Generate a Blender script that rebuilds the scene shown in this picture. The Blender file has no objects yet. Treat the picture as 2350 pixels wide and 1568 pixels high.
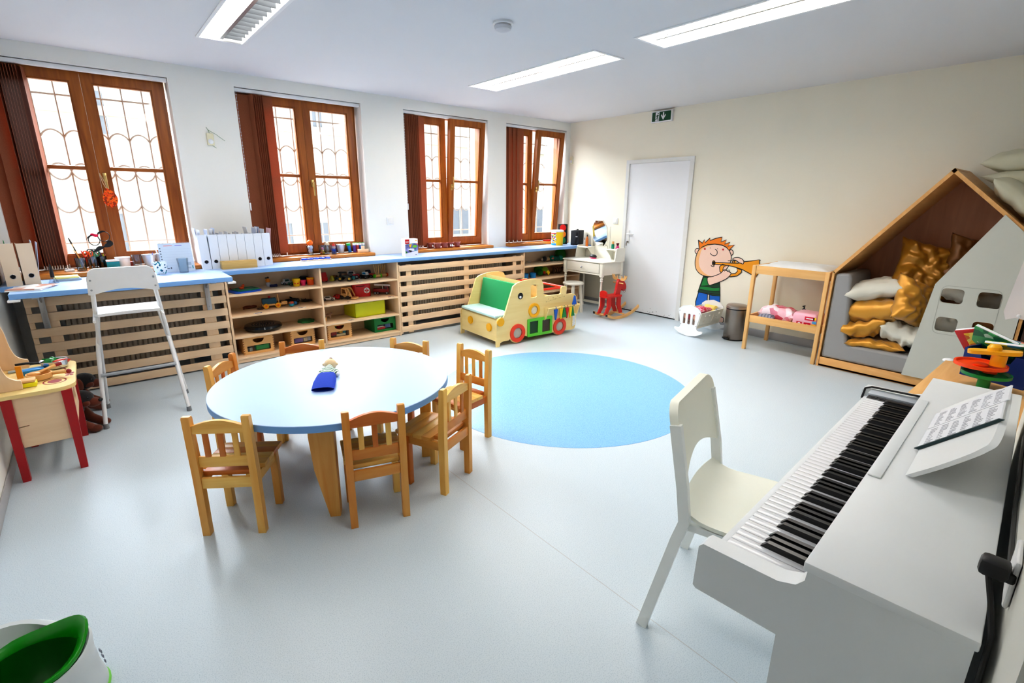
import bpy, bmesh, math, random
from mathutils import Vector, Matrix, noise
random.seed(11)
SC = bpy.context.scene
COL = SC.collection
PI = math.pi
def R(d): return math.radians(d)

# ------------------------------------------------------------------ materials
def lin(c):
    out = []
    for v in c[:3]:
        v = v / 255.0
        out.append(v / 12.92 if v <= 0.04045 else ((v + 0.055) / 1.055) ** 2.4)
    return (out[0], out[1], out[2], 1.0)
MATS = {}
def nodes(name):
    m = bpy.data.materials.new(name)
    m.use_nodes = True
    nt = m.node_tree
    return m, nt, nt.nodes['Principled BSDF']
def mat(name, rgb, rough=0.5, metal=0.0, var=0.05, scale=12.0, bump=0.0, coat=0.0, spec=0.5, sheen=0.0):
    """plain painted / plastic / cloth surface with a little procedural variation"""
    if name in MATS: return MATS[name]
    m, nt, b = nodes(name)
    N, L = nt.nodes, nt.links
    tc = N.new('ShaderNodeTexCoord')
    nz = N.new('ShaderNodeTexNoise'); nz.inputs['Scale'].default_value = scale; nz.inputs['Detail'].default_value = 3
    L.new(tc.outputs['Object'], nz.inputs['Vector'])
    mx = N.new('ShaderNodeMix'); mx.data_type = 'RGBA'
    c = lin(rgb)
    mx.inputs[6].default_value = tuple(max(0, v * (1 - var)) for v in c[:3]) + (1,)
    mx.inputs[7].default_value = tuple(min(1, v * (1 + var)) for v in c[:3]) + (1,)
    L.new(nz.outputs['Fac'], mx.inputs[0])
    L.new(mx.outputs[2], b.inputs['Base Color'])
    b.inputs['Roughness'].default_value = rough
    b.inputs['Metallic'].default_value = metal
    b.inputs['Specular IOR Level'].default_value = spec
    if coat: b.inputs['Coat Weight'].default_value = coat
    if sheen: b.inputs['Sheen Weight'].default_value = sheen
    if bump:
        bp = N.new('ShaderNodeBump'); bp.inputs['Strength'].default_value = bump; bp.inputs['Distance'].default_value = 0.004
        n2 = N.new('ShaderNodeTexNoise'); n2.inputs['Scale'].default_value = scale * 8
        L.new(tc.outputs['Object'], n2.inputs['Vector'])
        L.new(n2.outputs['Fac'], bp.inputs['Height']); L.new(bp.outputs['Normal'], b.inputs['Normal'])
    MATS[name] = m
    return m
def wood(name, light, dark, axis='x', scale=1.0, rough=0.42, tone=None, tonemix=0.0, contrast=1.0):
    """long grain along one axis; each piece of wood takes its own tone"""
    if name in MATS: return MATS[name]
    m, nt, b = nodes(name)
    N, L = nt.nodes, nt.links
    tc = N.new('ShaderNodeTexCoord'); oi = N.new('ShaderNodeObjectInfo')
    mp = N.new('ShaderNodeMapping')
    s = {'x': (1.2, 14, 14), 'y': (14, 1.2, 14), 'z': (14, 14, 1.2)}[axis]
    mp.inputs['Scale'].default_value = tuple(v * scale for v in s)
    L.new(tc.outputs['Object'], mp.inputs['Vector'])
    ad = N.new('ShaderNodeVectorMath'); ad.operation = 'ADD'
    sc = N.new('ShaderNodeVectorMath'); sc.operation = 'SCALE'; sc.inputs[0].default_value = (17, 31, 23)
    L.new(oi.outputs['Random'], sc.inputs['Scale'])
    L.new(mp.outputs['Vector'], ad.inputs[0]); L.new(sc.outputs['Vector'], ad.inputs[1])
    nz = N.new('ShaderNodeTexNoise'); nz.inputs['Scale'].default_value = 2.0; nz.inputs['Detail'].default_value = 4; nz.inputs['Distortion'].default_value = 0.8
    L.new(ad.outputs['Vector'], nz.inputs['Vector'])
    rp = N.new('ShaderNodeValToRGB')
    rp.color_ramp.elements[0].position = 0.5 - 0.22 / contrast; rp.color_ramp.elements[1].position = 0.5 + 0.22 / contrast
    rp.color_ramp.elements[0].color = lin(dark); rp.color_ramp.elements[1].color = lin(light)
    L.new(nz.outputs['Fac'], rp.inputs['Fac'])
    col = rp.outputs['Color']
    if tone:
        mx = N.new('ShaderNodeMix'); mx.data_type = 'RGBA'; mx.blend_type = 'MULTIPLY'
        gt = N.new('ShaderNodeMath'); gt.operation = 'POWER'; gt.inputs[1].default_value = 1.7
        L.new(oi.outputs['Random'], gt.inputs[0])
        g2 = N.new('ShaderNodeMath'); g2.operation = 'MULTIPLY'; g2.inputs[1].default_value = tonemix
        L.new(gt.outputs[0], g2.inputs[0]); L.new(g2.outputs[0], mx.inputs[0])
        L.new(col, mx.inputs[6]); mx.inputs[7].default_value = lin(tone)
        col = mx.outputs[2]
    L.new(col, b.inputs['Base Color'])
    b.inputs['Roughness'].default_value = rough
    MATS[name] = m
    return m
def glass(name, rgb=(255, 255, 255), tint=0.95, refl=0.08):
    if name in MATS: return MATS[name]
    m, nt, b = nodes(name)
    N, L = nt.nodes, nt.links
    out = [n for n in N if n.type == 'OUTPUT_MATERIAL'][0]
    N.remove(b)
    tr = N.new('ShaderNodeBsdfTransparent'); c = lin(rgb); tr.inputs['Color'].default_value = tuple(v * tint for v in c[:3]) + (1,)
    gl = N.new('ShaderNodeBsdfGlossy'); gl.inputs['Roughness'].default_value = 0.03
    fr = N.new('ShaderNodeLayerWeight'); fr.inputs['Blend'].default_value = 0.25
    mu = N.new('ShaderNodeMath'); mu.operation = 'MULTIPLY_ADD'; mu.inputs[1].default_value = {'clear glass': 0.25, 'tumbler glass': 0.3}.get(name, 0.6); mu.inputs[2].default_value = refl * 0.5
    L.new(fr.outputs['Fresnel'], mu.inputs[0])
    ms = N.new('ShaderNodeMixShader')
    L.new(mu.outputs[0], ms.inputs['Fac']); L.new(tr.outputs[0], ms.inputs[1]); L.new(gl.outputs[0], ms.inputs[2])
    L.new(ms.outputs[0], out.inputs['Surface'])
    MATS[name] = m
    return m
def emit(name, rgb, strength):
    if name in MATS: return MATS[name]
    m, nt, b = nodes(name)
    b.inputs['Base Color'].default_value = lin(rgb)
    b.inputs['Emission Color'].default_value = lin(rgb)
    b.inputs['Emission Strength'].default_value = strength
    MATS[name] = m
    return m
def blotch(name, cols, scale=30.0, rough=0.5, rnd=True):
    """printed picture: patches of several colours (Voronoi cells)"""
    if name in MATS: return MATS[name]
    m, nt, b = nodes(name)
    N, L = nt.nodes, nt.links
    tc = N.new('ShaderNodeTexCoord')
    vo = N.new('ShaderNodeTexVoronoi'); vo.inputs['Scale'].default_value = scale
    L.new(tc.outputs['Object'], vo.inputs['Vector'])
    sp = N.new('ShaderNodeSeparateColor'); L.new(vo.outputs['Color'], sp.inputs[0])
    rp = N.new('ShaderNodeValToRGB'); rp.color_ramp.interpolation = 'CONSTANT'
    e = rp.color_ramp.elements
    e[0].position = 0.0; e[0].color = lin(cols[0])
    e[1].position = 1.0 / len(cols); e[1].color = lin(cols[1])
    for i in range(2, len(cols)):
        q = e.new(i / len(cols)); q.color = lin(cols[i])
    L.new(sp.outputs[0], rp.inputs['Fac']); L.new(rp.outputs['Color'], b.inputs['Base Color'])
    b.inputs['Roughness'].default_value = rough
    MATS[name] = m
    return m
def stripes(name, c1, c2, axis=2, period=0.02, duty=0.5, rough=0.7):
    if name in MATS: return MATS[name]
    m, nt, b = nodes(name)
    N, L = nt.nodes, nt.links
    tc = N.new('ShaderNodeTexCoord'); sx = N.new('ShaderNodeSeparateXYZ')
    L.new(tc.outputs['Object'], sx.inputs[0])
    d = N.new('ShaderNodeMath'); d.operation = 'DIVIDE'; d.inputs[1].default_value = period; L.new(sx.outputs[axis], d.inputs[0])
    f = N.new('ShaderNodeMath'); f.operation = 'FRACT'; L.new(d.outputs[0], f.inputs[0])
    g = N.new('ShaderNodeMath'); g.operation = 'GREATER_THAN'; g.inputs[1].default_value = duty; L.new(f.outputs[0], g.inputs[0])
    mx = N.new('ShaderNodeMix'); mx.data_type = 'RGBA'; mx.inputs[6].default_value = lin(c1); mx.inputs[7].default_value = lin(c2)
    L.new(g.outputs[0], mx.inputs[0]); L.new(mx.outputs[2], b.inputs['Base Color'])
    b.inputs['Roughness'].default_value = rough
    MATS[name] = m
    return m

# ------------------------------------------------------------------ mesh builder
def rrect(cx, cy, w, h, r, n=4):
    pts = []
    for (sx, sy, a0) in ((1, 1, 0), (-1, 1, 90), (-1, -1, 180), (1, -1, 270)):
        for i in range(n + 1):
            a = R(a0 + 90.0 * i / n)
            pts.append((cx + sx * (w / 2 - r) + r * math.cos(a), cy + sy * (h / 2 - r) + r * math.sin(a)))
    return pts
def circ(cx, cy, r, n=24, ry=None):
    return [(cx + r * math.cos(2 * PI * i / n), cy + (ry or r) * math.sin(2 * PI * i / n)) for i in range(n)]
def star(cx, cy, r, k=5, q=0.42, a0=90):
    return [(cx + (r if i % 2 == 0 else r * q) * math.cos(R(a0 + 180.0 * i / k)), cy + (r if i % 2 == 0 else r * q) * math.sin(R(a0 + 180.0 * i / k))) for i in range(2 * k)]
def smooth(pts, n=6, closed=True):
    """Catmull-Rom through the points"""
    out = []; m = len(pts)
    for i in range(m if closed else m - 1):
        p = [Vector(pts[(i + k) % m]) if closed else Vector(pts[min(max(i + k, 0), m - 1)]) for k in (-1, 0, 1, 2)]
        for j in range(n):
            t = j / n
            out.append(tuple(0.5 * ((2 * p[1]) + (p[2] - p[0]) * t + (2 * p[0] - 5 * p[1] + 4 * p[2] - p[3]) * t * t + (3 * p[1] - p[0] - 3 * p[2] + p[3]) * t ** 3)))
    if not closed: out.append(tuple(pts[-1]))
    return out
class MB:
    def __init__(s): s.bm = bmesh.new()
    def _fin(s, verts, faces, m, loc=None, rot=None):
        if rot is not None:
            mt = rot if isinstance(rot, Matrix) else (Matrix.Rotation(rot[2], 3, 'Z') @ Matrix.Rotation(rot[1], 3, 'Y') @ Matrix.Rotation(rot[0], 3, 'X'))
            for v in verts: v.co = mt @ v.co
        if loc is not None:
            for v in verts: v.co += Vector(loc)
        for f in faces: f.material_index = m
        return s
    def box(s, c, d, bev=0.0, rot=None, m=0, seg=2):
        r = bmesh.ops.create_cube(s.bm, size=1.0)
        vs = r['verts']
        for v in vs: v.co = Vector((v.co.x * d[0], v.co.y * d[1], v.co.z * d[2]))
        fs = list({f for v in vs for f in v.link_faces})
        if bev > 0:
            es = list({e for v in vs for e in v.link_edges})
            g = bmesh.ops.bevel(s.bm, geom=es, offset=min(bev, 0.49 * min(d)), offset_type='OFFSET', segments=seg, profile=0.5, affect='EDGES')
            fs = g['faces'] + [f for f in fs if f.is_valid]
            vs = list({v for f in fs for v in f.verts})
        return s._fin(vs, list({f for v in vs for f in v.link_faces}), m, c, rot)
    def span(s, a, b, bev=0.0, m=0):
        """box from corner a to corner b"""
        return s.box([(a[i] + b[i]) / 2 for i in range(3)], [abs(b[i] - a[i]) for i in range(3)], bev, None, m)
    def rings(s, loops, m=0, cap0=True, cap1=True, closed=False):
        vl = [[s.bm.verts.new(p) for p in lp] for lp in loops]
        n = len(vl[0]); fs = []
        for i in range(len(vl) if closed else len(vl) - 1):
            A, B = vl[i], vl[(i + 1) % len(vl)]
            for j in range(n):
                try: fs.append(s.bm.faces.new((A[j], A[(j + 1) % n], B[(j + 1) % n], B[j])))
                except ValueError: pass
        if not closed:
            if cap0: fs.append(s.bm.faces.new(vl[0][::-1]))
            if cap1: fs.append(s.bm.faces.new(vl[-1]))
        for f in fs: f.material_index = m
        return [v for l in vl for v in l]
    def tube(s, pts, r, n=8, m=0, closed=False, sq=None):
        """sweep a round (or sq=(w,h) rectangular) section along the points; r may be a list"""
        P = [Vector(p) for p in pts]; k = len(P)
        rr = r if isinstance(r, (list, tuple)) else [r] * k
        up = None; loops = []
        for i in range(k):
            if closed: t = (P[(i + 1) % k] - P[i - 1])
            else: t = (P[min(i + 1, k - 1)] - P[max(i - 1, 0)])
            t.normalize()
            if up is None:
                up = Vector((0, 0, 1)) if abs(t.z) < 0.9 else Vector((0, 1, 0))
            u = up - t * up.dot(t)
            if u.length < 1e-5: u = Vector((1, 0, 0)) - t * t.x
            u.normalize(); w = t.cross(u); up = u
            if sq:
                loops.append([P[i] + w * (a * sq[0] / 2) + u * (b * sq[1] / 2) for a, b in ((1, 1), (-1, 1), (-1, -1), (1, -1))])
            else:
                loops.append([P[i] + (w * math.cos(2 * PI * j / n) + u * math.sin(2 * PI * j / n)) * rr[i] for j in range(n)])
        s.rings(loops, m, closed=closed)
        return s
    def cyl(s, p0, p1, r0, r1=None, n=16, m=0):
        return s.tube([p0, p1], [r0, r0 if r1 is None else r1], n, m)
    def lathe(s, prof, c=(0, 0, 0), n=24, m=0, rot=None, cap0=True, cap1=True, sy=1.0):
        loops = [[(max(r, 1e-4) * math.cos(2 * PI * j / n), sy * max(r, 1e-4) * math.sin(2 * PI * j / n), z) for j in range(n)] for r, z in prof]
        vs = s.rings(loops, m, cap0, cap1)
        return s._fin(vs, [], m, c, rot)
    def prism(s, poly, ax, a, b, m=0, holes=(), mside=None, loc=None, rot=None):
        """extrude a 2D outline (with holes) along axis ax from a to b. (u,v) are the two other axes in x,y,z order"""
        def P(u, v, w): return {'x': (w, u, v), 'y': (u, w, v), 'z': (u, v, w)}[ax]
        faces = []; allv = []
        for w in (a, b):
            es = []; lv = []
            for lp in [poly] + list(holes):
                vs = [s.bm.verts.new(P(u, v, w)) for u, v in lp]
                for i in range(len(vs)): es.append(s.bm.edges.new((vs[i], vs[(i + 1) % len(vs)])))
                lv.append(vs); allv += vs
            if len(lv) == 1:
                faces.append(s.bm.faces.new(lv[0]))
                if len(lv[0]) > 4:
                    faces[-1].normal_update()
                    g = bmesh.ops.triangulate(s.bm, faces=[faces.pop()], ngon_method='EAR_CLIP'); faces += g['faces']
            else:
                g = bmesh.ops.triangle_fill(s.bm, edges=es, use_beauty=True)
                faces += [f for f in g['geom'] if isinstance(f, bmesh.types.BMFace)]
            if w == a: first = lv
        for f in faces: f.material_index = m
        sf = []
        for A, B in zip(first, lv):
            k = len(A)
            for i in range(k):
                sf.append(s.bm.faces.new((A[i], A[(i + 1) % k], B[(i + 1) % k], B[i])))
        for f in sf: f.material_index = m if mside is None else mside
        return s._fin(allv, [], m, loc, rot) if False else s._mv(allv, loc, rot)
    def _mv(s, vs, loc, rot):
        return s._fin(vs, [], 0, loc, rot)
    def flat(s, poly, ax, w, m=0, holes=()):
        """thin printed patch"""
        return s.prism(poly, ax, w, w + 0.0006, m, holes)
    def ell(s, c, r, m=0, rot=None, n=16, k=10, cut=None):
        if not isinstance(r, (tuple, list)): r = (r, r, r)
        loops = []
        for i in range(k + 1):
            th = PI * i / k
            if cut is not None and th > cut: th = cut
            z = -math.cos(th); q = max(math.sin(th), 1e-3)
            loops.append([(r[0] * q * math.cos(2 * PI * j / n), r[1] * q * math.sin(2 * PI * j / n), r[2] * z) for j in range(n)])
        return s._fin(s.rings(loops, m), [], m, c, rot)
    def pillow(s, w, d, h, seed=0, n=22, m=0, wr=1.0, loc=None, rot=None):
        grid = {}
        for sd in (1, -1):
            for i in range(n + 1):
                for j in range(n + 1):
                    u, v = -1 + 2 * i / n, -1 + 2 * j / n
                    edge = i in (0, n) or j in (0, n)
                    if sd == -1 and edge: grid[(sd, i, j)] = grid[(1, i, j)]; continue
                    x = w / 2 * u * (1 - 0.13 * (1 - v * v)); y = d / 2 * v * (1 - 0.13 * (1 - u * u))
                    t = max(0.0, (1 - u ** 4) * (1 - v ** 4)) ** 0.55
                    q = Vector((u * 1.7 + seed * 3.1, v * 1.7 - seed, sd * 2.0 + seed))
                    z = sd * h / 2 * t * (1 + 0.22 * noise.noise(q))
                    rad = math.atan2(v, u); rr = math.hypot(u, v)
                    fold = math.sin(rad * 9 + seed * 2 + 2 * noise.noise(q * 1.3)) * rr * rr * t
                    rid = 1 - 2 * abs(noise.noise(Vector(((u + v) * 0.7 + seed, (u - v) * 1.5 - seed, sd + 0.3 * seed))))
                    z += wr * h * (0.06 * fold + 0.08 * noise.noise(q * 2.3) + 0.075 * rid * t * (1 - 0.5 * t))
                    if edge: z = h * 0.06 * noise.noise(Vector((u * 3 + seed, v * 3, 7)))
                    grid[(sd, i, j)] = s.bm.verts.new((x, y, z))
        vs = list(set(grid.values())); fs = []
        for sd in (1, -1):
            for i in range(n):
                for j in range(n):
                    q = [grid[(sd, i, j)], grid[(sd, i + 1, j)], grid[(sd, i + 1, j + 1)], grid[(sd, i, j + 1)]]
                    fs.append(s.bm.faces.new(q if sd == 1 else q[::-1]))
        return s._fin(vs, fs, m, loc, rot)
    def build(s, name, mats, parent=None, off=False, ang=38, loc=None, rot=None):
        bmesh.ops.recalc_face_normals(s.bm, faces=s.bm.faces[:])
        me = bpy.data.meshes.new(name)
        s.bm.to_mesh(me); s.bm.free()
        if off and parent is not None:
            p = parent; o = Vector((0, 0, 0))
            while p is not None: o += p.location; p = p.parent
            me.transform(Matrix.Translation(-o))
        for k in (mats if isinstance(mats, (list, tuple)) else [mats]): me.materials.append(k)
        for p in me.polygons: p.use_smooth = True
        me.set_sharp_from_angle(angle=R(ang))
        ob = bpy.data.objects.new(name, me); COL.objects.link(ob)
        if parent is not None: ob.parent = parent
        if loc is not None: ob.location = loc
        if rot is not None: ob.rotation_euler = rot
        return ob
def tag(o, label, cat, group=None):
    o['label'] = label; o['category'] = cat
    if group: o['group'] = group
    return o
def thing(name, label, cat, loc=(0, 0, 0), rz=0.0, group=None):
    o = bpy.data.objects.new(name, None); COL.objects.link(o)
    o.empty_display_size = 0.05
    o.location = loc; o.rotation_euler = (0, 0, rz)
    return tag(o, label, cat, group)
def solo(name, mb, mats, label, cat, loc=(0, 0, 0), rz=0.0, group=None, rot=None, ang=38):
    return tag(mb.build(name, mats, None, ang=ang, loc=loc, rot=rot or (0, 0, rz)), label, cat, group)
def struct(name, mb=None, mats=None, label=None, loc=(0, 0, 0)):
    if mb is None:
        o = bpy.data.objects.new(name, None); COL.objects.link(o); o.location = loc
    else: o = mb.build(name, mats)
    o['kind'] = 'structure'
    if label: o['label'] = label
    return o
def dup(root, loc, rz=None, label=None, group=None):
    r = root.copy(); COL.objects.link(r); r.location = loc
    if rz is not None: r.rotation_euler = (r.rotation_euler[0], r.rotation_euler[1], rz)
    if label: r['label'] = label
    if group: r['group'] = group
    for ch in list(root.children):
        c = ch.copy(); COL.objects.link(c); c.parent = r
        for g in list(ch.children):
            d = g.copy(); COL.objects.link(d); d.parent = c
    return r

# palette
WALL = mat('wall paint', (241, 240, 234), 0.75, var=0.015, scale=3, bump=0.08)
WALLE = mat('wall paint warm light cast', (242, 236, 218), 0.75, var=0.015, scale=3, bump=0.08)  # warm cast of the light is mixed into this paint colour
CEIL = mat('ceiling paint', (226, 226, 228), 0.8, var=0.01, scale=2)
WHITE = mat('white lacquer', (238, 239, 240), 0.35, var=0.01)
WHITEM = mat('white matt paint', (234, 234, 230), 0.5, var=0.015)
CREAM = mat('cream paint', (238, 235, 222), 0.42, var=0.02)
BLACK = mat('black plastic', (16, 16, 18), 0.4)
BLACKC = mat('black cloth', (22, 22, 26), 0.8, bump=0.2)
GREYP = mat('grey plastic', (150, 155, 160), 0.4)
CHROME = mat('polished steel', (200, 200, 205), 0.18, 1.0, var=0.02)
STEEL = mat('brushed steel', (150, 140, 132), 0.32, 1.0, var=0.08, scale=4)
BRASS = mat('pale brass', (205, 178, 120), 0.3, 1.0)
BLUETOP = mat('blue laminate paled by glare', (184, 210, 248), 0.42, var=0.015, spec=0.4)  # paler than the edge: reflection and exposure put into the top's colour
BLUEEDGE = mat('blue laminate edge', (124, 172, 228), 0.45, var=0.02)
BIRCH = {a: wood('birch ' + a, (244, 216, 182), (232, 200, 162), a, 0.8, 0.5, contrast=0.7) for a in 'xyz'}
BEECH = {a: wood('beech ' + a, (240, 196, 132), (226, 174, 106), a, 1.0, 0.42, contrast=0.8) for a in 'xyz'}
PINE = {a: wood('pine ' + a, (253, 212, 120), (240, 180, 80), a, 1.0, 0.38, (212, 140, 76), 1.0) for a in 'xyz'}
WINW = {a: wood('window wood ' + a, (176, 102, 34), (138, 70, 18), a, 0.9, 0.38) for a in 'xyz'}
SILLW = wood('sill wood', (206, 132, 46), (172, 98, 30), 'x', 0.7, 0.35)
PLY = {a: wood('plywood ' + a, (246, 222, 160), (234, 204, 132), a, 0.6, 0.42, contrast=0.7) for a in 'xyz'}
RED = mat('red paint', (206, 34, 26), 0.35)
DKRED = mat('dark red paint', (176, 12, 22), 0.35)
GREEN = mat('green paint', (16, 132, 60), 0.4)
LIME = mat('lime lacquer', (208, 216, 6), 0.4)
YELLOW = mat('yellow plastic', (250, 205, 10), 0.35)
ORANGE = mat('orange plastic', (250, 110, 14), 0.35)
BLUE = mat('blue plastic', (22, 92, 190), 0.35)
NAVY = mat('navy plastic', (14, 40, 110), 0.4)
TEAL = mat('teal plastic', (30, 160, 175), 0.35)
PINK = mat('pink plastic', (238, 40, 110), 0.4)
SKIN = mat('doll skin', (240, 196, 170), 0.5)
PAPER = mat('white paper', (238, 240, 244), 0.7, var=0.02)
GLASS = glass('clear glass', tint=0.97, refl=0.03)
CLEAR = glass('clear plastic', (225, 232, 238), 0.9, 0.16)
DARK = mat('dark hollow', (30, 20, 14), 0.8)
RUBBER = mat('grey rubber', (130, 134, 138), 0.6)
GOLD = mat('gold satin', (208, 150, 48), 0.34, 0.3, var=0.1, scale=5, sheen=0.3)
OFFW = mat('off white cotton', (226, 222, 208), 0.85, var=0.05, bump=0.15)
# ------------------------------------------------------------------ room shell
def floor_mat():
    m, nt, b = nodes('speckled vinyl'); N, L = nt.nodes, nt.links
    tc = N.new('ShaderNodeTexCoord')
    n1 = N.new('ShaderNodeTexNoise'); n1.inputs['Scale'].default_value = 260; n1.inputs['Detail'].default_value = 2
    n2 = N.new('ShaderNodeTexNoise'); n2.inputs['Scale'].default_value = 1.3
    L.new(tc.outputs['Object'], n1.inputs['Vector']); L.new(tc.outputs['Object'], n2.inputs['Vector'])
    rp = N.new('ShaderNodeValToRGB'); e = rp.color_ramp.elements
    e[0].position = 0.34; e[0].color = lin((188, 202, 211)); e[1].position = 0.52; e[1].color = lin((207, 218, 225))
    L.new(n1.outputs['Fac'], rp.inputs['Fac'])
    sx = N.new('ShaderNodeSeparateXYZ'); L.new(tc.outputs['Object'], sx.inputs[0])
    a = N.new('ShaderNodeMath'); a.operation = 'SUBTRACT'; a.inputs[1].default_value = 1.326; L.new(sx.outputs[0], a.inputs[0])
    c = N.new('ShaderNodeMath'); c.operation = 'ABSOLUTE'; L.new(a.outputs[0], c.inputs[0])
    d = N.new('ShaderNodeMath'); d.operation = 'LESS_THAN'; d.inputs[1].default_value = 0.0016; L.new(c.outputs[0], d.inputs[0])
    mx = N.new('ShaderNodeMix'); mx.data_type = 'RGBA'; mx.inputs[7].default_value = lin((186, 188, 190))
    L.new(d.outputs[0], mx.inputs[0]); L.new(rp.outputs['Color'], mx.inputs[6]); L.new(mx.outputs[2], b.inputs['Base Color'])
    b.inputs['Roughness'].default_value = 0.36; b.inputs['Specular IOR Level'].default_value = 0.4
    return m
def inlay_mat():
    m, nt, b = nodes('blue speckled vinyl'); N, L = nt.nodes, nt.links
    tc = N.new('ShaderNodeTexCoord'); n1 = N.new('ShaderNodeTexNoise'); n1.inputs['Scale'].default_value = 190
    L.new(tc.outputs['Object'], n1.inputs['Vector'])
    rp = N.new('ShaderNodeValToRGB'); e = rp.color_ramp.elements
    e[0].position = 0.35; e[0].color = lin((116, 172, 224)); e[1].position = 0.6; e[1].color = lin((144, 196, 240))
    L.new(n1.outputs['Fac'], rp.inputs['Fac']); L.new(rp.outputs['Color'], b.inputs['Base Color'])
    b.inputs['Roughness'].default_value = 0.36
    return m
FX0, FX1, WY, CZ = -0.53, 5.60, 5.38, 2.535
mb = MB(); mb.span((-1.2, -1.9, -0.1), (5.9, 5.9, 0)); struct('floor', mb, floor_mat(), 'pale grey speckled vinyl floor')
mb = MB(); mb.prism(circ(2.73, 2.603, 1.005, 96), 'z', 0.0, 0.0012); struct('trim_1', mb, inlay_mat(), 'large round blue vinyl inlay in the floor')
WX = [(-0.46, 0.733), (1.235, 2.425), (2.92, 4.10), (4.40, 5.52)]
ZB, ZT = 0.855, 2.425
mb = MB()
mb.span((-0.75, WY, 0), (5.9, 5.83, ZB)); mb.span((-0.75, WY, ZT), (5.9, 5.83, 2.75))
xs = [-0.75] + [v for w in WX for v in w] + [5.9]
for i in range(0, len(xs), 2): mb.span((xs[i], WY, ZB), (xs[i + 1], 5.83, ZT))
struct('wall_north', mb, WALL)
mb = MB(); mb.span((FX1, -2.0, 0), (5.9, 5.38, 2.75)); struct('wall_east', mb, WALLE)
mb = MB(); mb.span((-0.75, -2.0, 0), (FX0, 5.38, 2.75)); struct('wall_west', mb, WALL)
def ry(x): return -0.08 + 0.063 * x
mb = MB()
mb.prism([(0.72, ry(0.72)), (2.68, ry(2.68)), (2.68, -0.36), (5.60, -0.36), (5.60, -0.6), (2.5, -0.6), (2.5, -0.3), (0.72, -0.3)], 'z', 0, 2.75)
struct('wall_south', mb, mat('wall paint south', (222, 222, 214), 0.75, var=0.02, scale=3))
mb = MB(); mb.span((-0.75, -2.1, 0), (5.9, -1.9, 2.75)); struct('wall_corridor', mb, WALLE)
for n, a, b in (('baseboard_east', (5.588, -0.36, 0), (5.6, 3.35, 0.085)), ('baseboard_east_2', (5.588, 4.33, 0), (5.6, 5.38, 0.085)), ('baseboard_west', (-0.53, -1.9, 0), (-0.521, 5.38, 0.07))):
    mb = MB(); mb.span(a, b, 0.004); struct(n, mb, mat('grey vinyl skirting', (176, 176, 178), 0.5))
# ceiling with cut-outs for the recessed lamps
LAMPS = [(0.82, 2.80, 1.10, 4.38), (3.12, 2.79, 3.45, 4.38), (3.11, 0.82, 3.44, 2.40), (0.82, 0.82, 1.10, 2.40)]
mb = MB()
mb.prism([(-0.75, -2.1), (5.9, -2.1), (5.9, 5.83), (-0.75, 5.83)], 'z', CZ, CZ + 0.12, holes=[[(x0, y0), (x1, y0), (x1, y1), (x0, y1)] for x0, y0, x1, y1 in LAMPS])
struct('ceiling', mb, CEIL)
mb = MB(); mb.span((-0.75, -2.1, CZ + 0.12), (5.9, 5.83, CZ + 0.2)); struct('ceiling_void', mb, CEIL)

# ------------------------------------------------------------------ ceiling lamps, detector
LGLOW = emit('lamp diffuser', (255, 248, 240), 13.0)
LGLOW2 = emit('lamp diffuser dim', (255, 249, 242), 8.0)
LREF = mat('louvre reflector', (196, 198, 200), 0.25, 0.7, var=0.03)
def lamp(i, label):
    x0, y0, x1, y1 = LAMPS[i]
    t = thing('ceiling_light', label, 'ceiling light', ((x0 + x1) / 2, (y0 + y1) / 2, CZ), group='recessed ceiling lights')
    w, l = x1 - x0, y1 - y0
    mb = MB(); mb.prism(rrect(0, 0, w + 0.03, l + 0.03, 0.004), 'z', -0.006, 0.0, holes=[rrect(0, 0, w - 0.012, l - 0.012, 0.004)]); mb.build('trim_frame', WHITE, t)
    mb = MB()
    for s in (-1, 1):
        mb.span((s * (w / 2 - 0.008), -l / 2 + 0.004, 0), (s * (w / 2 - 0.004), l / 2 - 0.004, 0.1))
        mb.span((-w / 2 + 0.004, s * (l / 2 - 0.008), 0), (w / 2 - 0.004, s * (l / 2 - 0.004), 0.1))
    mb.span((-w / 2 + 0.004, -l / 2 + 0.004, 0.1), (w / 2 - 0.004, l / 2 - 0.004, 0.105)); mb.build('housing', WHITE, t)
    mb = MB(); mb.span((-0.012, -l / 2 + 0.012, 0.004), (0.012, l / 2 - 0.012, 0.05)); mb.build('spine', LREF, t)
    left = (-w / 2 + 0.012, -0.014); right = (0.014, w / 2 - 0.012)
    for k, (a, b) in enumerate((left, right)):
        louvred = (i in (0, 3) and k == 1) or (i == 2 and k == 0)
        z = 0.085 if louvred else 0.02
        mb = MB(); mb.span((a, -l / 2 + 0.012, z), (b, l / 2 - 0.012, z + 0.006)); mb.build('diffuser', LGLOW if i != 3 else LGLOW2, t)
        if louvred:
            mb = MB(); n = 17
            for q in range(n):
                y = -l / 2 + 0.05 + (l - 0.1) * q / (n - 1)
                d = 0.075 if i in (0, 3) else 0.04
                mb.prism([(y - 0.012, 0.006 + d), (y + 0.012, 0.006 + d), (y + 0.001, 0.006), (y - 0.001, 0.006)], 'x', a, b)
            mb.span((a, -l / 2 + 0.04, 0.006 + d - 0.004), (a + 0.003, l / 2 - 0.04, 0.006 + d)); mb.span((b - 0.003, -l / 2 + 0.04, 0.006 + d - 0.004), (b, l / 2 - 0.04, 0.006 + d))
            o = mb.build('louvre', LREF if i == 2 else mat('louvre shaded', (92, 97, 102), 0.4, 0.3), t)  # darkened copy of the silver louvre, shade on the blades painted in
    return t
lamp(0, 'recessed strip light with one ribbed grey half, above the leftmost window')
lamp(1, 'recessed strip light glowing evenly, middle of the ceiling near the third window')
lamp(2, 'recessed strip light with a row of small louvre teeth, towards the play house')
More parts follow.
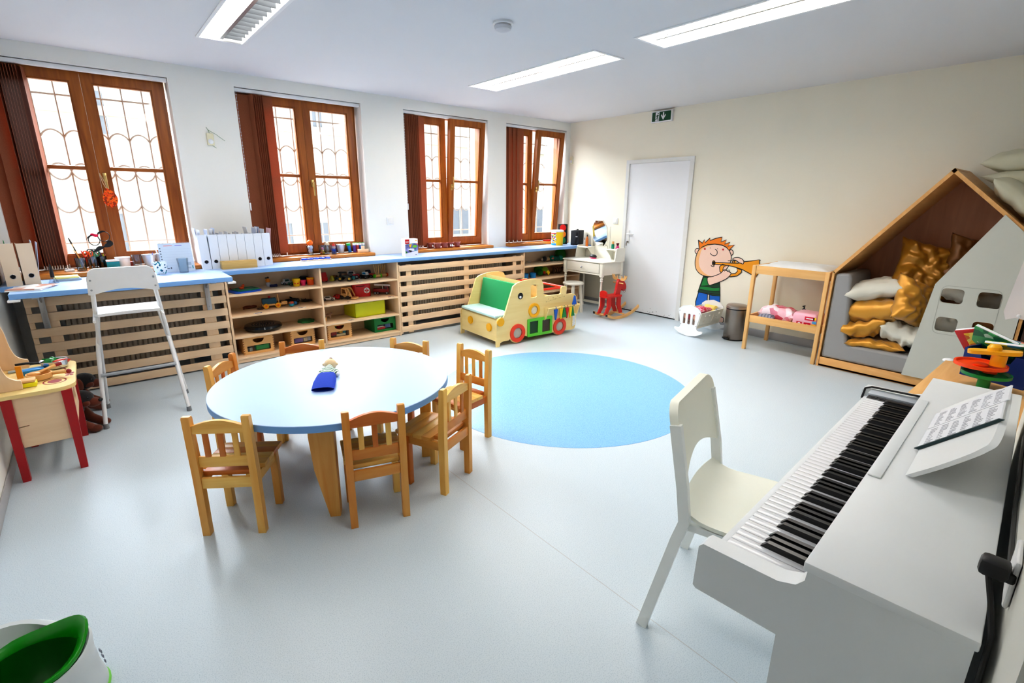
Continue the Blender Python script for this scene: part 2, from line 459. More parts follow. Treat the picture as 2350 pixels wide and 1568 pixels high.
lamp(3, 'recessed strip light overhead behind the viewer')
t = thing('smoke_detector', 'round white smoke detector on the ceiling between the lights', 'smoke detector', (2.235, 2.77, CZ))
mb = MB(); mb.lathe([(0.062, 0), (0.064, -0.012), (0.058, -0.016)], n=32); mb.build('base', WHITE, t)
mb = MB(); mb.lathe([(0.05, -0.016), (0.056, -0.026), (0.05, -0.042), (0.03, -0.05), (0.0, -0.051)], n=32); mb.build('sensor_cap', mat('detector grey white', (206, 208, 214), 0.4), t)

# ------------------------------------------------------------------ windows
def slat_mat():
    m, nt, b = nodes('brown blind fabric'); N, L = nt.nodes, nt.links
    out = [n for n in N if n.type == 'OUTPUT_MATERIAL'][0]
    tc = N.new('ShaderNodeTexCoord'); nz = N.new('ShaderNodeTexNoise'); nz.inputs['Scale'].default_value = 220
    L.new(tc.outputs['Object'], nz.inputs['Vector'])
    rp = N.new('ShaderNodeValToRGB'); rp.color_ramp.elements[0].color = lin((148, 84, 54)); rp.color_ramp.elements[1].color = lin((182, 112, 78))
    L.new(nz.outputs['Fac'], rp.inputs['Fac']); L.new(rp.outputs['Color'], b.inputs['Base Color']); b.inputs['Roughness'].default_value = 0.85
    tl = N.new('ShaderNodeBsdfTranslucent'); tl.inputs['Color'].default_value = lin((190, 90, 40))
    ms = N.new('ShaderNodeMixShader'); ms.inputs[0].default_value = 0.28
    L.new(b.outputs[0], ms.inputs[1]); L.new(tl.outputs[0], ms.inputs[2]); L.new(ms.outputs[0], out.inputs['Surface'])
    return m
SLAT = slat_mat()
def sash_mesh(w, h):
    """frame of one casement with a muntin, standing on z=0, hinge plane y=0..0.06"""
    st, bt = 0.066, 0.078
    mb = MB()
    mb.prism([(0, 0), (w, 0), (w, h), (0, h)], 'y', 0.0, 0.058, holes=[[(st, bt), (w - st, bt), (w - st, h - st), (st, h - st)]])
    mb.prism([(st, bt), (w - st, bt), (w - st, h - st), (st, h - st)], 'y', 0.012, 0.05, holes=[[(st + 0.012, bt + 0.012), (w - st - 0.012, bt + 0.012), (w - st - 0.012, h - st - 0.012), (st + 0.012, h - st - 0.012)]])
    return mb, st, bt
def window(n, tilt, handle_up, handle=True):
    x0, x1 = WX[n - 1]; a, b = x0 + 0.012, x1 - 0.018
    zb, zt = 0.888, 2.423
    t = struct('window_%d' % n, None, None, None, ((x0 + x1) / 2, 5.5, zb)); ox = (x0 + x1) / 2
    mb = MB(); mb.prism([(a - ox, 0), (b - ox, 0), (b - ox, zt - zb), (a - ox, zt - zb)], 'y', 0.012, 0.085, holes=[[(a - ox + 0.04, 0.04), (b - ox - 0.04, 0.04), (b - ox - 0.04, zt - zb - 0.03), (a - ox + 0.04, zt - zb - 0.03)]])
    mb.build('frame', WINW['z'], t)
    mid = (a + b) / 2 - ox + (0.026 if n != 4 else 0.0)
    h = zt - zb - 0.055
    for k, (u, v) in enumerate(((a - ox + 0.028, mid - 0.001), (mid + 0.001, b - ox - 0.028))):
        w = v - u
        mb, st, bt = sash_mesh(w, h)
        s = mb.build('sash', WINW['z'], t, loc=(u, -0.012, 0.026))
        if tilt and k == 1: s.rotation_euler = (R(4.6), 0, 0)
        mb = MB(); mb.span((st, 0.02, 0.755), (w - st, 0.046, 0.785), 0.004); mb.build('muntin', WINW['x'], s)
        mb = MB(); mb.span((st + 0.004, 0.03, bt + 0.004), (w - st - 0.004, 0.034, h - st - 0.004)); mb.build('glass_pane', GLASS, s)
        if k == 1 and handle:
            mb = MB(); mb.box((0.033, -0.004, 0.70), (0.026, 0.008, 0.07), 0.003)
            mb.cyl((0.033, 0, 0.70), (0.033, -0.045, 0.70), 0.008, n=10)
            sg = 1 if handle_up else -1
            mb.tube([(0.033, -0.045, 0.70 - sg * 0.012), (0.033, -0.047, 0.70 + sg * 0.06), (0.035, -0.04, 0.70 + sg * 0.125)], 0.0085, 8)
            mb.build('window_handle', BRASS, s)
    yf = 5.15 if n == 1 else 5.28
    xl, xr = (x0, x1 + 0.02) if n == 1 else (x0 - 0.0, x1 + 0.012)
    mb = MB(); mb.span((xl - ox + 0.002, yf - 5.5, 0.8505 - zb), (xr - ox, -0.122, 0.886 - zb), 0.006)
    if n == 1: pass
    mb.span((x0 - ox + 0.002, -0.13, 0.8555 - zb), (x1 - ox - 0.002, 0.02, 0.886 - zb)); mb.build('window_sill', SILLW, t)
    return t
window(1, False, False, True); window(2, False, False); window(3, True, True); window(4, True, True)
NM = ['leftmost', 'second', 'third', 'rightmost']
def blind(n, slats, chain=True):
    x0, x1 = WX[n - 1]
    t = thing('vertical_blind', 'brown vertical blind drawn to the left of the %s window' % NM[n - 1], 'blind', (x0, 5.42, 2.42), group='brown vertical blinds')
    mb = MB(); mb.span((0.004, -0.022, -0.03), (x1 - x0 - 0.004, 0.022, 0.0), 0.004); mb.build('headrail', WHITE, t)
    for (dx, dy, yaw) in slats:
        L = 1.46
        mb = MB(); pts = [(-0.0635, 0), (-0.03, 0.004), (0.03, 0.004), (0.0635, 0)]
        mb.prism(pts + [(p[0], p[1] - 0.0012) for p in pts[::-1]], 'z', -0.045 - L, -0.04)
        s = mb.build('slat', SLAT, t, loc=(dx, dy, 0), rot=(0, 0, R(yaw)))
        mb = MB(); mb.box((0.045, 0, -0.05 - L), (0.012, 0.006, 0.03), 0.002); mb.box((-0.045, 0, -0.05 - L), (0.012, 0.006, 0.03), 0.002)
        mb.tube([(-0.045, 0, -0.065 - L), (0, 0, -0.072 - L), (0.045, 0, -0.065 - L)], 0.002, 5); mb.build('bottom_clip', WHITE, s)
    if chain:
        mb = MB(); zc = -0.95 if n != 1 else -0.75
        for k in range(0, 34): mb.ell((0.012, -0.028, -0.03 + zc * k / 33), 0.004, n=6, k=4)
        mb.cyl((0.012, -0.028, -0.028), (0.012, -0.028, zc - 0.06), 0.0012, n=5); mb.box((0.012, -0.028, zc - 0.09), (0.012, 0.012, 0.07), 0.002); mb.build('bead_chain', WHITE, t)
    return t
blind(1, [(0.055, 0.03, 12), (0.13, 0.02, 20)] + [(0.17 + 0.016 * k, 0.03, 72) for k in range(8)] + [(0.30, 0.02, 82)])
blind(2, [(0.07, 0.03, 3)] + [(0.13 + 0.017 * k, 0.02, 104) for k in range(6)] + [(0.265, 0.015, 4)])
blind(3, [(0.035 + 0.022 * k, 0.02, 108) for k in range(7)] + [(0.245, 0.01, 24)])
blind(4, [(0.07, 0.03, 6), (0.15, 0.022, 6), (0.22, 0.014, 6), (0.285, 0.006, 6)], False)
GRILM = mat('cream iron', (150, 147, 140), 0.6)
def grille(n):
    x0, x1 = WX[n - 1]; c = 0.146
    t = MB(); y = 0; w = x1 - x0
    k0 = int(w / c) ; off = (w - k0 * c) / 2
    zs = (0.95, 2.40)
    for k in range(k0 + 1):
        x = off + k * c; t.cyl((x, y, zs[0]), (x, y, zs[1]), 0.0068, n=6)
        if k < k0:
            for (base, amp, sg) in ((1.93, 0.06, 1), (1.668, 0.06, 1), (1.66, 0.064, -1), (1.387, 0.06, -1)):
                t.tube([(x + c * q / 8, y, base + sg * amp * math.sin(PI * q / 8) ** 0.7) for q in range(9)], 0.0062, 5)
    for z in (2.257, 1.07): t.cyl((0, y, z), (w, y, z), 0.0072, n=6)
    solo('window_grille', t, GRILM, 'scalloped cream iron grille outside the %s window' % NM[n - 1], 'window grille', (x0, 5.78, 0), group='window grilles')
for n in (1, 2, 3, 4): grille(n)

# ------------------------------------------------------------------ courtyard outside
mb = MB(); mb.span((-14, 5.9, -0.6), (22, 30, -0.5)); struct('courtyard_ground', mb, mat('paving', (150, 148, 142), 0.9, scale=2))
t = thing('building', 'cream rendered house front across the courtyard behind the windows', 'building', (4, 12, -0.5))
mb = MB(); mb.span((-18, 0, 0), (18, 0.5, 5.2)); mb.span((-18, -0.12, 3.35), (18, 0.1, 3.5)); mb.build('facade', mat('cream render', (230, 223, 206), 0.9, scale=1.5), t)
FG = mat('far window glass', (150, 156, 164), 0.3)
for (a, b, c, d) in ((3.2, 3.62, 0.35, 0.98), (4.05, 4.45, 0.35, 0.98), (7.7, 8.55, 0.5, 1.28), (0.25, 0.62, 0.4, 1.22), (0.3, 0.66, 2.5, 3.3), (10.6, 11.5, 0.45, 1.25), (2.9, 3.3, 2.9, 3.4), (4.2, 4.5, 2.95, 3.4), (1.5, 1.8, 0.9, 1.4)):
    mb = MB(); mb.prism([(a - 4, c + 0.5), (b - 4, c + 0.5), (b - 4, d + 0.5), (a - 4, d + 0.5)], 'y', -0.03, 0.0, holes=[[(a - 3.95, c + 0.55), ((a + b) / 2 - 4.02, c + 0.55), ((a + b) / 2 - 4.02, d + 0.45), (a - 3.95, d + 0.45)], [((a + b) / 2 - 3.98, c + 0.55), (b - 4.05, c + 0.55), (b - 4.05, d + 0.45), ((a + b) / 2 - 3.98, d + 0.45)]])
    w = mb.build('window', mat('pale window frame', (196, 194, 188), 0.6), t)
    mb = MB(); mb.span((a - 3.97, -0.012, c + 0.53), (b - 4.03, -0.006, d + 0.47)); mb.build('pane', FG, w)

# ------------------------------------------------------------------ door and wall fittings
t = struct('door_1', None, None, 'white door with scuffed bottom edge', (FX1, 3.84, 0))
DM = mat('door white', (236, 237, 238), 0.4, var=0.01)
mb = MB(); mb.prism([(-0.49, 0), (-0.437, 0), (-0.437, 1.93), (0.437, 1.93), (0.437, 0), (0.485, 0), (0.485, 1.975), (-0.49, 1.975)], 'x', -0.022, 0.0); mb.build('frame', mat('door frame paint', (226, 226, 222), 0.4), t)
mb = MB(); mb.span((-0.006, -0.436, 0.014), (0.0, 0.436, 1.929)); mb.span((-0.0065, -0.436, 0.0), (-0.002, 0.436, 0.013), m=1)  # dark strip at the foot paints the shade under the door
for k in range(26):
    y = random.uniform(-0.42, 0.40); z = 0.02 + abs(random.gauss(0, 0.03)); s = random.uniform(0.003, 0.014)
    mb.box((-0.0065, y, z), (0.0006, random.uniform(0.002, 0.006), s), m=2)
lf = mb.build('door_leaf', [DM, mat('door gap shade', (14, 14, 14), 0.8), mat('scuff', (40, 38, 36), 0.8)], t)
mb = MB(); mb.box((-0.01, 0.385, 1.0), (0.008, 0.035, 0.17), 0.003)
mb.cyl((-0.012, 0.385, 1.04), (-0.05, 0.385, 1.04), 0.009, n=10); mb.tube([(-0.05, 0.39, 1.04), (-0.052, 0.34, 1.04), (-0.048, 0.28, 1.038)], 0.009, 8)
h = mb.build('door_handle', mat('white enamel handle', (226, 226, 224), 0.3), lf)
mb = MB(); mb.cyl((-0.014, 0.385, 0.935), (-0.02, 0.385, 0.935), 0.012, n=12); mb.box((-0.032, 0.385, 0.935), (0.03, 0.004, 0.02), 0.001); mb.box((-0.045, 0.385, 0.905), (0.004, 0.014, 0.04), 0.001); mb.build('key', STEEL, lf)

def switch(loc, rz, label, g='wall switches'):
    t = thing('light_switch', label, 'light switch', loc, rz, g)
    mb = MB(); mb.box((-0.005, 0, 0), (0.01, 0.08, 0.08), 0.004); mb.build('plate', WHITE, t)
    mb = MB(); mb.box((-0.011, 0, 0), (0.006, 0.058, 0.058), 0.003); mb.build('rocker', WHITEM, t)
switch((FX1, 4.465, 1.20), 0, 'square white switch plate beside the door frame above the dressing table')
switch((2.685, WY, 1.22), R(90), 'square white switch plate between the second and third windows')
switch((FX0, 5.05, 1.50), R(180), 'white socket plate on the left side wall by the window')
def sensor(loc, rz, label, wire):
    t = thing('wall_sensor', label, 'wall sensor', loc, rz, 'small wall sensors')
    mb = MB(); mb.box((-0.012, 0, 0), (0.024, 0.055, 0.10), 0.005); mb.build('casing', mat('ivory plastic', (232, 226, 196), 0.45), t)
    mb = MB(); mb.ell((-0.024, 0, -0.018), (0.012, 0.022, 0.022)); mb.build('lens', WHITE, t)
    if wire:
        mb = MB(); mb.tube([(-0.004, 0.0, 0.05), (-0.006, 0.005, 0.075), (-0.006, 0.02, 0.10)], 0.0016, 5)
        mb.tube([(-0.004, 0.01, 0.08), (-0.01, -0.05, 0.045), (-0.012, -0.115, -0.005)], 0.0014, 5)
        mb.tube([(-0.004, -0.01, -0.05), (-0.006, -0.025, -0.06), (-0.006, -0.04, -0.07)], 0.0014, 5)
        mb.build('loose_wire', mat('green wire', (70, 120, 50), 0.5), t)
sensor((0.985, WY, 1.96), R(90), 'small ivory wall sensor with loose green wires between the first two windows', True)
sensor((FX1, 5.33, 2.03), 0, 'small ivory wall sensor in the far corner by the rightmost window', False)

# emergency exit sign
t = thing('exit_sign', 'green emergency exit sign with running figure and down arrow above the door', 'exit sign', (FX1, 3.838, 2.452))
mb = MB(); mb.box((-0.02, 0, 0), (0.04, 0.29, 0.128), 0.006); mb.build('casing', WHITE, t)
EG = mat('sign green', (4, 70, 38), 0.3)
mb = MB(); mb.prism(rrect(0, 0, 0.262, 0.104, 0.006), 'x', -0.0425, -0.0405); mb.prism(rrect(0.056, 0, 0.052, 0.10, 0.002), 'x', -0.0432, -0.0425, 1)
def yz(pts): return [(-p[0], p[1]) for p in pts]
x = -0.044
# arrow (picture left is +y)
mb.prism([(-0.028 + 0.008, 0.042), (-0.028 - 0.008, 0.042), (-0.028 - 0.008, -0.006), (-0.028 - 0.026, 0.022), (-0.028 - 0.034, 0.008), (-0.028, -0.042), (-0.028 + 0.034, 0.008), (-0.028 + 0.026, 0.022), (-0.028 + 0.008, -0.006)], 'x', x, -0.0425, 1)
mb.prism(circ(0.046, 0.034, 0.0075, 12), 'x', x - 0.0006, -0.043, 0)
mb.tube([(x, 0.05, 0.02), (x, 0.056, -0.008)], 0.007, 6)
for leg in ([(0.056, -0.008), (0.066, -0.026), (0.082, -0.026)], [(0.056, -0.008), (0.046, -0.026), (0.04, -0.046)], [(0.05, 0.02), (0.062, 0.014), (0.07, 0.002)], [(0.05, 0.02), (0.04, 0.012), (0.032, 0.006)]):
    mb.tube([(x, p[0], p[1]) for p in leg], 0.0036, 6)
mb.build('pictogram', [EG, WHITE], t)

# ------------------------------------------------------------------ worktop, desk, radiator covers, shelves
mb = MB(); mb.span((FX0 + 0.003, 4.86, 0.815), (5.595, 5.376, 0.85), 0.002)
ob = mb.build('countertop', [BLUETOP, BLUEEDGE])
for p in ob.data.polygons:
    if p.normal.y < -0.5: p.material_index = 1
tag(ob, 'long pale blue worktop running under the windows over the shelves', 'worktop')
t = thing('wall_desk', 'pale blue fold-out desk board on steel brackets before the leftmost window', 'desk', (0.19, 4.66, 0))
mb = MB(); mb.span((-0.455, 4.468, 0.815), (0.832, 4.856, 0.85), 0.002)
ob = mb.build('desk_board', [BLUETOP, BLUEEDGE], t, True)
for p in ob.data.polygons:
    if p.normal.y < -0.5 or abs(p.normal.x) > 0.5: p.material_index = 1
for x in (-0.335, 0.70):
    mb = MB(); mb.span((x - 0.018, 4.862, 0.53), (x + 0.018, 4.872, 0.812), 0.002); mb.span((x - 0.018, 4.50, 0.802), (x + 0.018, 4.86, 0.814), 0.002)
    mb.prism([(4.862, 0.72), (4.862, 0.80), (4.70, 0.80)], 'x', x - 0.004, x + 0.004)
    for z in (0.56, 0.64, 0.72): mb.cyl((x, 4.862, z), (x, 4.857, z), 0.006, n=8)
    mb.build('bracket', mat('galvanised steel', (176, 178, 180), 0.35, 0.8), t, True)
for x in (-0.435, 0.822):
    mb = MB(); mb.span((x - 0.03, 4.455, 0.797), (x + 0.03, 4.52, 0.813), 0.004); mb.build('corner_guard', WHITE, t, True)
def cover(x0, x1, label, stiles, zoff=0.0, post=True):
    t = thing('radiator_cover', label, 'radiator cover', ((x0 + x1) / 2, 4.89, 0), group='slatted radiator covers')
    for k in range(7):
        z0 = 0.013 + 0.1128 * k + zoff
        mb = MB(); mb.span((x0, 4.88, z0), (x1, 4.896, z0 + 0.064), 0.003); mb.build('slat', BIRCH['x'], t, True)
    for a, b in stiles:
        mb = MB(); mb.span((a, 4.8965, 0.012), (b, 4.912, 0.76 + zoff), 0.001); mb.build('stile', BIRCH['z'], t, True)
    return t
cover(-0.43, 0.836, 'birch slatted radiator cover under the blue desk', [(-0.43, -0.40), (-0.335, -0.265), (0.655, 0.743), (0.815, 0.836)])
cover(2.505, 4.288, 'birch slatted radiator cover behind the wooden play car', [(2.505, 2.53), (2.60, 2.662), (3.365, 3.432), (4.124, 4.181), (4.262, 4.288)], 0.018)
RADM = mat('radiator grey', (186, 174, 158), 0.5)
def radiator(x0, x1, label):
    mb = MB(); mb.span((x0, 4.985, 0.14), (x1, 5.06, 0.76), 0.004)
    n = int((x1 - x0) / 0.034)
    for k in range(n): mb.span((x0 + 0.034 * k + 0.005, 4.972, 0.155), (x0 + 0.034 * k + 0.029, 4.985, 0.745), 0.003)
    mb.span((x0 + 0.1, 5.0, 0.0), (x0 + 0.13, 5.04, 0.14)); mb.span((x1 - 0.13, 5.0, 0.0), (x1 - 0.1, 5.04, 0.14))
    solo('radiator', mb, RADM, label, 'radiator', group='panel radiators')
radiator(-0.24, 0.64, 'dark grey ribbed radiator behind the slats under the desk')
radiator(2.62, 4.02, 'dark grey ribbed radiator behind the slats near the play car')
def shelves(x0, x1, divs, zs, label, x1side=True):
    t = thing('shelf_unit', label, 'shelf unit', ((x0 + x1) / 2, 5.06, 0))
    Y0, Y1 = 4.88, 5.25
    mb = MB(); mb.span((x0, Y0, 0), (x0 + 0.018, Y1, 0.814), 0.001); mb.build('side_panel', BIRCH['z'], t, True)
    if x1side: mb = MB(); mb.span((x1 - 0.018, Y0, 0), (x1, Y1, 0.814), 0.001); mb.build('side_panel', BIRCH['z'], t, True)
    for d in divs: mb = MB(); mb.span((d - 0.009, Y0, 0.04), (d + 0.009, Y1, 0.814), 0.001); mb.build('divider', BIRCH['z'], t, True)
    cells = [x0 + 0.018] + [v for d in divs for v in (d - 0.009, d + 0.009)] + [x1 - 0.018]
    for i in range(0, len(cells), 2):
        for z in zs: mb = MB(); mb.span((cells[i], Y0 + 0.002, z - 0.018), (cells[i + 1], Y1, z), 0.001); mb.build('shelf', BIRCH['x'], t, True)
    mb = MB(); mb.span((x0 + 0.018, Y1, 0.02), (x1 - 0.018, Y1 + 0.008, 0.814)); mb.build('back_panel', BIRCH['x'], t, True)
    mb = MB(); mb.span((x0 + 0.018, Y0 + 0.008, 0.006), (x1 - 0.018, Y0 + 0.02, 0.037)); mb.build('plinth', BIRCH['x'], t, True)
    return t
un = shelves(0.842, 2.50, [1.668], [0.635, 0.443, 0.25, 0.055], 'wide birch shelf unit with two columns of toy shelves between the radiator covers')
for (x, z, c) in ((1.08, 0.443, (90, 130, 190)), (1.476, 0.443, (110, 150, 200)), (2.07, 0.635, (120, 140, 160)), (1.93, 0.443, (214, 150, 130)), (2.41, 0.443, (190, 90, 90)), (1.95, 0.25, (150, 150, 160))):
    mb = MB(); mb.box((x, 4.915, z + 0.0006), (0.07, 0.03, 0.0008)); mb.build('picture_sticker', blotch('sticker %d %d' % (x * 100, z * 100), [c, (236, 232, 224), (60, 70, 90)], 60), un, True)
u2 = shelves(4.292, 5.38, [], [0.63, 0.443, 0.25, 0.055], 'birch shelf unit in the far corner behind the dressing table')
# ------------------------------------------------------------------ round table and children's chairs
t = thing('round_table', 'low round table with pale blue top and four pine legs', 'table', (0.898, 2.55, 0))
mb = MB(); mb.lathe([(0.0, 0.486), (0.600, 0.486), (0.603, 0.488), (0.603, 0.519), (0.601, 0.521), (0.0, 0.521)], n=96)
ob = mb.build('tabletop', [BLUETOP, BLUEEDGE], t, ang=30)
for p in ob.data.polygons:
    if p.normal.z < 0.5: p.material_index = 1
mb = MB()
mb.box((0, 0, 0.455), (0.62, 0.09, 0.06), 0.004); mb.box((0, 0, 0.455), (0.09, 0.62, 0.06), 0.004); mb.build('underframe', PINE['x'], t, rot=(0, 0, R(16)))
for k in range(4):
    a = -118.5 + 90 * k
    mb = MB()   # outer face plumb, inner face tapering down, wide flat board
    mb.prism([(0.05, 0.486), (0.046, 0.0), (0.0, 0.0), (-0.05, 0.25), (-0.062, 0.42), (-0.058, 0.486)], 'y', -0.028, 0.028)
    mb.build('leg', PINE['z'], t, loc=(0.47 * math.cos(R(a)), 0.47 * math.sin(R(a)), 0), rot=(0, 0, R(a + 90)))
def kid_chair(label, loc, rz):
    t = thing('child_chair', label, 'chair', (loc[0], loc[1], 0), R(rz), 'pine chairs around the round table')
    for s in (-1, 1):
        mb = MB(); mb.prism([(-0.017, 0), (0.015, 0), (0.019, 0.30), (0.006, 0.565), (0.0, 0.575), (-0.018, 0.575), (-0.023, 0.568), (-0.017, 0.30)], 'x', -0.016, 0.016)
        mb.build('back_post', PINE['z'], t, loc=(s * 0.119, 0, 0))
    for s in (-1, 1):
        mb = MB(); mb.box((0, 0, 0.1425), (0.034, 0.034, 0.285), 0.003); mb.build('front_leg', PINE['z'], t, loc=(s * 0.115, 0.222, 0))
    mb = MB(); mb.box((0, 0, 0), (0.206, 0.016, 0.05), 0.002); mb.build('apron_rail', PINE['x'], t, loc=(0, -0.004, 0.259))
    mb = MB(); mb.box((0, 0, 0), (0.198, 0.016, 0.045), 0.002); mb.build('apron_rail', PINE['x'], t, loc=(0, 0.226, 0.261))
    for s in (-1, 1):
        mb = MB(); mb.box((0, 0, 0), (0.016, 0.192, 0.045), 0.002); mb.build('apron_rail', PINE['y'], t, loc=(s * 0.116, 0.111, 0.261))
    for k in range(5):
        w = 0.0546; mb = MB(); mb.box((0, 0, 0), (0.274 if 0 < k else 0.205, w, 0.022), 0.003); mb.build('seat_plank', PINE['x'], t, loc=(0, 0.01 + w / 2 + w * k - (0.0 if k else 0.0), 0.296))
    mb = MB(); mb.box((0, 0, 0), (0.206, 0.016, 0.05), 0.003); mb.build('lower_back_rail', PINE['x'], t, loc=(0, 0, 0.36))
    mb = MB(); top = [(0.103 - 0.206 * i / 12, 0.532 + 0.024 * math.sin(PI * i / 12)) for i in range(13)]
    mb.prism([(-0.103, 0.497), (0.103, 0.497)] + top, 'y', -0.009, 0.009); mb.build('top_rail', PINE['x'], t, loc=(0, -0.008, 0))
    for x in (-0.06, 0, 0.06):
        mb = MB(); mb.box((0, 0, 0), (0.024, 0.009, 0.124), 0.002); mb.build('spindle', PINE['z'], t, loc=(x, -0.003, 0.4385))
    return t
kid_chair('pine child chair at the near left of the round table, back to the viewer', (0.29, 2.27), -34.6)
kid_chair('pine child chair at the near middle of the round table beside the visible table leg', (0.833, 1.937), -17)
kid_chair('pine child chair pushed out at the right front of the round table, seat planks showing', (1.293, 1.985), 24.3)
kid_chair('pine child chair at the right of the table standing on the blue floor circle', (1.723, 2.425), 102)
kid_chair('pine child chair behind the far right of the round table, only its back showing', (1.49, 2.82), -237)
kid_chair('pine child chair behind the table in front of the wooden drawers', (0.938, 3.215), -206)
kid_chair('pine child chair at the left of the table by the radiator cover', (0.462, 3.105), -131)

# hand puppet lying on the table
t = thing('hand_puppet', 'hand puppet with blue cuff and green striped shirt lying on the table', 'puppet', (0.87, 2.58, 0.521), R(63))
mb = MB()
sec = [(-0.21, 0.055, 0.012), (-0.13, 0.056, 0.022), (-0.06, 0.05, 0.026), (-0.03, 0.044, 0.026)]
mb.rings([[(x, w * math.cos(2 * PI * j / 16), h + h * 0.95 * math.sin(2 * PI * j / 16)) for j in range(16)] for x, w, h in sec], cap0=False); mb.build('blue_cuff', mat('blue cloth', (14, 66, 190), 0.8, bump=0.2), t)
mb = MB()
sec = [(-0.05, 0.045, 0.026), (0.01, 0.038, 0.028), (0.06, 0.028, 0.026), (0.095, 0.017, 0.024)]
mb.rings([[(x, w * math.cos(2 * PI * j / 16), h + h * 0.95 * math.sin(2 * PI * j / 16)) for j in range(16)] for x, w, h in sec])
mb.tube([(0.06, -0.015, 0.028), (0.04, -0.038, 0.022), (0.012, -0.048, 0.018)], [0.013, 0.014, 0.013], 10)
mb.tube([(0.06, 0.015, 0.028), (0.045, 0.034, 0.026), (0.03, 0.042, 0.018)], [0.013, 0.013, 0.012], 10)
mb.build('striped_shirt', stripes('green stripes', (12, 110, 62), (236, 240, 236), 0, 0.022), t)
mb = MB(); mb.ell((0.004, -0.051, 0.015), 0.012, n=10, k=8); mb.ell((0.024, 0.045, 0.015), 0.012, n=10, k=8); mb.build('mitten', PAPER, t)
mb = MB(); mb.ell((0.128, 0, 0.034), (0.038, 0.034, 0.034)); mb.ell((0.125, 0.034, 0.036), 0.009, n=8, k=6); mb.ell((0.125, -0.034, 0.036), 0.009, n=8, k=6)
mb.tube([(0.15, 0, 0.05), (0.165, 0.0, 0.058)], [0.008, 0.009], 8, 1)
mb.build('wooden_head', [mat('pale wood head', (228, 202, 160), 0.5), mat('brown dot', (120, 70, 40), 0.5)], t)

# ------------------------------------------------------------------ folding bar stool
t = thing('bar_stool', 'tall white folding bar stool with low backrest facing the desk', 'bar stool', (0.13, 4.18, 0))
SW = mat('stool white metal', (232, 234, 236), 0.35)
mb = MB()
mb.tube([(-0.093, 4.383, 0.03), (-0.062, 4.215, 0.47), (-0.036, 4.05, 0.87), (-0.02, 4.015, 0.985), (0.02, 4.01, 1.012), (0.235, 4.01, 1.012), (0.272, 4.015, 0.985), (0.288, 4.05, 0.87), (0.33, 4.215, 0.47), (0.383, 4.367, 0.03)], 0.0125, 10); mb.build('back_frame', SW, t, True)
mb = MB(); mb.tube([(-0.116, 3.968, 0.03), (-0.075, 4.18, 0.47), (-0.035, 4.29, 0.70), (0.0, 4.305, 0.722), (0.27, 4.305, 0.722), (0.30, 4.29, 0.70), (0.325, 4.18, 0.47), (0.346, 3.967, 0.03)], 0.0125, 10); mb.build('front_frame', SW, t, True)
mb = MB(); mb.cyl((-0.088, 4.09, 0.325), (0.33, 4.09, 0.325), 0.011, n=10); mb.build('footrest', mat('grey metal', (170, 176, 182), 0.4), t, True)
mb = MB(); mb.cyl((-0.058, 4.10, 0.72), (0.30, 4.10, 0.72), 0.009, n=10); mb.cyl((-0.058, 4.0, 0.70), (-0.05, 4.30, 0.715), 0.009, n=8); mb.cyl((0.303, 4.0, 0.70), (0.298, 4.30, 0.715), 0.009, n=8); mb.build('seat_support', SW, t, True)
mb = MB()
pl = [(-0.035, 4.29), (0.30, 4.29)] + [(0.29 - 0.325 * i / 10 + (0.0), 3.995 + 0.03 * math.sin(PI * i / 10)) for i in range(11)]
mb.prism(pl, 'z', 0.728, 0.745); mb.build('seat', SW, t, True)
mb = MB()
bp = [(-0.058, 0.872)] + [(-0.04 + 0.33 * i / 10, 0.868 + 0.03 * math.sin(PI * i / 10)) for i in range(11)] + [(0.308, 0.872), (0.30, 0.97)] + [(0.25 + 0.045 * math.cos(R(90 * i / 5)), 0.985 + 0.045 * math.sin(R(90 * i / 5))) for i in range(6)] + [(0.0 - 0.045 * math.sin(R(90 * i / 5)), 0.985 + 0.045 * math.cos(R(90 * i / 5))) for i in range(6)] + [(-0.052, 0.97)]
mb.prism(bp, 'y', 3.99, 4.028)
for x, z in ((-0.035, 0.96), (-0.038, 0.90), (0.285, 0.96), (0.288, 0.90)): mb.cyl((x, 3.99, z), (x, 3.986, z), 0.006, n=8, m=1)
mb.build('backrest', [SW, GREYP], t, True)
for x, y in ((-0.116, 3.968), (0.346, 3.967), (-0.093, 4.383), (0.383, 4.367)): mb = MB(); mb.cyl((x, y, 0), (x, y, 0.034), 0.016, 0.0135, 10); mb.build('rubber_foot', RUBBER, t, True)

# ------------------------------------------------------------------ digital piano
PW = mat('piano white', (240, 243, 244), 0.42, var=0.01)
t = thing('digital_piano', 'white digital piano standing against the right wall', 'piano', (0.928, 0.004, 0), R(3.6))
L = 1.43
prof = [(0.0, 0.0), (0.262, 0.0), (0.262, 0.628), (0.43, 0.628), (0.437, 0.634), (0.434, 0.735), (0.425, 0.745), (0.275, 0.747), (0.245, 0.758), (0.232, 0.775), (0.23, 0.802), (0.0, 0.802)]
for x in (0.0, L - 0.045):
    mb = MB(); mb.prism(prof, 'x', x, x + 0.045); mb.build('side_panel', PW, t)
mb = MB(); mb.span((-0.012, -0.004, 0.803), (L + 0.012, 0.236, 0.822), 0.003); mb.build('lid', PW, t)
mb = MB(); mb.span((0.045, 0.0, 0.64), (L - 0.045, 0.424, 0.70), 0.004); mb.build('key_bed', PW, t)
mb = MB(); mb.span((0.045, 0.225, 0.70), (L - 0.045, 0.234, 0.803)); mb.build('fallboard', BLACK, t)
mb = MB(); mb.span((0.045, 0.10, 0.10), (L - 0.045, 0.118, 0.64)); mb.build('front_panel', PW, t)
mb = MB(); mb.span((0.045, 0.403, 0.70), (L - 0.045, 0.424, 0.712), 0.004); mb.build('key_slip', PW, t)
K0, KW = 0.055, 0.02355
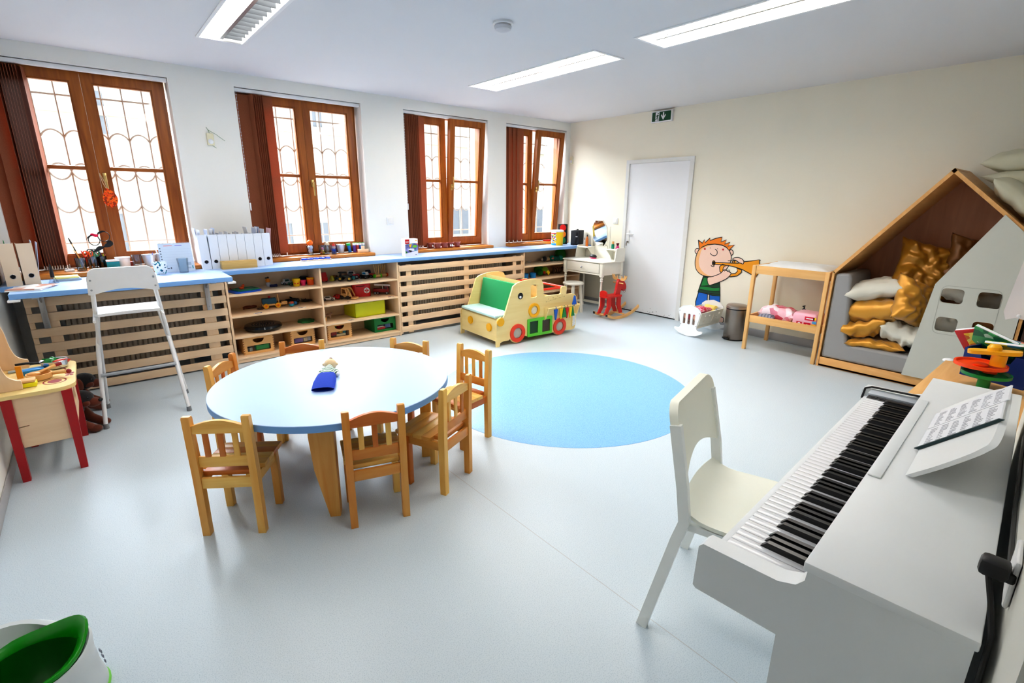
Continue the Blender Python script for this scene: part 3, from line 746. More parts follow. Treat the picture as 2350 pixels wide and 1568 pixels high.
wm = MB(); wm.box((KW / 2, 0.322, 0.727), (KW - 0.0011, 0.152, 0.02), 0.0015)
w0 = wm.build('white_key', mat('key white', (244, 245, 248), 0.2), t, loc=(K0, 0, 0))
for k in range(1, 52):
    o = w0.copy(); COL.objects.link(o); o.location = (K0 + KW * k, 0, 0)
bm_ = MB(); bm_.prism([(0.248, 0.737), (0.248, 0.751), (0.330, 0.751), (0.343, 0.737)], 'x', -0.006, 0.006)
b0 = None
for k in range(51):
    # the player's left is at the far end; keys run A B C D E F G from there
    if (51 - k) % 7 in (2, 5): continue   # no black key between B-C and E-F
    if b0 is None: b0 = bm_.build('black_key', mat('key black', (14, 14, 16), 0.25), t, loc=(K0 + KW * (k + 1), 0, 0))
    else: o = b0.copy(); COL.objects.link(o); o.location = (K0 + KW * (k + 1), 0, 0)
kx = K0 + KW * 52
mb = MB(); mb.span((kx + 0.003, 0.24, 0.70), (kx + 0.04, 0.40, 0.738), 0.002)
for q in range(5): mb.span((kx + 0.012, 0.262 + 0.027 * q, 0.738), (kx + 0.03, 0.28 + 0.027 * q, 0.741), m=1)
mb.build('control_strip', [BLACK, mat('button grey', (60, 60, 64), 0.4)], t)
mb = MB(); mb.span((kx + 0.042, 0.235, 0.70), (L - 0.046, 0.405, 0.744), 0.003); mb.build('end_block', mat('cheek grey', (196, 202, 208), 0.4), t)
mb = MB(); mb.tube([(L - 0.048, 0.43, 0.70), (L - 0.048, 0.425, 0.742), (L - 0.049, 0.405, 0.753), (L - 0.049, 0.25, 0.757)], 0.004, 6); mb.build('edge_trim', BLACK, t)
mb = MB(); mb.span((K0 - 0.01, 0.24, 0.70), (K0 - 0.001, 0.40, 0.739)); mb.build('end_block', PW, t)
# music rest
mb = MB(); mb.span((0.43, 0.232, 0.8225), (1.12, 0.258 - 0.052, 0.8265), 0.001); mb.build('rest_ledge', PW, t)
def shear(y0, z): return y0 - 0.62 * (z - 0.826)
PS = 1.05
def py_(z, d=0.0): return 0.169 - PS * (z - 0.826) + d
pan = smooth([(0.485, 0.827), (0.48, 0.87), (0.486, 0.905), (0.503, 0.932), (0.55, 0.946), (0.77, 0.95), (0.98, 0.946), (1.04, 0.932), (1.058, 0.905), (1.064, 0.87), (1.058, 0.827)], 5, False)
mb = MB(); mb.rings([[(u, py_(z, d), z) for u, z in pan] for d in (0, -0.014)]); mb.build('music_rest', PW, t)
def music(name, u0, u1, z1_, label, dy):
    mb = MB(); zb_ = 0.8285
    mb.rings([[(u, py_(z, dy + d), z) for u, z in ((u0, zb_), (u1, zb_), (u1, z1_), (u0, z1_))] for d in (0, 0.004)])
    for r in range(9):
        uu = u0 + (u1 - u0) * (0.08 + 0.095 * r)
        for k in range(6):
            za = zb_ + (z1_ - zb_) * (0.08 + 0.15 * k); hh = (z1_ - zb_) * random.uniform(0.05, 0.11); ww = random.uniform(0.004, 0.009)
            mb.rings([[(p, py_(z, dy + 0.004 + d), z) for p, z in ((uu, za), (uu + ww, za), (uu + ww, za + hh), (uu, za + hh))] for d in (0.0, 0.0004)], 1)
    tag(mb.build(name, [PAPER, mat('music ink', (176, 178, 186), 0.8)], None, loc=t.location, rot=t.rotation_euler), label, 'sheet music', 'sheet music on the piano')
music('music_book', 0.675, 0.835, 0.957, 'printed music sheet with dark lower edge, nearer on the piano rest', 0.004)
music('music_book', 0.842, 1.0, 0.962, 'printed music sheet further along the piano rest', 0.004)
mb = MB(); q_ = ((0.668, 0.8275), (0.6745, 0.8275), (0.6745, 0.959), (0.668, 0.959)); mb.rings([[(u, py_(z, d), z) for u, z in q_] for d in (0.002, 0.012)])
tag(mb.build('music_folder', mat('dark green cover', (24, 56, 60), 0.5), None, loc=t.location, rot=t.rotation_euler), 'dark green folder edge leaning on the piano music rest', 'folder')
# power plug and lead
t = thing('power_lead', 'black power plug and cable hanging on the wall behind the piano', 'power cable', (0.98, 0.0, 0.87))
mb = MB(); mb.box((1.0, 0.012, 0.905), (0.036, 0.036, 0.028), 0.008); mb.box((1.015, -0.006, 0.892), (0.024, 0.016, 0.018), 0.004); mb.build('plug', BLACK, t, True)
mb = MB(); mb.tube([(0.99, 0.016, 0.895), (0.972, 0.004, 0.86), (0.945, -0.008, 0.82), (0.912, -0.010, 0.72), (0.905, -0.01, 0.5), (0.90, -0.012, 0.2), (0.90, -0.01, 0.02)], 0.0042, 8); mb.tube([(1.01, -0.006, 0.90), (1.1, -0.006, 0.845), (1.4, 0.014, 0.83), (1.9, 0.046, 0.83)], 0.004, 6); mb.build('cable', BLACK, t, True)
mb = MB(); mb.box((1.05, ry(1.05) + 0.005, 0.88), (0.085, 0.008, 0.085), 0.004, rot=(0, 0, R(3.6))); solo('wall_socket', mb, WHITE, 'white wall socket beside the black plug above the piano', 'wall socket')

# ------------------------------------------------------------------ white chair at the piano
CW = mat('chair cream plastic', (250, 250, 236), 0.42, var=0.01); CWF = mat('chair white metal', (244, 246, 242), 0.35)
t = thing('dining_chair', 'cream white chair pulled up to the piano', 'chair', (1.571, 0.762, 0), R(15))
mb = MB()
def seat_z(x, y): return 0.43 + 0.035 * max(0, (y + 0.06) / 0.09) ** 2 * (1 if y > -0.06 else 0) + 0.012 * (abs(x) / 0.22) ** 2 - (0.02 * max(0, (-0.34 - y) / 0.06) ** 2 if y < -0.34 else 0)
top = []
N_ = 14
for j in range(N_ + 1):
    y = 0.03 - 0.43 * j / N_
    w = 0.205 + 0.012 * math.sin(PI * j / N_) - (0.03 * (max(0, j - N_ + 2) / 2) ** 2)
    top.append([(w * (-1 + 2 * i / 12), y + (0.02 * (1 - (-1 + 2 * i / 12) ** 2) if j == 0 else 0)) for i in range(13)])
vg = {}
for sd, dz in ((0, 0.0), (1, -0.014)):
    for j, row in enumerate(top):
        for i, (x, y) in enumerate(row): vg[(sd, j, i)] = mb.bm.verts.new((x, y, seat_z(x, y) + dz))
for j in range(N_):
    for i in range(12):
        mb.bm.faces.new([vg[(0, j, i)], vg[(0, j, i + 1)], vg[(0, j + 1, i + 1)], vg[(0, j + 1, i)]])
        mb.bm.faces.new([vg[(1, j, i)], vg[(1, j + 1, i)], vg[(1, j + 1, i + 1)], vg[(1, j, i + 1)]])
for j in range(N_):
    for i in (0, 12): mb.bm.faces.new([vg[(0, j, i)], vg[(0, j + 1, i)], vg[(1, j + 1, i)], vg[(1, j, i)]])
for i in range(12):
    for j in (0, N_): mb.bm.faces.new([vg[(0, j, i)], vg[(0, j, i + 1)], vg[(1, j, i + 1)], vg[(1, j, i)]])
mb.build('seat', CW, t, ang=50)
mb = MB()
bk = [(-0.215, 0.55)] + [(-0.19 + 0.38 * i / 12, 0.566 + 0.05 * math.sin(PI * i / 12)) for i in range(13)] + [(0.228, 0.55)] + [(0.172 + 0.055 * math.cos(R(90 * i / 6)), 0.765 + 0.055 * math.sin(R(90 * i / 6))) for i in range(7)] + [(-0.155 - 0.055 * math.sin(R(90 * i / 6)), 0.765 + 0.055 * math.cos(R(90 * i / 6))) for i in range(7)]
mb.rings([[(x, 0.03 + 0.22 * (z - 0.55) + 0.018 * (1 - (x / 0.22) ** 2) + d, z) for x, z in bk] for d in (-0.012, 0.016)]); mb.build('backrest', CW, t, ang=50)
for s in (-1, 1):
    mb = MB(); mb.tube([(s * (0.25 if s < 0 else 0.235) - (0.02 if s < 0 else 0), 0.105, 0.0), (s * 0.226, 0.03, 0.36), (s * 0.218, 0.012, 0.43), (s * 0.216, 0.03, 0.55), (s * 0.208, 0.075, 0.76)], 0.01, sq=(0.022, 0.036)); mb.build('back_leg', CWF, t)
    mb = MB(); mb.tube([(s * 0.235, -0.36, 0.0), (s * 0.205, -0.30, 0.40), (s * 0.2, -0.27, 0.418)], 0.01, sq=(0.022, 0.03)); mb.build('front_leg', CWF, t)
for s in (-1, 1):
    mb = MB(); mb.tube([(s * 0.207, 0.012, 0.413), (s * 0.2, -0.28, 0.413)], 0.01, sq=(0.02, 0.022)); mb.build('seat_rail', CWF, t)

# ------------------------------------------------------------------ wooden play car
t = thing('play_car', 'wooden play car bench with green cushion, coloured wheels and red rails', 'play car', (3.03, 3.85, 0), R(-3.0))
side = [(0, 0), (0.04, 0), (0.05, 0.04), (0.09, 0.052), (0.16, 0.05)] + [(0.27 + 0.108 * math.cos(R(a)), 0.114 + 0.108 * math.sin(R(a))) for a in range(205, 336, 13)] + [(0.43, 0.045), (0.74, 0.04)] + [(0.864 + 0.104 * math.cos(R(a)), 0.103 + 0.10 * math.sin(R(a))) for a in range(215, 326, 12)] + [(1.06, 0.035), (1.10, 0.045), (1.115, 0.08), (1.125, 0.30), (1.115, 0.41), (1.09, 0.44), (1.05, 0.455), (0.955, 0.458), (0.955, 0.535), (0.945, 0.548), (0.885, 0.548), (0.876, 0.535), (0.872, 0.475), (0.855, 0.466), (0.64, 0.468), (0.622, 0.485), (0.615, 0.60), (0.59, 0.648), (0.53, 0.664), (0.45, 0.668), (0.34, 0.66), (0.255, 0.64), (0.21, 0.612), (0.16, 0.48), (0.10, 0.318), (0.085, 0.30), (0.06, 0.31), (0.025, 0.30), (0.005, 0.265), (0.003, 0.22)]
hole = rrect(0.485, 0.537, 0.085, 0.135, 0.012)
for y in (0.0, 0.69):
    mb = MB(); mb.prism(side, 'y', y, y + 0.018, holes=[hole]); mb.build('side_panel', PLY['x'], t)
mb = MB(); mb.prism([(0.02, 0.055), (0.69, 0.055), (0.69, 0.295), (0.02, 0.295)], 'x', 0.012, 0.03); mb.build('front_panel', PLY['y'], t)
mb = MB(); mb.span((0.012, 0.019, 0.28), (0.36, 0.689, 0.296)); mb.build('seat_board', PLY['y'], t)
SEATC = stripes('pale striped cloth', (206, 232, 226), (176, 214, 210), 0, 0.02)
mb = MB(); mb.box((0.125, 0.354, 0.312), (0.25, 0.66, 0.03), 0.012); mb.build('seat_cushion', SEATC, t)
mb = MB(); mb.box((0.272, 0.354, 0.47), (0.04, 0.62, 0.31), 0.015, rot=(0, R(10), 0)); mb.v = 0
mb.build('back_cushion', mat('green canvas', (40, 160, 96), 0.8, bump=0.15), t)
mb = MB(); mb.box((0.312, 0.354, 0.475), (0.014, 0.665, 0.36), 0.0, rot=(0, R(10), 0)); mb.build('back_board', PLY['y'], t)
mb = MB(); mb.span((0.36, 0.019, 0.18), (1.085, 0.689, 0.194)); mb.build('bed_board', PLY['x'], t)
mb = MB(); mb.span((1.085, 0.019, 0.08), (1.10, 0.689, 0.36)); mb.build('tail_board', PLY['y'], t)
RR = mat('red rail', (226, 50, 26), 0.35)
for pts in ([(0.60, 0.03, 0.535), (0.965, 0.03, 0.53)], [(0.955, 0.03, 0.53), (0.955, 0.68, 0.53)], [(0.60, 0.68, 0.535), (0.965, 0.68, 0.53)]):
    mb = MB(); mb.tube(pts, 0.0125, 10); mb.build('rail', RR, t)
def ringpart(name, x, z, ro, ri, m, mi, parent=t, y=0.0):
    mb = MB(); mb.prism(circ(x, z, ro, 36), 'y', y - 0.012, y, holes=[circ(x, z, ri, 36)]); o = mb.build(name, m, parent)
    mb = MB(); mb.lathe([(ri * 0.99, 0), (ri * 0.8, 0.006), (ri * 0.4, 0.010), (0, 0.011)], (x, y - 0.001, z), 24, rot=(R(90), 0, 0)); mb.build('disc', mi, o)
ringpart('wheel', 0.27, 0.114, 0.098, 0.058, mat('orange red', (232, 66, 36), 0.4), mat('mirror foil', (190, 186, 172), 0.35, 0.4, var=0.12))
ringpart('wheel', 0.864, 0.103, 0.094, 0.055, mat('orange red', (232, 66, 36), 0.4), mat('mirror foil', (190, 186, 172), 0.35, 0.4))
ringpart('porthole', 0.49, 0.332, 0.076, 0.046, mat('amber ring', (246, 180, 12), 0.4), mat('clear dome', (226, 214, 186), 0.15, 0.1, var=0.2, scale=40))
AM = mat('amber ring', (246, 180, 12), 0.4)
for y, z in ((0.14, 0.185), (0.50, 0.195)):
    mb = MB(); mb.prism(circ(y, z, 0.042, 28), 'x', -0.004, 0.012); mb.build('headlight', AM, t)
mb = MB(); mb.prism(circ(0.048, 0.262, 0.043, 28), 'y', -0.014, 0.0); mb.build('headlight', AM, t)
mb = MB()
for k_ in range(9): xx = 0.66 + 0.033 * k_; zz = 0.405 + 0.022 * (k_ % 2) + 0.004 * k_; mb.prism([(xx - 0.005, zz + 0.004), (xx, zz - 0.004), (xx + 0.005, zz + 0.004), (xx, zz)], 'y', -0.001, 0.0)
mb.tube([(0.655, -0.0005, 0.40), (0.93, -0.0005, 0.44)], 0.0004, 4)
mb.build('peg_holes', mat('hole brown', (90, 60, 36), 0.7), t)
mb = MB(); mb.prism(circ(0.305, 0.505, 0.033, 28), 'y', -0.003, 0.0); mb.prism(circ(0.302, 0.494, 0.014, 18), 'y', -0.005, -0.003, 1); mb.build('eye', [BLACK, WHITE], t)
mb = MB(); h1 = rrect(0.486, 0.147, 0.115, 0.135, 0.004); h2 = rrect(0.66, 0.143, 0.115, 0.135, 0.004)
mb.prism(rrect(0.573, 0.145, 0.345, 0.195, 0.01), 'y', -0.014, 0.0, holes=[h1, h2]); f = mb.build('game_frame', mat('apple green', (98, 200, 54), 0.4), t)
mb = MB(); mb.prism(h1, 'y', -0.004, -0.001); mb.build('green_screen', mat('dark green screen', (8, 66, 30), 0.3), f)
mb = MB(); mb.prism(h2, 'y', -0.004, -0.001); mb.build('brown_screen', mat('dark brown screen', (62, 46, 30), 0.3), f)
mb = MB()
for x in (0.63, 1.095): mb.prism([(-0.07, 0.345), (0, 0.345), (0, 0.20), (-0.03, 0.22), (-0.07, 0.33)], 'x', x, x + 0.012)
mb.build('rack_bracket', PLY['z'], t)
mb = MB(); mb.cyl((0.63, -0.06, 0.336), (1.108, -0.06, 0.336), 0.008, n=10); mb.build('rack_rod', PLY['x'], t)
for k, (x, c, dn) in enumerate(((0.75, BLUE, 1), (0.83, YELLOW, 1), (0.875, GREEN, 0), (0.92, RED, 1), (0.965, YELLOW, 1), (1.0, GREEN, 0), (1.02, BLUE, 2))):
    mb = MB(); w = 0.024
    if dn == 1: pl = [(x - w, 0.32), (x + w, 0.32), (x + 0.008, 0.21), (x - 0.004, 0.20)]
    elif dn == 0: pl = [(x - 0.006, 0.32), (x + 0.006, 0.32), (x + 0.034, 0.215), (x - 0.034, 0.215)]
    else: pl = [(x - w, 0.345), (x + w + 0.01, 0.345), (x + 0.014, 0.44), (x + 0.002, 0.445)]
    mb.prism(pl, 'y', -0.068 + 0.004 * (k % 2), -0.052 + 0.004 * (k % 2)); mb.tube([(x, -0.06 + 0.011 * math.cos(R(a)), 0.336 + 0.011 * math.sin(R(a))) for a in range(0, 360, 45)], 0.003, 5, closed=True); mb.build('hanging_flag', c, t)
mb = MB(); mb.prism(rrect(1.075, 0.15, 0.055, 0.165, 0.025), 'y', -0.010, 0.0); o = mb.build('brush_back', PLY['z'], t)
mb = MB()
for r in range(10): mb.tube([(1.055, -0.012, 0.085 + 0.014 * r), (1.095, -0.012, 0.095 + 0.014 * r)], 0.006, 6)
mb.build('bristles', PAPER, o)

# ------------------------------------------------------------------ dressing table with mirror, stool
t = thing('dressing_table', 'cream dressing table with turned legs and tilting octagonal mirror', 'dressing table', (5.225, 4.51, 0))
X0, X1, Y0, Y1, ZT_ = 5.0, 5.45, 4.15, 4.868, 0.70
mb = MB(); mb.span((X0, Y0, 0.682), (X1, Y1, ZT_), 0.006); mb.build('table_top', CREAM, t, True)
legp = [(0.0, 0.018), (0.012, 0.02), (0.03, 0.017), (0.04, 0.013), (0.06, 0.016), (0.10, 0.020), (0.20, 0.018), (0.40, 0.013), (0.44, 0.013), (0.452, 0.02), (0.465, 0.013), (0.478, 0.021), (0.49, 0.013), (0.51, 0.022)]
for x in (X0 + 0.035, X1 - 0.035):
    for y in (Y0 + 0.035, Y1 - 0.035):
        mb = MB(); mb.lathe([(r, z) for z, r in legp], (x, y, 0), 14); mb.box((x, y, 0.595), (0.046, 0.046, 0.172), 0.002); mb.build('leg', CREAM, t, True)
mb = MB(); mb.span((X0 + 0.06, Y0 + 0.02, 0.525), (X1 - 0.06, Y0 + 0.036, 0.682)); mb.span((X0 + 0.06, Y1 - 0.036, 0.525), (X1 - 0.06, Y1 - 0.02, 0.682)); mb.span((X1 - 0.036, Y0 + 0.06, 0.525), (X1 - 0.02, Y1 - 0.06, 0.682)); mb.span((X0 + 0.026, Y0 + 0.06, 0.525), (X0 + 0.04, Y1 - 0.06, 0.545)); mb.build('apron', CREAM, t, True)
mb = MB(); mb.span((X0 + 0.016, Y0 + 0.075, 0.55), (X0 + 0.032, Y1 - 0.075, 0.676), 0.003); dr = mb.build('drawer', CREAM, t, True)
mb = MB(); mb.cyl((X0 + 0.016, 4.51, 0.612), (X0 + 0.0, 4.51, 0.612), 0.005, n=8); mb.ell((X0 - 0.006, 4.51, 0.612), 0.013, n=12, k=8); mb.build('knob', CHROME, dr, True)
mb = MB(); mb.span((X1 - 0.05, Y0 + 0.04, 0.05), (X1 - 0.03, Y1 - 0.04, 0.085), 0.002); mb.span((X0 + 0.05, Y0 + 0.03, 0.05), (X1 - 0.04, Y0 + 0.045, 0.085), 0.002); mb.span((X0 + 0.05, Y1 - 0.045, 0.05), (X1 - 0.04, Y1 - 0.03, 0.085), 0.002); mb.build('stretcher', CREAM, t, True)
mb = MB(); mb.span((X1 - 0.018, Y0 + 0.03, 0.70), (X1, Y1 - 0.03, 0.80), 0.002)
mb.prism([(4.43, 0.80), (4.68, 0.80), (4.66, 0.86), (4.60, 0.90), (4.51, 0.90), (4.45, 0.86)], 'x', X1 - 0.018, X1); mb.build('back_board', CREAM, t, True)
for ya, yb in ((Y1 - 0.022, Y1 - 0.004), (Y0 + 0.004, Y0 + 0.022)):
    mb = MB(); mb.prism([(X1 - 0.20, 0.70), (X1, 0.70), (X1, 0.865), (X1 - 0.16, 0.865), (X1 - 0.18, 0.85)], 'y', ya, yb); mb.build('tower_side', CREAM, t, True)
for ya, yb in ((4.67, 4.85), (4.17, 4.345)):
    mb = MB(); mb.span((X1 - 0.17, ya, 0.832), (X1, yb, 0.845), 0.003); yy = ya if ya > 4.5 else yb
    mb.prism([(X1 - 0.16, 0.832), (X1 - 0.02, 0.832), (X1 - 0.02, 0.70), (X1 - 0.05, 0.70), (X1 - 0.09, 0.76)], 'y', yy - 0.008, yy + 0.006); mb.build('side_shelf', CREAM, t, True)
oc = [(0.13 * a, 0.168 * b) for a, b in ((0.5, 1), (1, 0.5), (1, -0.5), (0.5, -1), (-0.5, -1), (-1, -0.5), (-1, 0.5), (-0.5, 1))]
mr = MB(); mr.prism([(a * 1.06, b * 1.05) for a, b in oc], 'x', 0.0, 0.014); fr_ = mr.build('mirror_frame', CREAM, t, loc=(5.40 - 5.225, 4.565 - 4.51, 1.037), rot=(0, R(-9), R(-4)))
mb = MB(); mb.prism(oc, 'x', -0.0015, 0.0); mb.build('mirror_glass', mat('mirror silver', (235, 240, 245), 0.02, 1.0, var=0), fr_)
for s in (-1, 1):
    mb = MB(); mb.span((5.42, 4.565 + s * 0.155 - 0.009, 0.79), (5.436, 4.565 + s * 0.155 + 0.009, 1.13), 0.006); mb.build('mirror_post', CREAM, t, True)
def bottle(label, x, y, z, prof, mats_, cat='bottle', caps=None, capm=None, g='bottles on the dressing table'):
    t = thing('scent_bottle', label, cat, (x, y, z), group=g)
    mb = MB(); mb.lathe(prof, n=16); mb.build('flask', mats_, t)
    if caps: mb = MB(); mb.lathe(caps, n=14); mb.build('cap', capm, t)
bottle('tall orange bottle with black cap on the left shelf of the dressing table', 5.385, 4.775, 0.845, [(0.018, 0), (0.019, 0.004), (0.019, 0.10), (0.01, 0.12), (0.009, 0.135)], mat('orange liquid', (206, 110, 30), 0.15), caps=[(0.008, 0.135), (0.008, 0.16)], capm=BLACK)
bottle('small clear bottle with silver cap beside the orange bottle', 5.40, 4.835, 0.845, [(0.012, 0), (0.0125, 0.08), (0.007, 0.085)], mat('frosted glass', (206, 212, 216), 0.15), caps=[(0.008, 0.085), (0.008, 0.115)], capm=CHROME)
bottle('green bottle with wooden cap on the right shelf of the dressing table', 5.40, 4.325, 0.845, [(0.019, 0), (0.02, 0.003), (0.02, 0.055), (0.012, 0.06)], mat('green glass', (20, 140, 106), 0.15), caps=[(0.015, 0.06), (0.015, 0.095)], capm=BEECH['z'])
bottle('pink hourglass perfume bottle on the right shelf of the dressing table', 5.40, 4.245, 0.845, [(0.026, 0), (0.026, 0.006), (0.013, 0.045)], mat('pink glass', (206, 40, 120), 0.15), caps=[(0.013, 0.045), (0.02, 0.075), (0.02, 0.078)], capm=mat('dark red glass', (96, 10, 24), 0.2))
mb = MB(); mb.ell((0, 0, 0.028), (0.035, 0.06, 0.03), 0); mb.ell((0, 0, 0.012), (0.034, 0.058, 0.012), 1); solo('hair_brush', mb, [BLACK, PINK], 'black and pink oval hair brush lying on the dressing table', 'hair brush', (5.27, 4.55, 0.70))
t = thing('stool', 'small round white stool in front of the dressing table', 'stool', (4.90, 4.555, 0))
mb = MB(); mb.lathe([(0, 0.385), (0.132, 0.385), (0.14, 0.39), (0.14, 0.405), (0.13, 0.413), (0, 0.413)], n=36); mb.build('seat', CREAM, t)
for a in (-50, 40, 130, 220):
    mb = MB(); c, s = math.cos(R(a)), math.sin(R(a)); mb.tube([(0.125 * c, 0.125 * s, 0), (0.095 * c, 0.095 * s, 0.386)], 0.015, sq=(0.026, 0.026)); mb.build('leg', CREAM, t)

# ------------------------------------------------------------------ rocking moose
t = thing('rocking_moose', 'red wooden rocking moose with pale antlers on wooden rockers by the door', 'rocking toy', (4.90, 4.035, 0), R(-6))
rk = [(-0.03, 0.052), (0.05, 0.018), (0.15, 0.0), (0.28, 0.006), (0.40, 0.036), (0.50, 0.082), (0.545, 0.115)]
for s in (-1, 1):
    mb = MB(); lo = smooth(rk, 5, False); up = [(x - 0.004, z + 0.034) for x, z in lo][::-1]
    mb.prism(lo + up, 'y', s * 0.115 - 0.012, s * 0.115 + 0.012)
    mb.box((-0.03, s * 0.115, 0.066), (0.016, 0.026, 0.03), 0.004, m=1); mb.build('rocker', [BEECH['x'], BLACK], t)
for x in (0.03, 0.28): mb = MB(); mb.box((x, 0, 0.052), (0.03, 0.23, 0.016), 0.002); mb.build('crossbar', BEECH['y'], t)
for s in (-1, 1):
    for (xa, xb, y) in ((0.0, 0.055, 0.06), (0.285, 0.235, 0.05)):
        mb = MB(); mb.prism([(xa - 0.022, 0.058), (xa + 0.024, 0.058), (xb + 0.034, 0.16), (xb + 0.03, 0.275), (xb - 0.032, 0.275), (xb - 0.026, 0.16)], 'y', s * y - 0.011, s * y + 0.011); mb.build('leg', RED, t)
mb = MB(); mb.prism(rrect(0.14, 0, 0.30, 0.16, 0.05, 6), 'z', 0.275, 0.295); mb.build('seat', RED, t)
mb = MB(); mb.prism([(-0.06, 0.295), (0.06, 0.295), (0.06, 0.33)] + [(0.06 * math.cos(R(a)), 0.33 + 0.035 * math.sin(R(a))) for a in range(15, 180, 15)] + [(-0.06, 0.33)], 'x', 0.0, 0.022); mb.build('back_rest', RED, t)
mb = MB(); mb.prism(smooth([(0.205, 0.29), (0.225, 0.37), (0.235, 0.44), (0.255, 0.485), (0.30, 0.49), (0.355, 0.455), (0.39, 0.405), (0.392, 0.36), (0.37, 0.335), (0.34, 0.338), (0.318, 0.362), (0.30, 0.34), (0.29, 0.30), (0.275, 0.29)], 4), 'y', -0.018, 0.018); mb.build('head', RED, t)
mb = MB(); al = smooth([(0.0, 0.0), (0.035, 0.012), (0.04, 0.045), (0.055, 0.02), (0.085, 0.03), (0.09, 0.06), (0.105, 0.035), (0.125, 0.06), (0.118, 0.02), (0.09, -0.006), (0.05, -0.012)], 3)
mb.prism(al, 'x', 0.27, 0.285, loc=(0, 0, 0.488)); mb.prism([(-a, b) for a, b in al], 'x', 0.27, 0.285, loc=(0, 0, 0.488)); mb.build('antlers', BEECH['y'], t)
mb = MB(); mb.cyl((0.262, -0.085, 0.445), (0.262, 0.085, 0.445), 0.009, n=10); mb.build('handle_rod', BEECH['y'], t)
mb = MB(); mb.tube([(0.362 + 0.018 * math.cos(R(a)), -0.022, 0.335 + 0.018 * math.sin(R(a))) for a in range(0, 360, 30)], 0.003, 6, closed=True); mb.build('nose_ring', STEEL, t)
# ------------------------------------------------------------------ doll cradle, doll, bin
t = thing('doll_cradle', 'white wooden doll cradle with rockers under the boy sticker', 'doll cradle', (5.235, 2.865, 0))
endp = [(-0.175, 0.075), (-0.168, 0.058), (-0.10, 0.022), (0.0, 0.004), (0.10, 0.022), (0.168, 0.058), (0.175, 0.075), (0.168, 0.088), (0.14, 0.082), (0.115, 0.085), (0.10, 0.105), (0.102, 0.14), (0.135, 0.285), (0.13, 0.305), (0.09, 0.338), (0.0, 0.36), (-0.09, 0.338), (-0.13, 0.305), (-0.135, 0.285), (-0.102, 0.14), (-0.10, 0.105), (-0.115, 0.085), (-0.14, 0.082), (-0.168, 0.088)]
for x in (-0.25, 0.235):
    hs = [rrect(y, 0.20, 0.032, 0.12, 0.012) for y in (-0.058, 0.0, 0.058)]
    mb = MB(); mb.prism(endp, 'x', x, x + 0.012, holes=hs)
    for y, z in ((-0.12, 0.28), (0.12, 0.28), (-0.092, 0.13), (0.092, 0.13)): mb.cyl((x, y, z), (x - 0.002, y, z), 0.004, n=8, m=1)
    mb.build('end_panel', [WHITE, STEEL], t)
mn = [(0.02 + 0.03 * math.cos(R(a)), -0.01 + 0.045 * math.sin(R(a))) for a in range(-80, 90, 20)] + [(0.02 + 0.012 * math.cos(R(a)), -0.01 + 0.045 * math.sin(R(a))) for a in range(70, -80, -20)]
for s in (-1, 1):
    mb = MB(); mb.prism([(-0.238, -0.075), (0.236, -0.075), (0.236, 0.075), (-0.238, 0.075)], 'y', -0.005, 0.005, holes=[star(-0.13, -0.03, 0.026), mn, circ(-0.14, 0.035, 0.01, 10), circ(-0.05, 0.03, 0.012, 10), circ(0.12, -0.015, 0.01, 10), star(0.16, 0.03, 0.022)])
    mb.build('side_panel', CREAM, t, loc=(0, s * 0.121, 0.21), rot=(R(-12.5 * s), 0, 0))
    mb = MB(); mb.span((-0.238, s * 0.092, 0.105), (0.236, s * 0.104, 0.14), 0.002); mb.build('lower_rail', CREAM, t)
mb = MB(); mb.span((-0.238, -0.09, 0.115), (0.236, 0.09, 0.125)); mb.build('bottom_board', CREAM, t)
t = thing('doll', 'baby doll with pink clothes lying in the white cradle', 'doll', (5.235, 2.865, 0.125))
mb = MB(); mb.ell((0.16, -0.02, 0.115), (0.05, 0.045, 0.05), 0); mb.ell((0.205, -0.02, 0.105), (0.02, 0.01, 0.012), 0); mb.build('head', SKIN, t)
mb = MB(); mb.ell((0.02, 0.0, 0.085), (0.115, 0.06, 0.05)); mb.tube([(-0.05, 0.035, 0.07), (-0.14, 0.05, 0.07), (-0.20, 0.055, 0.085)], [0.035, 0.03, 0.022], 10); mb.tube([(-0.05, -0.035, 0.07), (-0.14, -0.045, 0.07), (-0.20, -0.05, 0.085)], [0.035, 0.03, 0.022], 10); mb.build('pink_suit', mat('doll suit', (226, 120, 140), 0.8, bump=0.2), t)
mb = MB(); mb.ell((-0.215, 0.057, 0.09), (0.015, 0.02, 0.03)); mb.ell((-0.215, -0.052, 0.09), (0.015, 0.02, 0.03)); mb.tube([(0.08, 0.05, 0.10), (0.0, 0.075, 0.145), (-0.05, 0.09, 0.165)], [0.02, 0.018, 0.014], 8); mb.build('limbs', SKIN, t)
mb = MB(); mb.pillow(0.24, 0.17, 0.05, 3, 12, loc=(0.02, 0.0, 0.155)); solo('doll_blanket', mb, blotch('pink print', [(220, 30, 80), (240, 120, 150), (200, 20, 60), (246, 190, 200)], 60), 'crumpled pink patterned doll blanket inside the cradle', 'blanket', (5.2, 2.865, 0.125))
mb = MB(); mb.pillow(0.11, 0.17, 0.05, 5, 10, loc=(0, 0, 0.0), rot=(0, R(-25), 0)); solo('doll_pillow', mb, mat('yellow cloth', (240, 214, 120), 0.8), 'small yellow doll pillow at the far end of the cradle', 'cushion', (5.41, 2.865, 0.27))
t = thing('pedal_bin', 'small brushed steel pedal bin between the cradle and the changing table', 'bin', (5.30, 2.49, 0), R(-14))
mb = MB(); mb.lathe([(0.106, 0.012), (0.108, 0.016), (0.107, 0.34), (0.0, 0.34)], n=40); mb.build('body', STEEL, t)
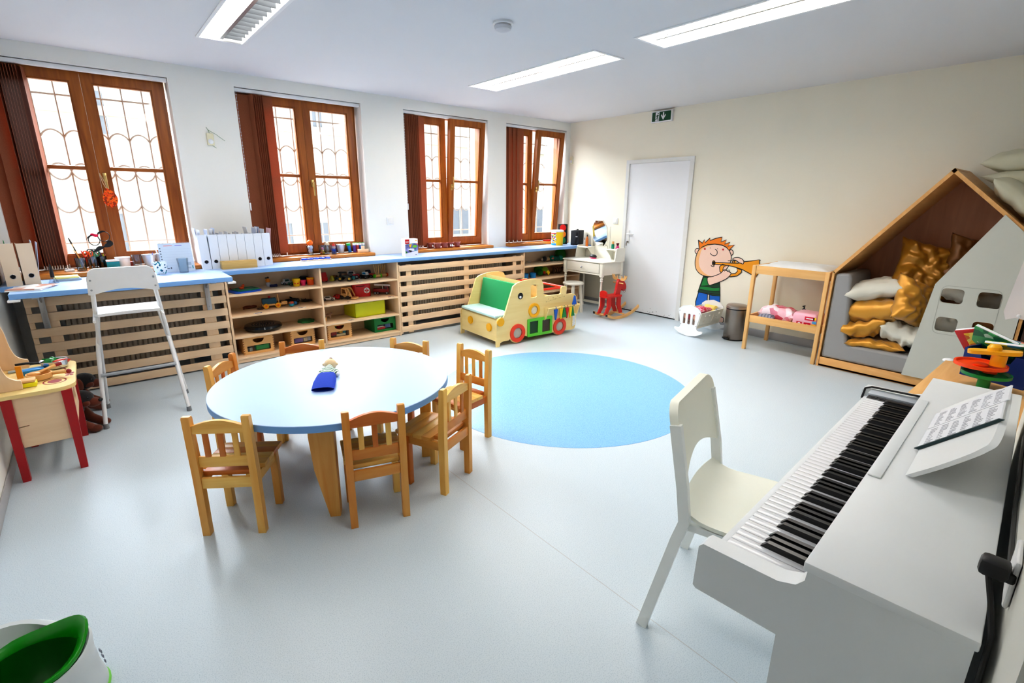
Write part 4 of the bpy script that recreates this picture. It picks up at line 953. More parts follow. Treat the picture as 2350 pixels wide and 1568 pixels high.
mb = MB(); mb.lathe([(0.109, 0.0), (0.11, 0.012), (0.0, 0.012)], n=40); mb.lathe([(0.109, 0.338), (0.109, 0.348), (0.0, 0.348)], n=40); mb.build('rubber_rim', BLACK, t)
mb = MB(); mb.lathe([(0.110, 0.349), (0.110, 0.372), (0.098, 0.385), (0.05, 0.393), (0, 0.395)], n=40); mb.build('lid', mat('steel lid', (176, 166, 156), 0.35, 0.9, var=0.03), t)
mb = MB(); mb.box((-0.118, 0, 0.022), (0.03, 0.08, 0.012), 0.004, m=1); mb.span((-0.112, -0.006, 0.03), (-0.106, 0.006, 0.055)); mb.span((-0.112, -0.035, 0.052), (-0.106, 0.035, 0.058)); mb.build('pedal', [STEEL, BLACK], t)

# ------------------------------------------------------------------ changing table
t = thing('changing_table', 'open beech changing table with two tiers between bin and play house', 'changing table', (5.27, 1.905, 0))
for x in (5.012, 5.525):
    for y in (1.578, 2.232):
        mb = MB(); mb.box((x, y, 0.43), (0.034, 0.034, 0.86), 0.003); mb.build('leg', BEECH['z'], t, True)
for z, h in ((0.82, 0.08), (0.325, 0.07)):
    for x in (5.012, 5.525): mb = MB(); mb.span((x - 0.010, 1.596, z - h / 2), (x + 0.010, 2.214, z + h / 2), 0.002); mb.build('long_rail', BEECH['y'], t, True)
    for y in (1.578, 2.232): mb = MB(); mb.span((5.03, y - 0.010, z - h / 2), (5.508, y + 0.010, z + h / 2), 0.002); mb.build('end_rail', BEECH['x'], t, True)
    mb = MB(); mb.span((5.022, 1.589, z - 0.02), (5.515, 2.221, z - 0.008)); mb.build('tray_board', BEECH['y'], t, True)
mb = MB(); mb.pillow(0.50, 0.66, 0.075, 2, 18); solo('changing_pad', mb, mat('padded white plastic', (240, 240, 238), 0.6, bump=0.1), 'white crumpled changing pad on top of the changing table', 'changing pad', (5.27, 1.905, 0.852))
def wrap(mb, sx, sy, sz, seed, m=0):
    mb.pillow(sx, sy, sz, seed, 14, m)
WR = blotch('pink pack print', [(246, 200, 210), (236, 150, 170), (250, 232, 236), (226, 90, 110), (246, 214, 222)], 14, 0.3)
mb = MB(); mb.pillow(0.20, 0.36, 0.15, 4, 16); solo('nappy_pack', mb, WR, 'opened pink and white nappy pack on the lower tray of the changing table', 'nappy pack', (5.17, 2.0, 0.385))
mb = MB(); mb.pillow(0.10, 0.16, 0.06, 9, 12); solo('folded_cloth', mb, stripes('grey folded cloth', (120, 122, 140), (160, 162, 178), 1, 0.03), 'grey folded nappies at the mouth of the open pink pack', 'nappies', (5.07, 2.07, 0.355))
t = thing('wipes_box', 'pink boxy packet with red lettering at the right of the lower tray', 'packet', (5.165, 1.725, 0.305))
mb = MB(); mb.box((0, 0, 0.075), (0.22, 0.22, 0.15), 0.03, seg=3); mb.build('pack', mat('pink carton', (244, 190, 204), 0.35), t)
mb = MB()
mb.prism(rrect(-0.045, 0.105, 0.085, 0.035, 0.004), 'x', -0.1115, -0.1105, 0); mb.prism(rrect(-0.045, 0.105, 0.06, 0.010, 0.003), 'x', -0.1122, -0.1115, 1)
mb.prism(rrect(0.04, 0.045, 0.05, 0.04, 0.004), 'x', -0.1115, -0.1105, 0); mb.prism(circ(0.04, 0.047, 0.013, 12), 'x', -0.1122, -0.1115, 1)
mb.prism(rrect(-0.03, 0.042, 0.06, 0.045, 0.004), 'x', -0.1115, -0.1105, 0); mb.prism([(-0.045, 0.03), (-0.015, 0.03), (-0.03, 0.055)], 'x', -0.1122, -0.1115, 1)
mb.prism(circ(-0.088, 0.11, 0.014, 12), 'x', -0.1115, -0.1105, 2); mb.prism(rrect(-0.088, 0.075, 0.035, 0.022, 0.003), 'x', -0.1115, -0.1105, 3); mb.prism(rrect(-0.085, 0.04, 0.045, 0.03, 0.003), 'x', -0.1115, -0.1105, 2)
mb.build('printing', [mat('print red', (214, 24, 60), 0.4), WHITE, YELLOW, mat('print blue', (80, 170, 220), 0.4)], t)
t = thing('pump_bottle', 'dark green pump dispenser bottle behind the pink packets', 'bottle', (5.44, 1.875, 0.312))
mb = MB(); mb.lathe([(0.028, 0), (0.03, 0.005), (0.03, 0.075), (0.016, 0.09)], n=16); mb.build('flask', mat('clear lotion', (214, 214, 206), 0.2), t)
mb = MB(); mb.lathe([(0.016, 0.088), (0.017, 0.11), (0.006, 0.115), (0.006, 0.135)], n=12); mb.box((-0.012, 0, 0.14), (0.05, 0.014, 0.012), 0.004); mb.build('pump', mat('dark green plastic', (6, 50, 56), 0.35), t)
t = thing('tissue_roll', 'white paper roll lying on the green packet at the back of the tray', 'paper roll', (5.33, 2.10, 0.40), R(30))
mb = MB(); mb.prism(circ(0, 0, 0.045, 24), 'x', -0.05, 0.05, holes=[circ(0, 0, 0.018, 16)]); mb.build('paper', PAPER, t)
mb = MB(); mb.pillow(0.22, 0.24, 0.07, 8, 12); solo('wipes_pack', mb, blotch('green pack print', [(170, 230, 120), (230, 244, 220), (120, 190, 230), (120, 210, 90)], 12, 0.3), 'light green wipes packet at the left back of the lower tray', 'packet', (5.34, 2.10, 0.345))

# ------------------------------------------------------------------ play house with cushions
t = thing('play_house', 'wooden play house nook with pointed roof, grey padded seat and beige front panel', 'play house', (5.28, 0.92, 0))
HX0, HX1 = 5.0, 5.575
RW = {a: wood('oak ' + a, (236, 186, 120), (220, 162, 96), a, 1.0, 0.45, contrast=0.8) for a in 'xyz'}
def slab(p, q, th, name):   # board from p to q in the yz plane
    d = Vector((q[0] - p[0], q[1] - p[1])); d.normalize(); n = Vector((d.y, -d.x)) * th
    mb = MB(); mb.prism([p, q, (q[0] + n.x, q[1] + n.y), (p[0] + n.x, p[1] + n.y)], 'x', HX0, HX1); return mb.build(name, RW['x'], t, True)
slab((1.545, 0.872), (0.874, 1.712), -0.026, 'roof_board'); slab((0.874, 1.712), (0.30, 1.19), -0.026, 'roof_board')
slab((1.545, 0.0), (1.545, 0.872), -0.018, 'side_board'); slab((0.30, 1.19), (0.30, 0.0), -0.018, 'side_board')
mb = MB(); mb.span((HX0 + 0.004, 0.32, 0.004), (HX1, 1.526, 0.022)); mb.span((HX0 + 0.004, 0.32, 0.004), (HX0 + 0.022, 1.526, 0.088), 0.002); mb.build('base', RW['y'], t, True)
mb = MB(); mb.prism([(1.52, 0.03), (1.52, 0.86), (0.874, 1.67), (0.32, 1.17), (0.32, 0.03)], 'x', HX1 - 0.012, HX1 - 0.002); mb.build('back_panel', wood('oak back', (186, 128, 92), (168, 112, 78), 'z', 0.6, 0.5), t, True)
GP = mat('grey padded vinyl', (158, 156, 154), 0.5, var=0.03)
cush = [(1.522, 0.09), (1.522, 0.835), (1.515, 0.86)] + [(1.415, 0.868), (1.395, 0.83), (1.352, 0.33), (1.345, 0.275), (1.325, 0.25), (1.29, 0.242), (0.40, 0.242), (0.34, 0.242), (0.34, 0.09)]
mb = MB(); mb.rings([[(x, y if 0.34 < y < 1.52 else y, z) for y, z in cush] for x in (HX0 + 0.012, HX1 - 0.02)]); ob = mb.build('padded_seat', GP, t, True, ang=50)
bv = ob.modifiers.new('round', 'BEVEL'); bv.width = 0.022; bv.segments = 3; bv.limit_method = 'ANGLE'; bv.angle_limit = R(40)
pan = [(0.535, 1.385), (0.825, 0.856), (0.905, 0.09), (0.322, 0.09), (0.322, 1.18)]
w4 = [rrect((a + b) / 2, (c + d) / 2, abs(a - b), abs(c - d), 0.026, 5) for a, b, c, d in ((0.775, 0.642, 0.833, 0.72), (0.563, 0.431, 0.832, 0.717), (0.768, 0.639, 0.61, 0.498), (0.554, 0.436, 0.61, 0.505))]
FP = mat('beige front panel', (206, 206, 196), 0.5, var=0.02)
mb = MB(); mb.prism(pan, 'x', HX0 - 0.012, HX0 + 0.006, holes=w4); fp = mb.build('front_panel', FP, t, True)
mb = MB()
def frame_line(pts, w, x, closed=True):
    mb.tube([(x, y, z) for y, z in pts], 0.003, sq=(0.0025, 0.003), closed=closed)
frame_line(rrect(0.607, 0.665, 0.345, 0.375, 0.04), 0.003, HX0 - 0.0122); mb.build('groove', mat('groove grey', (176, 176, 166), 0.6), fp, True)
PB = []
def pil(label, c, w, d, h, rot, m, seed, grp, wr=1.3):
    mb = MB(); mb.pillow(w, d, h, seed, 34, 0, wr)
    return solo('cushion', mb, m, label, 'cushion', c, rot=tuple(R(a) for a in rot), group=grp, ang=80)
G1 = 'cushions piled in the play house'
GD = mat('gold satin dark', (176, 122, 36), 0.32, 0.3, var=0.1, scale=5)
pil('flat off-white cushion on top of the pile at the left of the play house', (5.22, 1.245, 0.735), 0.42, 0.42, 0.17, (-16, 0, 6), OFFW, 1, G1, 0.6)
pil('big gold satin cushion lying in the middle of the pile under the white one', (5.20, 1.20, 0.545), 0.42, 0.46, 0.20, (-14, 6, -8), GOLD, 2, G1)
pil('gold satin cushion tilted forward at the front, fourth down the left of the pile', (5.18, 1.255, 0.385), 0.38, 0.34, 0.15, (-24, 14, 4), GOLD, 3, G1, 1.8)
pil('flat gold satin cushion at the very bottom of the pile on the grey seat', (5.18, 1.16, 0.268), 0.34, 0.44, 0.085, (-2, 0, 8), GOLD, 4, G1, 1.6)
pil('crumpled white cushion low in the pile next to the beige panel', (5.20, 0.99, 0.39), 0.36, 0.30, 0.17, (18, 6, 0), OFFW, 5, G1, 1.8)
pil('gold satin cushion standing on its corner beside the beige panel edge', (5.14, 0.965, 0.665), 0.40, 0.38, 0.17, (50, -60, 12), GOLD, 6, G1, 1.8)
pil('big darker gold cushion leaning against the back wall at the top of the pile', (5.33, 0.975, 0.935), 0.46, 0.44, 0.18, (28, -64, 0), GD, 7, G1, 2.0)
pil('brown gold cushion half hidden at the top behind the beige panel edge', (5.44, 0.73, 1.03), 0.36, 0.34, 0.13, (40, -74, 0), mat('brown satin', (120, 76, 28), 0.4, 0.2), 8, G1)
pil('white cushion seen through the upper left opening of the beige panel', (5.22, 0.70, 0.765), 0.34, 0.30, 0.12, (14, 10, 0), OFFW, 9, G1)
pil('grey white cushion seen through the upper right opening of the beige panel', (5.26, 0.48, 0.735), 0.36, 0.28, 0.13, (0, 6, 0), mat('grey cotton', (170, 164, 150), 0.85), 10, G1)
pil('white cushion seen through the lower left opening of the beige panel', (5.24, 0.70, 0.50), 0.36, 0.30, 0.15, (0, 4, 0), OFFW, 11, G1)
pil('tan cushion seen through the lower right opening of the beige panel', (5.20, 0.50, 0.49), 0.34, 0.26, 0.16, (0, -70, 0), mat('tan leather', (178, 112, 50), 0.45), 12, G1, 0.3)
pil('grey cushion under the others deep behind the beige panel', (5.26, 0.55, 0.33), 0.40, 0.40, 0.17, (0, 0, 4), mat('grey cotton', (170, 164, 150), 0.85), 16, G1)
t = thing('cupboard', 'dark brown low cupboard in the corner to the right of the play house', 'cupboard', (5.29, -0.03, 0))
CB = wood('dark oak', (92, 54, 34), (66, 36, 22), 'z', 0.6, 0.4)
mb = MB(); mb.span((5.02, -0.34, 0), (5.58, 0.285, 1.15), 0.004); mb.build('carcass', CB, t, True)
for y in (-0.18, 0.125): mb = MB(); mb.span((5.003, y - 0.148, 0.05), (5.02, y + 0.148, 1.12), 0.003); mb.build('door', CB, t, True)
G2 = 'pale cushions heaped over the play house roof'
SG = mat('sage cotton', (206, 202, 178), 0.85, var=0.06, bump=0.1)
pil('pale cushion lying on the right slope of the play house roof', (5.20, 0.47, 1.475), 0.44, 0.50, 0.15, (40, 0, 4), SG, 13, G2, 0.5)
pil('pale flat cushion squeezed in the middle of the heap above the roof', (5.26, 0.42, 1.625), 0.44, 0.62, 0.11, (4, 0, 0), SG, 14, G2, 0.5)
pil('pale cushion on top of the heap above the play house roof', (5.28, 0.44, 1.765), 0.46, 0.60, 0.17, (-5, 0, -4), SG, 15, G2, 0.7)
pil('pale cushion deep in the corner carrying the heap beside the roof', (5.28, 0.0, 1.30), 0.46, 0.52, 0.30, (0, 0, 0), SG, 17, G2, 0.4)
pil('pale cushion further back under the top of the heap', (5.28, 0.0, 1.51), 0.46, 0.52, 0.14, (0, 0, 6), SG, 18, G2, 0.4)

# ------------------------------------------------------------------ low table with bin and marble run, hanging sheet
t = thing('low_table', 'beech low table beyond the piano with a white corner guard', 'table', (3.2, 0.12, 0))
mb = MB(); mb.prism([(2.60, 0.50), (3.845, 0.50), (3.87, 0.475), (3.87, -0.28), (2.70, -0.28), (2.70, 0.14), (2.60, 0.14)], 'z', 0.525, 0.55); mb.build('table_top', BEECH['x'], t, True)
for x, y in ((2.66, 0.44), (3.81, 0.44), (3.81, -0.22), (2.76, -0.22)): mb = MB(); mb.box((x, y, 0.2625), (0.05, 0.05, 0.525), 0.004); mb.build('leg', BEECH['z'], t, True)
mb = MB(); mb.ell((3.855, 0.49, 0.545), (0.03, 0.03, 0.014)); mb.build('corner_guard', WHITE, t, True)
t = thing('storage_bin', 'dark blue plastic bin full of picture books on the low table', 'storage bin', (3.53, 0.265, 0.55), R(-17.5))
BB = mat('bin blue', (16, 50, 128), 0.45)
mb = MB(); mb.prism([(-0.135, 0), (0.135, 0), (0.14, 0.155), (0.075, 0.155), (0.06, 0.115), (0.0, 0.10), (-0.06, 0.115), (-0.075, 0.155), (-0.14, 0.155)], 'x', -0.006, 0.0)
mb.span((0, -0.135, 0), (0.34, -0.128, 0.16)); mb.span((0, 0.128, 0), (0.34, 0.135, 0.16)); mb.span((0.334, -0.135, 0), (0.34, 0.135, 0.16)); mb.span((0, -0.135, 0), (0.34, 0.135, 0.006)); mb.build('tub', BB, t)
GB = 'books in the blue bin'
def book(label, loc, rot, w, d, th, m):
    t = thing('picture_book', label, 'book', loc, 0, GB); t.rotation_euler = tuple(R(a) for a in rot)
    mb = MB(); mb.box((0, 0, 0), (w, d, th), 0.002); mb.build('cover', m, t)
    mb = MB(); mb.box((0, 0.003, 0), (w - 0.006, d, th * 0.6), 0); mb.build('pages', PAPER, t)
book('red edged book with yellow picture sticking out at the left of the blue bin', (3.72, 0.385, 0.715), (62, 20, 70), 0.13, 0.16, 0.02, mat('red book', (206, 24, 24), 0.4))
book('green book leaning in the blue bin beside the red one', (3.66, 0.30, 0.72), (50, -18, 75), 0.20, 0.20, 0.022, blotch('green cover', [(30, 130, 70), (60, 160, 90), (190, 214, 190), (20, 100, 60)], 22))
book('green and yellow book lying across the right of the blue bin', (3.60, 0.20, 0.728), (22, 8, 60), 0.20, 0.18, 0.016, blotch('green yellow cover', [(40, 140, 60), (230, 220, 50), (30, 110, 60), (60, 160, 200)], 25))
book('blue grey book with orange spine at the back of the bin', (3.72, 0.18, 0.735), (12, -4, 70), 0.24, 0.16, 0.018, blotch('orange blue cover', [(220, 110, 50), (70, 130, 170), (230, 120, 60)], 12))
mb = MB(); mb.prism(rrect(0, 0, 0.09, 0.11, 0.002), 'z', 0, 0.0015); solo('picture_card', mb, blotch('yellow card', [(246, 200, 60), (250, 226, 120), (220, 120, 50)], 40), 'yellow picture card fixed on the red book in the bin', 'card', (3.692, 0.372, 0.722), rot=(R(62), R(20), R(70)))
t = thing('marble_run', 'plastic marble run tower with green, orange and yellow dishes before the blue bin', 'marble run', (3.37, 0.275, 0.55))
def dish(c, r, h, m, name, yoff):
    mb = MB(); mb.lathe([(0.0, 0.0), (r * 0.94, 0.004), (r, 0.006), (r, 0.022), (r * 0.92, 0.022), (r * 0.88, 0.010), (0.02, 0.008)], (0, yoff, c), 28); mb.lathe([(0.03, 0.008), (0.034, 0.016), (0.02, 0.022), (0, 0.022)], (0, yoff, c), 16); return mb.build(name, m, t)
def stem(a, b, r, m, yoff): mb = MB(); mb.cyl((0, yoff, a), (0, yoff, b), r, n=14); mb.build('tube_support', m, t)
GG = mat('run green', (14, 150, 70), 0.3); OO = mat('run orange', (250, 84, 14), 0.3); YY = mat('run yellow', (252, 186, 8), 0.3)
stem(0.0, 0.066, 0.026, GG, 0.0); dish(0.064, 0.098, 0.02, GG, 'green_dish', 0.0)
stem(0.086, 0.108, 0.03, OO, -0.01); dish(0.106, 0.105, 0.02, OO, 'orange_dish', 0.03)
stem(0.128, 0.185, 0.031, YY, -0.03)
mb = MB(); mb.prism(rrect(0, 0, 0.07, 0.20, 0.03), 'z', 0.186, 0.204); mb.lathe([(0.028, 0.204), (0.028, 0.222), (0.018, 0.234), (0, 0.236)], n=16); mb.build('yellow_arm', YY, t, loc=(0, -0.035, 0), rot=(R(-8), 0, 0))
t = thing('wall_sheet', 'curling white paper sheet pinned to the corner of the right wall', 'paper sheet', (2.72, 0.10, 1.03))
mb = MB(); q_ = [(2.73, 0.222, 1.045), (2.74, 0.212, 1.012), (2.70, 0.185, 1.03), (2.66, 0.14, 1.03), (2.62, 0.095, 1.035), (2.62, 0.095, 1.5), (2.68, 0.14, 1.45), (2.71, 0.175, 1.38), (2.72, 0.205, 1.246)]
mb.rings([q_, [(x + 0.0015, y + 0.0015, z) for x, y, z in q_]]); mb.build('paper', mat('aged paper', (222, 212, 206), 0.7), t, True)
mb = MB(); mb.ell((2.69, 0.175, 1.04), 0.007, n=8, k=6); mb.build('pin', WHITE, t, True)

# ------------------------------------------------------------------ boy sticker on the far wall
HM = (-0.000786488076064873, -0.0002611847692530087, 4.125929405954625, 0.00025258009615284645, -0.001232326324455549, 1.2516847799665798, 0.00016774284615386932, -3.6980584847098486e-05)
def dw(p):   # drawing coordinates -> (y, z) on the wall
    d = HM[6] * p[0] + HM[7] * p[1] + 1
    return ((HM[0] * p[0] + HM[1] * p[1] + HM[2]) / d, (HM[3] * p[0] + HM[4] * p[1] + HM[5]) / d)
t = thing('wall_sticker', 'wall sticker of a ginger cartoon boy playing a yellow trumpet', 'wall sticker', (FX1, 2.9, 0.8))
DK = mat('sticker black', (12, 10, 10), 0.5, var=0); _lay = [0]
def patch(name, m, polys, lines=(), w=9, pts_smooth=True):
    mb = MB(); _lay[0] += 1; x = FX1 - 0.0006 - 0.00035 * _lay[0]
    for pl in polys:
        mb.prism([dw(p) for p in pl], 'x', x, x + 0.0003, 0)
    for ln in lines:
        q = [dw(p) for p in ln]; wd = w * 0.00105
        L_, R_ = [], []
        for i in range(len(q)):
            a = Vector(q[max(i - 1, 0)]); b = Vector(q[min(i + 1, len(q) - 1)]); d = (b - a)
            if d.length < 1e-7: d = Vector((1, 0))
            d.normalize(); nn = Vector((-d.y, d.x)) * wd / 2
            L_.append(Vector(q[i]) + nn); R_.append(Vector(q[i]) - nn)
        for i in range(len(q) - 1):
            vs = [mb.bm.verts.new((x - 0.0004, p.x, p.y)) for p in (L_[i], L_[i + 1], R_[i + 1], R_[i])]
            f = mb.bm.faces.new(vs); f.material_index = 1
    return mb.build(name, [m, DK], t, True)
def cl(p): return list(p) + [p[0]]
SK = mat('sticker skin', (240, 206, 186), 0.5, var=0); SK2 = mat('sticker skin shade', (242, 186, 124), 0.5, var=0)
HR = mat('sticker ginger', (240, 132, 8), 0.5, var=0); TR = mat('sticker brass', (240, 160, 8), 0.5, var=0)
SG1 = mat('sticker green', (16, 128, 56), 0.5, var=0); SG2 = mat('sticker dark green', (6, 64, 36), 0.5, var=0); SB = mat('sticker blue', (10, 104, 196), 0.5, var=0)
legs = smooth([(868, 1060), (935, 1078), (942, 1100), (930, 1130), (855, 1125)], 3)
patch('foot', SK, [legs], [cl(legs)], 8)
pants_l = [(672, 800), (770, 815), (765, 900), (740, 1100), (640, 1100), (640, 905)]; pants_r = [(790, 815), (905, 830), (900, 1000), (880, 1100), (800, 1100), (788, 900)]
patch('trousers', SB, [pants_l, pants_r], [cl(pants_l), cl(pants_r)], 10)
shirt = [(728, 622), (900, 640), (905, 845), (825, 838), (740, 815), (665, 800), (690, 730)]
patch('shirt', SG2, [shirt], [cl(shirt)], 10)
s1 = smooth([(690, 738), (760, 740), (830, 755), (905, 750)], 4, False) + smooth([(905, 790), (840, 795), (760, 785), (680, 768)], 4, False)
s2 = [(728, 640), (772, 650), (785, 728), (745, 735), (695, 735)]
patch('shirt_stripe', SG1, [s1, s2], [cl(s1), cl(s2)], 7)
ears = [circ(660, 360, 26, 16, 30), circ(1024, 375, 24, 16, 30)]
for e_ in ears: patch('ear', SK, [e_], [cl(e_)], 8)
face = smooth([(690, 330), (655, 390), (636, 470), (645, 550), (690, 605), (760, 632), (840, 632), (920, 600), (985, 540), (1022, 460), (1020, 390), (985, 330), (920, 295), (840, 283), (760, 292)], 4)
shade = smooth([(690, 330), (655, 390), (636, 470), (645, 550), (690, 605), (760, 632), (800, 630), (730, 595), (690, 540), (672, 470), (685, 400), (720, 340)], 4)
patch('face_shade', SK2, [face], [], 8); f2 = smooth([(720, 335), (690, 400), (676, 470), (690, 540), (735, 595), (800, 628), (850, 628), (920, 598), (985, 540), (1020, 460), (1018, 390), (985, 330), (920, 298), (840, 288)], 4)
patch('face', SK, [f2], [cl(face), smooth([(800, 380), (815, 400), (845, 410), (870, 395), (875, 365), (862, 345), (850, 340)], 4, False), smooth([(808, 510), (815, 522), (832, 528), (845, 524)], 3, False)], 8)
patch('cheeks', mat('sticker cheek red', (200, 24, 40), 0.5, var=0), [circ(741, 336, 11, 14), circ(938, 342, 11, 14)])
patch('brow_dots', DK, [circ(799, 326, 4, 8), circ(879, 334, 4, 8)])
hair = [(672, 240), (715, 275), (738, 236), (745, 268), (798, 218), (800, 245), (860, 222), (928, 208), (915, 262), (975, 238), (955, 285), (1014, 265), (990, 305), (1060, 293), (1003, 352), (975, 320), (930, 295), (850, 284), (770, 290), (710, 318), (682, 345)]
patch('hair', HR, [hair], [cl(hair)], 10)
horn = [(835, 478), (930, 485), (1010, 488), (1100, 490), (1180, 472), (1250, 465), (1330, 452), (1330, 590), (1290, 640), (1240, 610), (1150, 560), (1080, 535), (1000, 515), (930, 508), (838, 500)]
loop = [(930, 500), (900, 530), (905, 580), (950, 620), (1020, 636), (1090, 628), (1135, 590), (1138, 560), (1085, 545), (1095, 575), (1070, 600), (1010, 605), (960, 590), (935, 560), (945, 530), (980, 515)]
patch('trumpet_loop', TR, [loop], [cl(loop)], 9)
patch('trumpet', TR, [horn, circ(838, 488, 15, 14, 25)], [cl(horn), cl(circ(838, 488, 15, 14, 25)), cl(circ(838, 488, 7, 10, 14))], 9)
patch('trumpet_valves', TR, [[(1035, 470), (1080, 468), (1080, 492), (1035, 492)]], [[(990, 464), (1080, 462)], [(1040, 462), (1040, 490)], [(1060, 462), (1060, 490)]], 8)
arm = smooth([(770, 648), (830, 632), (910, 600), (950, 560), (985, 575), (1025, 600), (985, 650), (920, 685), (850, 710), (786, 724)], 3)
patch('arm', SK, [arm], [cl(arm), [(942, 560), (955, 575), (970, 562), (985, 578), (1003, 560), (1012, 590), (1025, 592)]], 8)
hand = smooth([(1042, 450), (1060, 432), (1110, 430), (1150, 450), (1163, 480), (1150, 500), (1135, 490), (1118, 488), (1100, 475), (1080, 460)], 3)
patch('hand', SK, [hand], [cl(hand)], 8)
patch('bell_rim', DK, [[(1328, 452), (1348, 455), (1344, 462), (1330, 458)]])

# ------------------------------------------------------------------ toy kitchen, plush dogs, potty
t = thing('toy_kitchen', 'wooden toy kitchen table with red legs against the left wall', 'toy kitchen', (-0.34, 3.68, 0))
top = [(-0.52, 3.42), (-0.27, 3.42)] + [(-0.27 + 0.085 * math.cos(R(a)), 3.505 + 0.085 * math.sin(R(a))) for a in range(-90, 1, 15)] + [(-0.185 - 0.0, 3.9)] + [(-0.27 + 0.085 * math.cos(R(a)), 3.925 + 0.085 * math.sin(R(a))) for a in range(0, 91, 15)] + [(-0.52, 4.01)]
mb = MB(); mb.prism(top, 'z', 0.462, 0.482); mb.build('worktop', PLY['y'], t, True)
for x, y in ((-0.228, 3.425), (-0.462, 3.425), (-0.222, 3.92), (-0.455, 3.92)): mb = MB(); mb.prism([(x - 0.018, 0), (x + 0.014, 0), (x + 0.024, 0.462), (x - 0.020, 0.462)], 'y', y, y + 0.034); mb.build('leg', DKRED, t, True)
mb = MB(); mb.prism([(-0.44, 0.185), (-0.24, 0.185), (-0.225, 0.462), (-0.46, 0.462), (-0.455, 0.30), (-0.40, 0.305), (-0.40, 0.30), (-0.455, 0.295)], 'y', 3.438, 3.45); mb.build('apron_panel', BIRCH['x'], t, True)
for z0, z1 in ((0.22, 0.46),):
    mb = MB(); mb.prism([(3.47, 0.24), (3.90, 0.24), (3.90, 0.46), (3.47, 0.46)], 'x', -0.225, -0.213, holes=[rrect(3.68, 0.34, 0.2, 0.1, 0.03)]); mb.build('end_panel', BIRCH['y'], t, True)
mb = MB(); mb.prism([(-0.455, 0.2), (-0.24, 0.2), (-0.24, 0.46), (-0.455, 0.46)], 'y', 3.905, 3.917); mb.build('apron_panel', BIRCH['x'], t, True)
wing = smooth([(-0.522, 0.765), (-0.50, 0.77), (-0.475, 0.75), (-0.462, 0.70), (-0.455, 0.62), (-0.44, 0.56), (-0.41, 0.535), (-0.395, 0.53), (-0.392, 0.51), (-0.394, 0.483)], 3, False) + [(-0.522, 0.483)]
for y in (3.50, 3.965): mb = MB(); mb.prism(wing, 'y', y, y + 0.014); mb.build('wing_panel', BIRCH['z'], t, True)
mb = MB(); mb.span((-0.524, 3.51, 0.483), (-0.512, 3.97, 0.74)); mb.build('back_panel', BIRCH['y'], t, True)
RP = mat('red print', (150, 22, 34), 0.5)
mb = MB(); mb.prism(circ(-0.272, 3.565, 0.05, 28, 0.055), 'z', 0.4822, 0.483, holes=[circ(-0.272, 3.565, 0.044, 28, 0.049)]); mb.prism(circ(-0.272, 3.565, 0.03, 24, 0.034), 'z', 0.4822, 0.483)
mb.prism(circ(-0.278, 3.79, 0.05, 28, 0.055), 'z', 0.4822, 0.483, holes=[circ(-0.278, 3.79, 0.044, 28, 0.049)])
for dx, dy in ((0, 0), (0.018, 0.02), (-0.018, 0.02), (0.0, 0.042), (0.014, -0.018), (-0.014, -0.018)): mb.prism(circ(-0.212 + dx * 0.7, 3.67 + dy, 0.0085, 10, 0.012), 'z', 0.4822, 0.483)
mb.build('printed_rings', RP, t, True)
t = thing('toy_pan', 'small metal toy pan holding a green pepper on the toy kitchen', 'toy pan', (-0.275, 3.86, 0.4825))
mb = MB(); mb.lathe([(0, 0.001), (0.05, 0.001), (0.058, 0.006), (0.062, 0.045), (0.066, 0.047), (0.064, 0.049), (0.058, 0.045), (0.054, 0.008), (0, 0.005)], n=28); mb.build('pan_body', CHROME, t)
mb = MB(); mb.tube([(-0.06, 0.0, 0.04), (-0.12, 0.0, 0.05), (-0.165, 0.0, 0.05)], 0.007, 8); mb.build('pan_handle', BLACK, t)
mb = MB(); mb.ell((0, 0, 0.024), (0.034, 0.032, 0.03)); mb.ell((0.012, 0.012, 0.03), (0.022, 0.022, 0.028)); mb.cyl((0, 0, 0.05), (-0.03, 0, 0.052), 0.004, n=6); solo('toy_pepper', mb, mat('pepper green', (20, 130, 50), 0.25), 'shiny green toy pepper in the metal pan', 'toy vegetable', (-0.295, 3.87, 0.488))
mb = MB(); mb.lathe([(0, -0.05), (0.012, -0.035), (0.02, 0.0), (0.015, 0.035), (0, 0.045)], rot=(R(90), 0, R(-60)), n=14); solo('toy_tomato', mb, mat('pepper red', (206, 60, 30), 0.3), 'red toy vegetable beside the green pepper in the pan', 'toy vegetable', (-0.245, 3.845, 0.518))
t = thing('toy_bowl', 'round wooden toy saucepan on the toy kitchen top', 'toy pan', (-0.335, 3.66, 0.4825))
mb = MB(); mb.lathe([(0, 0.0), (0.046, 0.0), (0.054, 0.006), (0.056, 0.034), (0.05, 0.034), (0.047, 0.010), (0, 0.008)], n=28); mb.build('pan_body', BEECH['x'], t)
mb = MB(); mb.cyl((0.052, -0.005, 0.024), (0.12, -0.03, 0.028), 0.01, n=10); mb.ell((0.125, -0.032, 0.028), 0.013, 1, n=10, k=8); mb.build('pan_handle', [BEECH['x'], RP], t)
mb = MB(); mb.cyl((-0.01, 0.02, 0.03), (0.07, 0.06, 0.05), 0.008, n=8); mb.ell((-0.02, 0.012, 0.03), (0.028, 0.02, 0.01)); mb.cyl((0.07, 0.06, 0.05), (0.095, 0.07, 0.054), 0.0105, n=8, m=1); solo('toy_spoon', mb, [BEECH['x'], RP], 'wooden toy spoon with red tip resting in the wooden saucepan', 'toy spoon', (-0.335, 3.66, 0.4825))
t = thing('toy_sandwich', 'bread slice toy with a yellow cheese layer at the near edge of the toy kitchen', 'toy food', (-0.375, 3.55, 0.4825))
mb = MB(); mb.box((0, 0, 0.012), (0.07, 0.065, 0.022), 0.003); mb.build('cheese', mat('lemon foam', (240, 230, 20), 0.6), t)
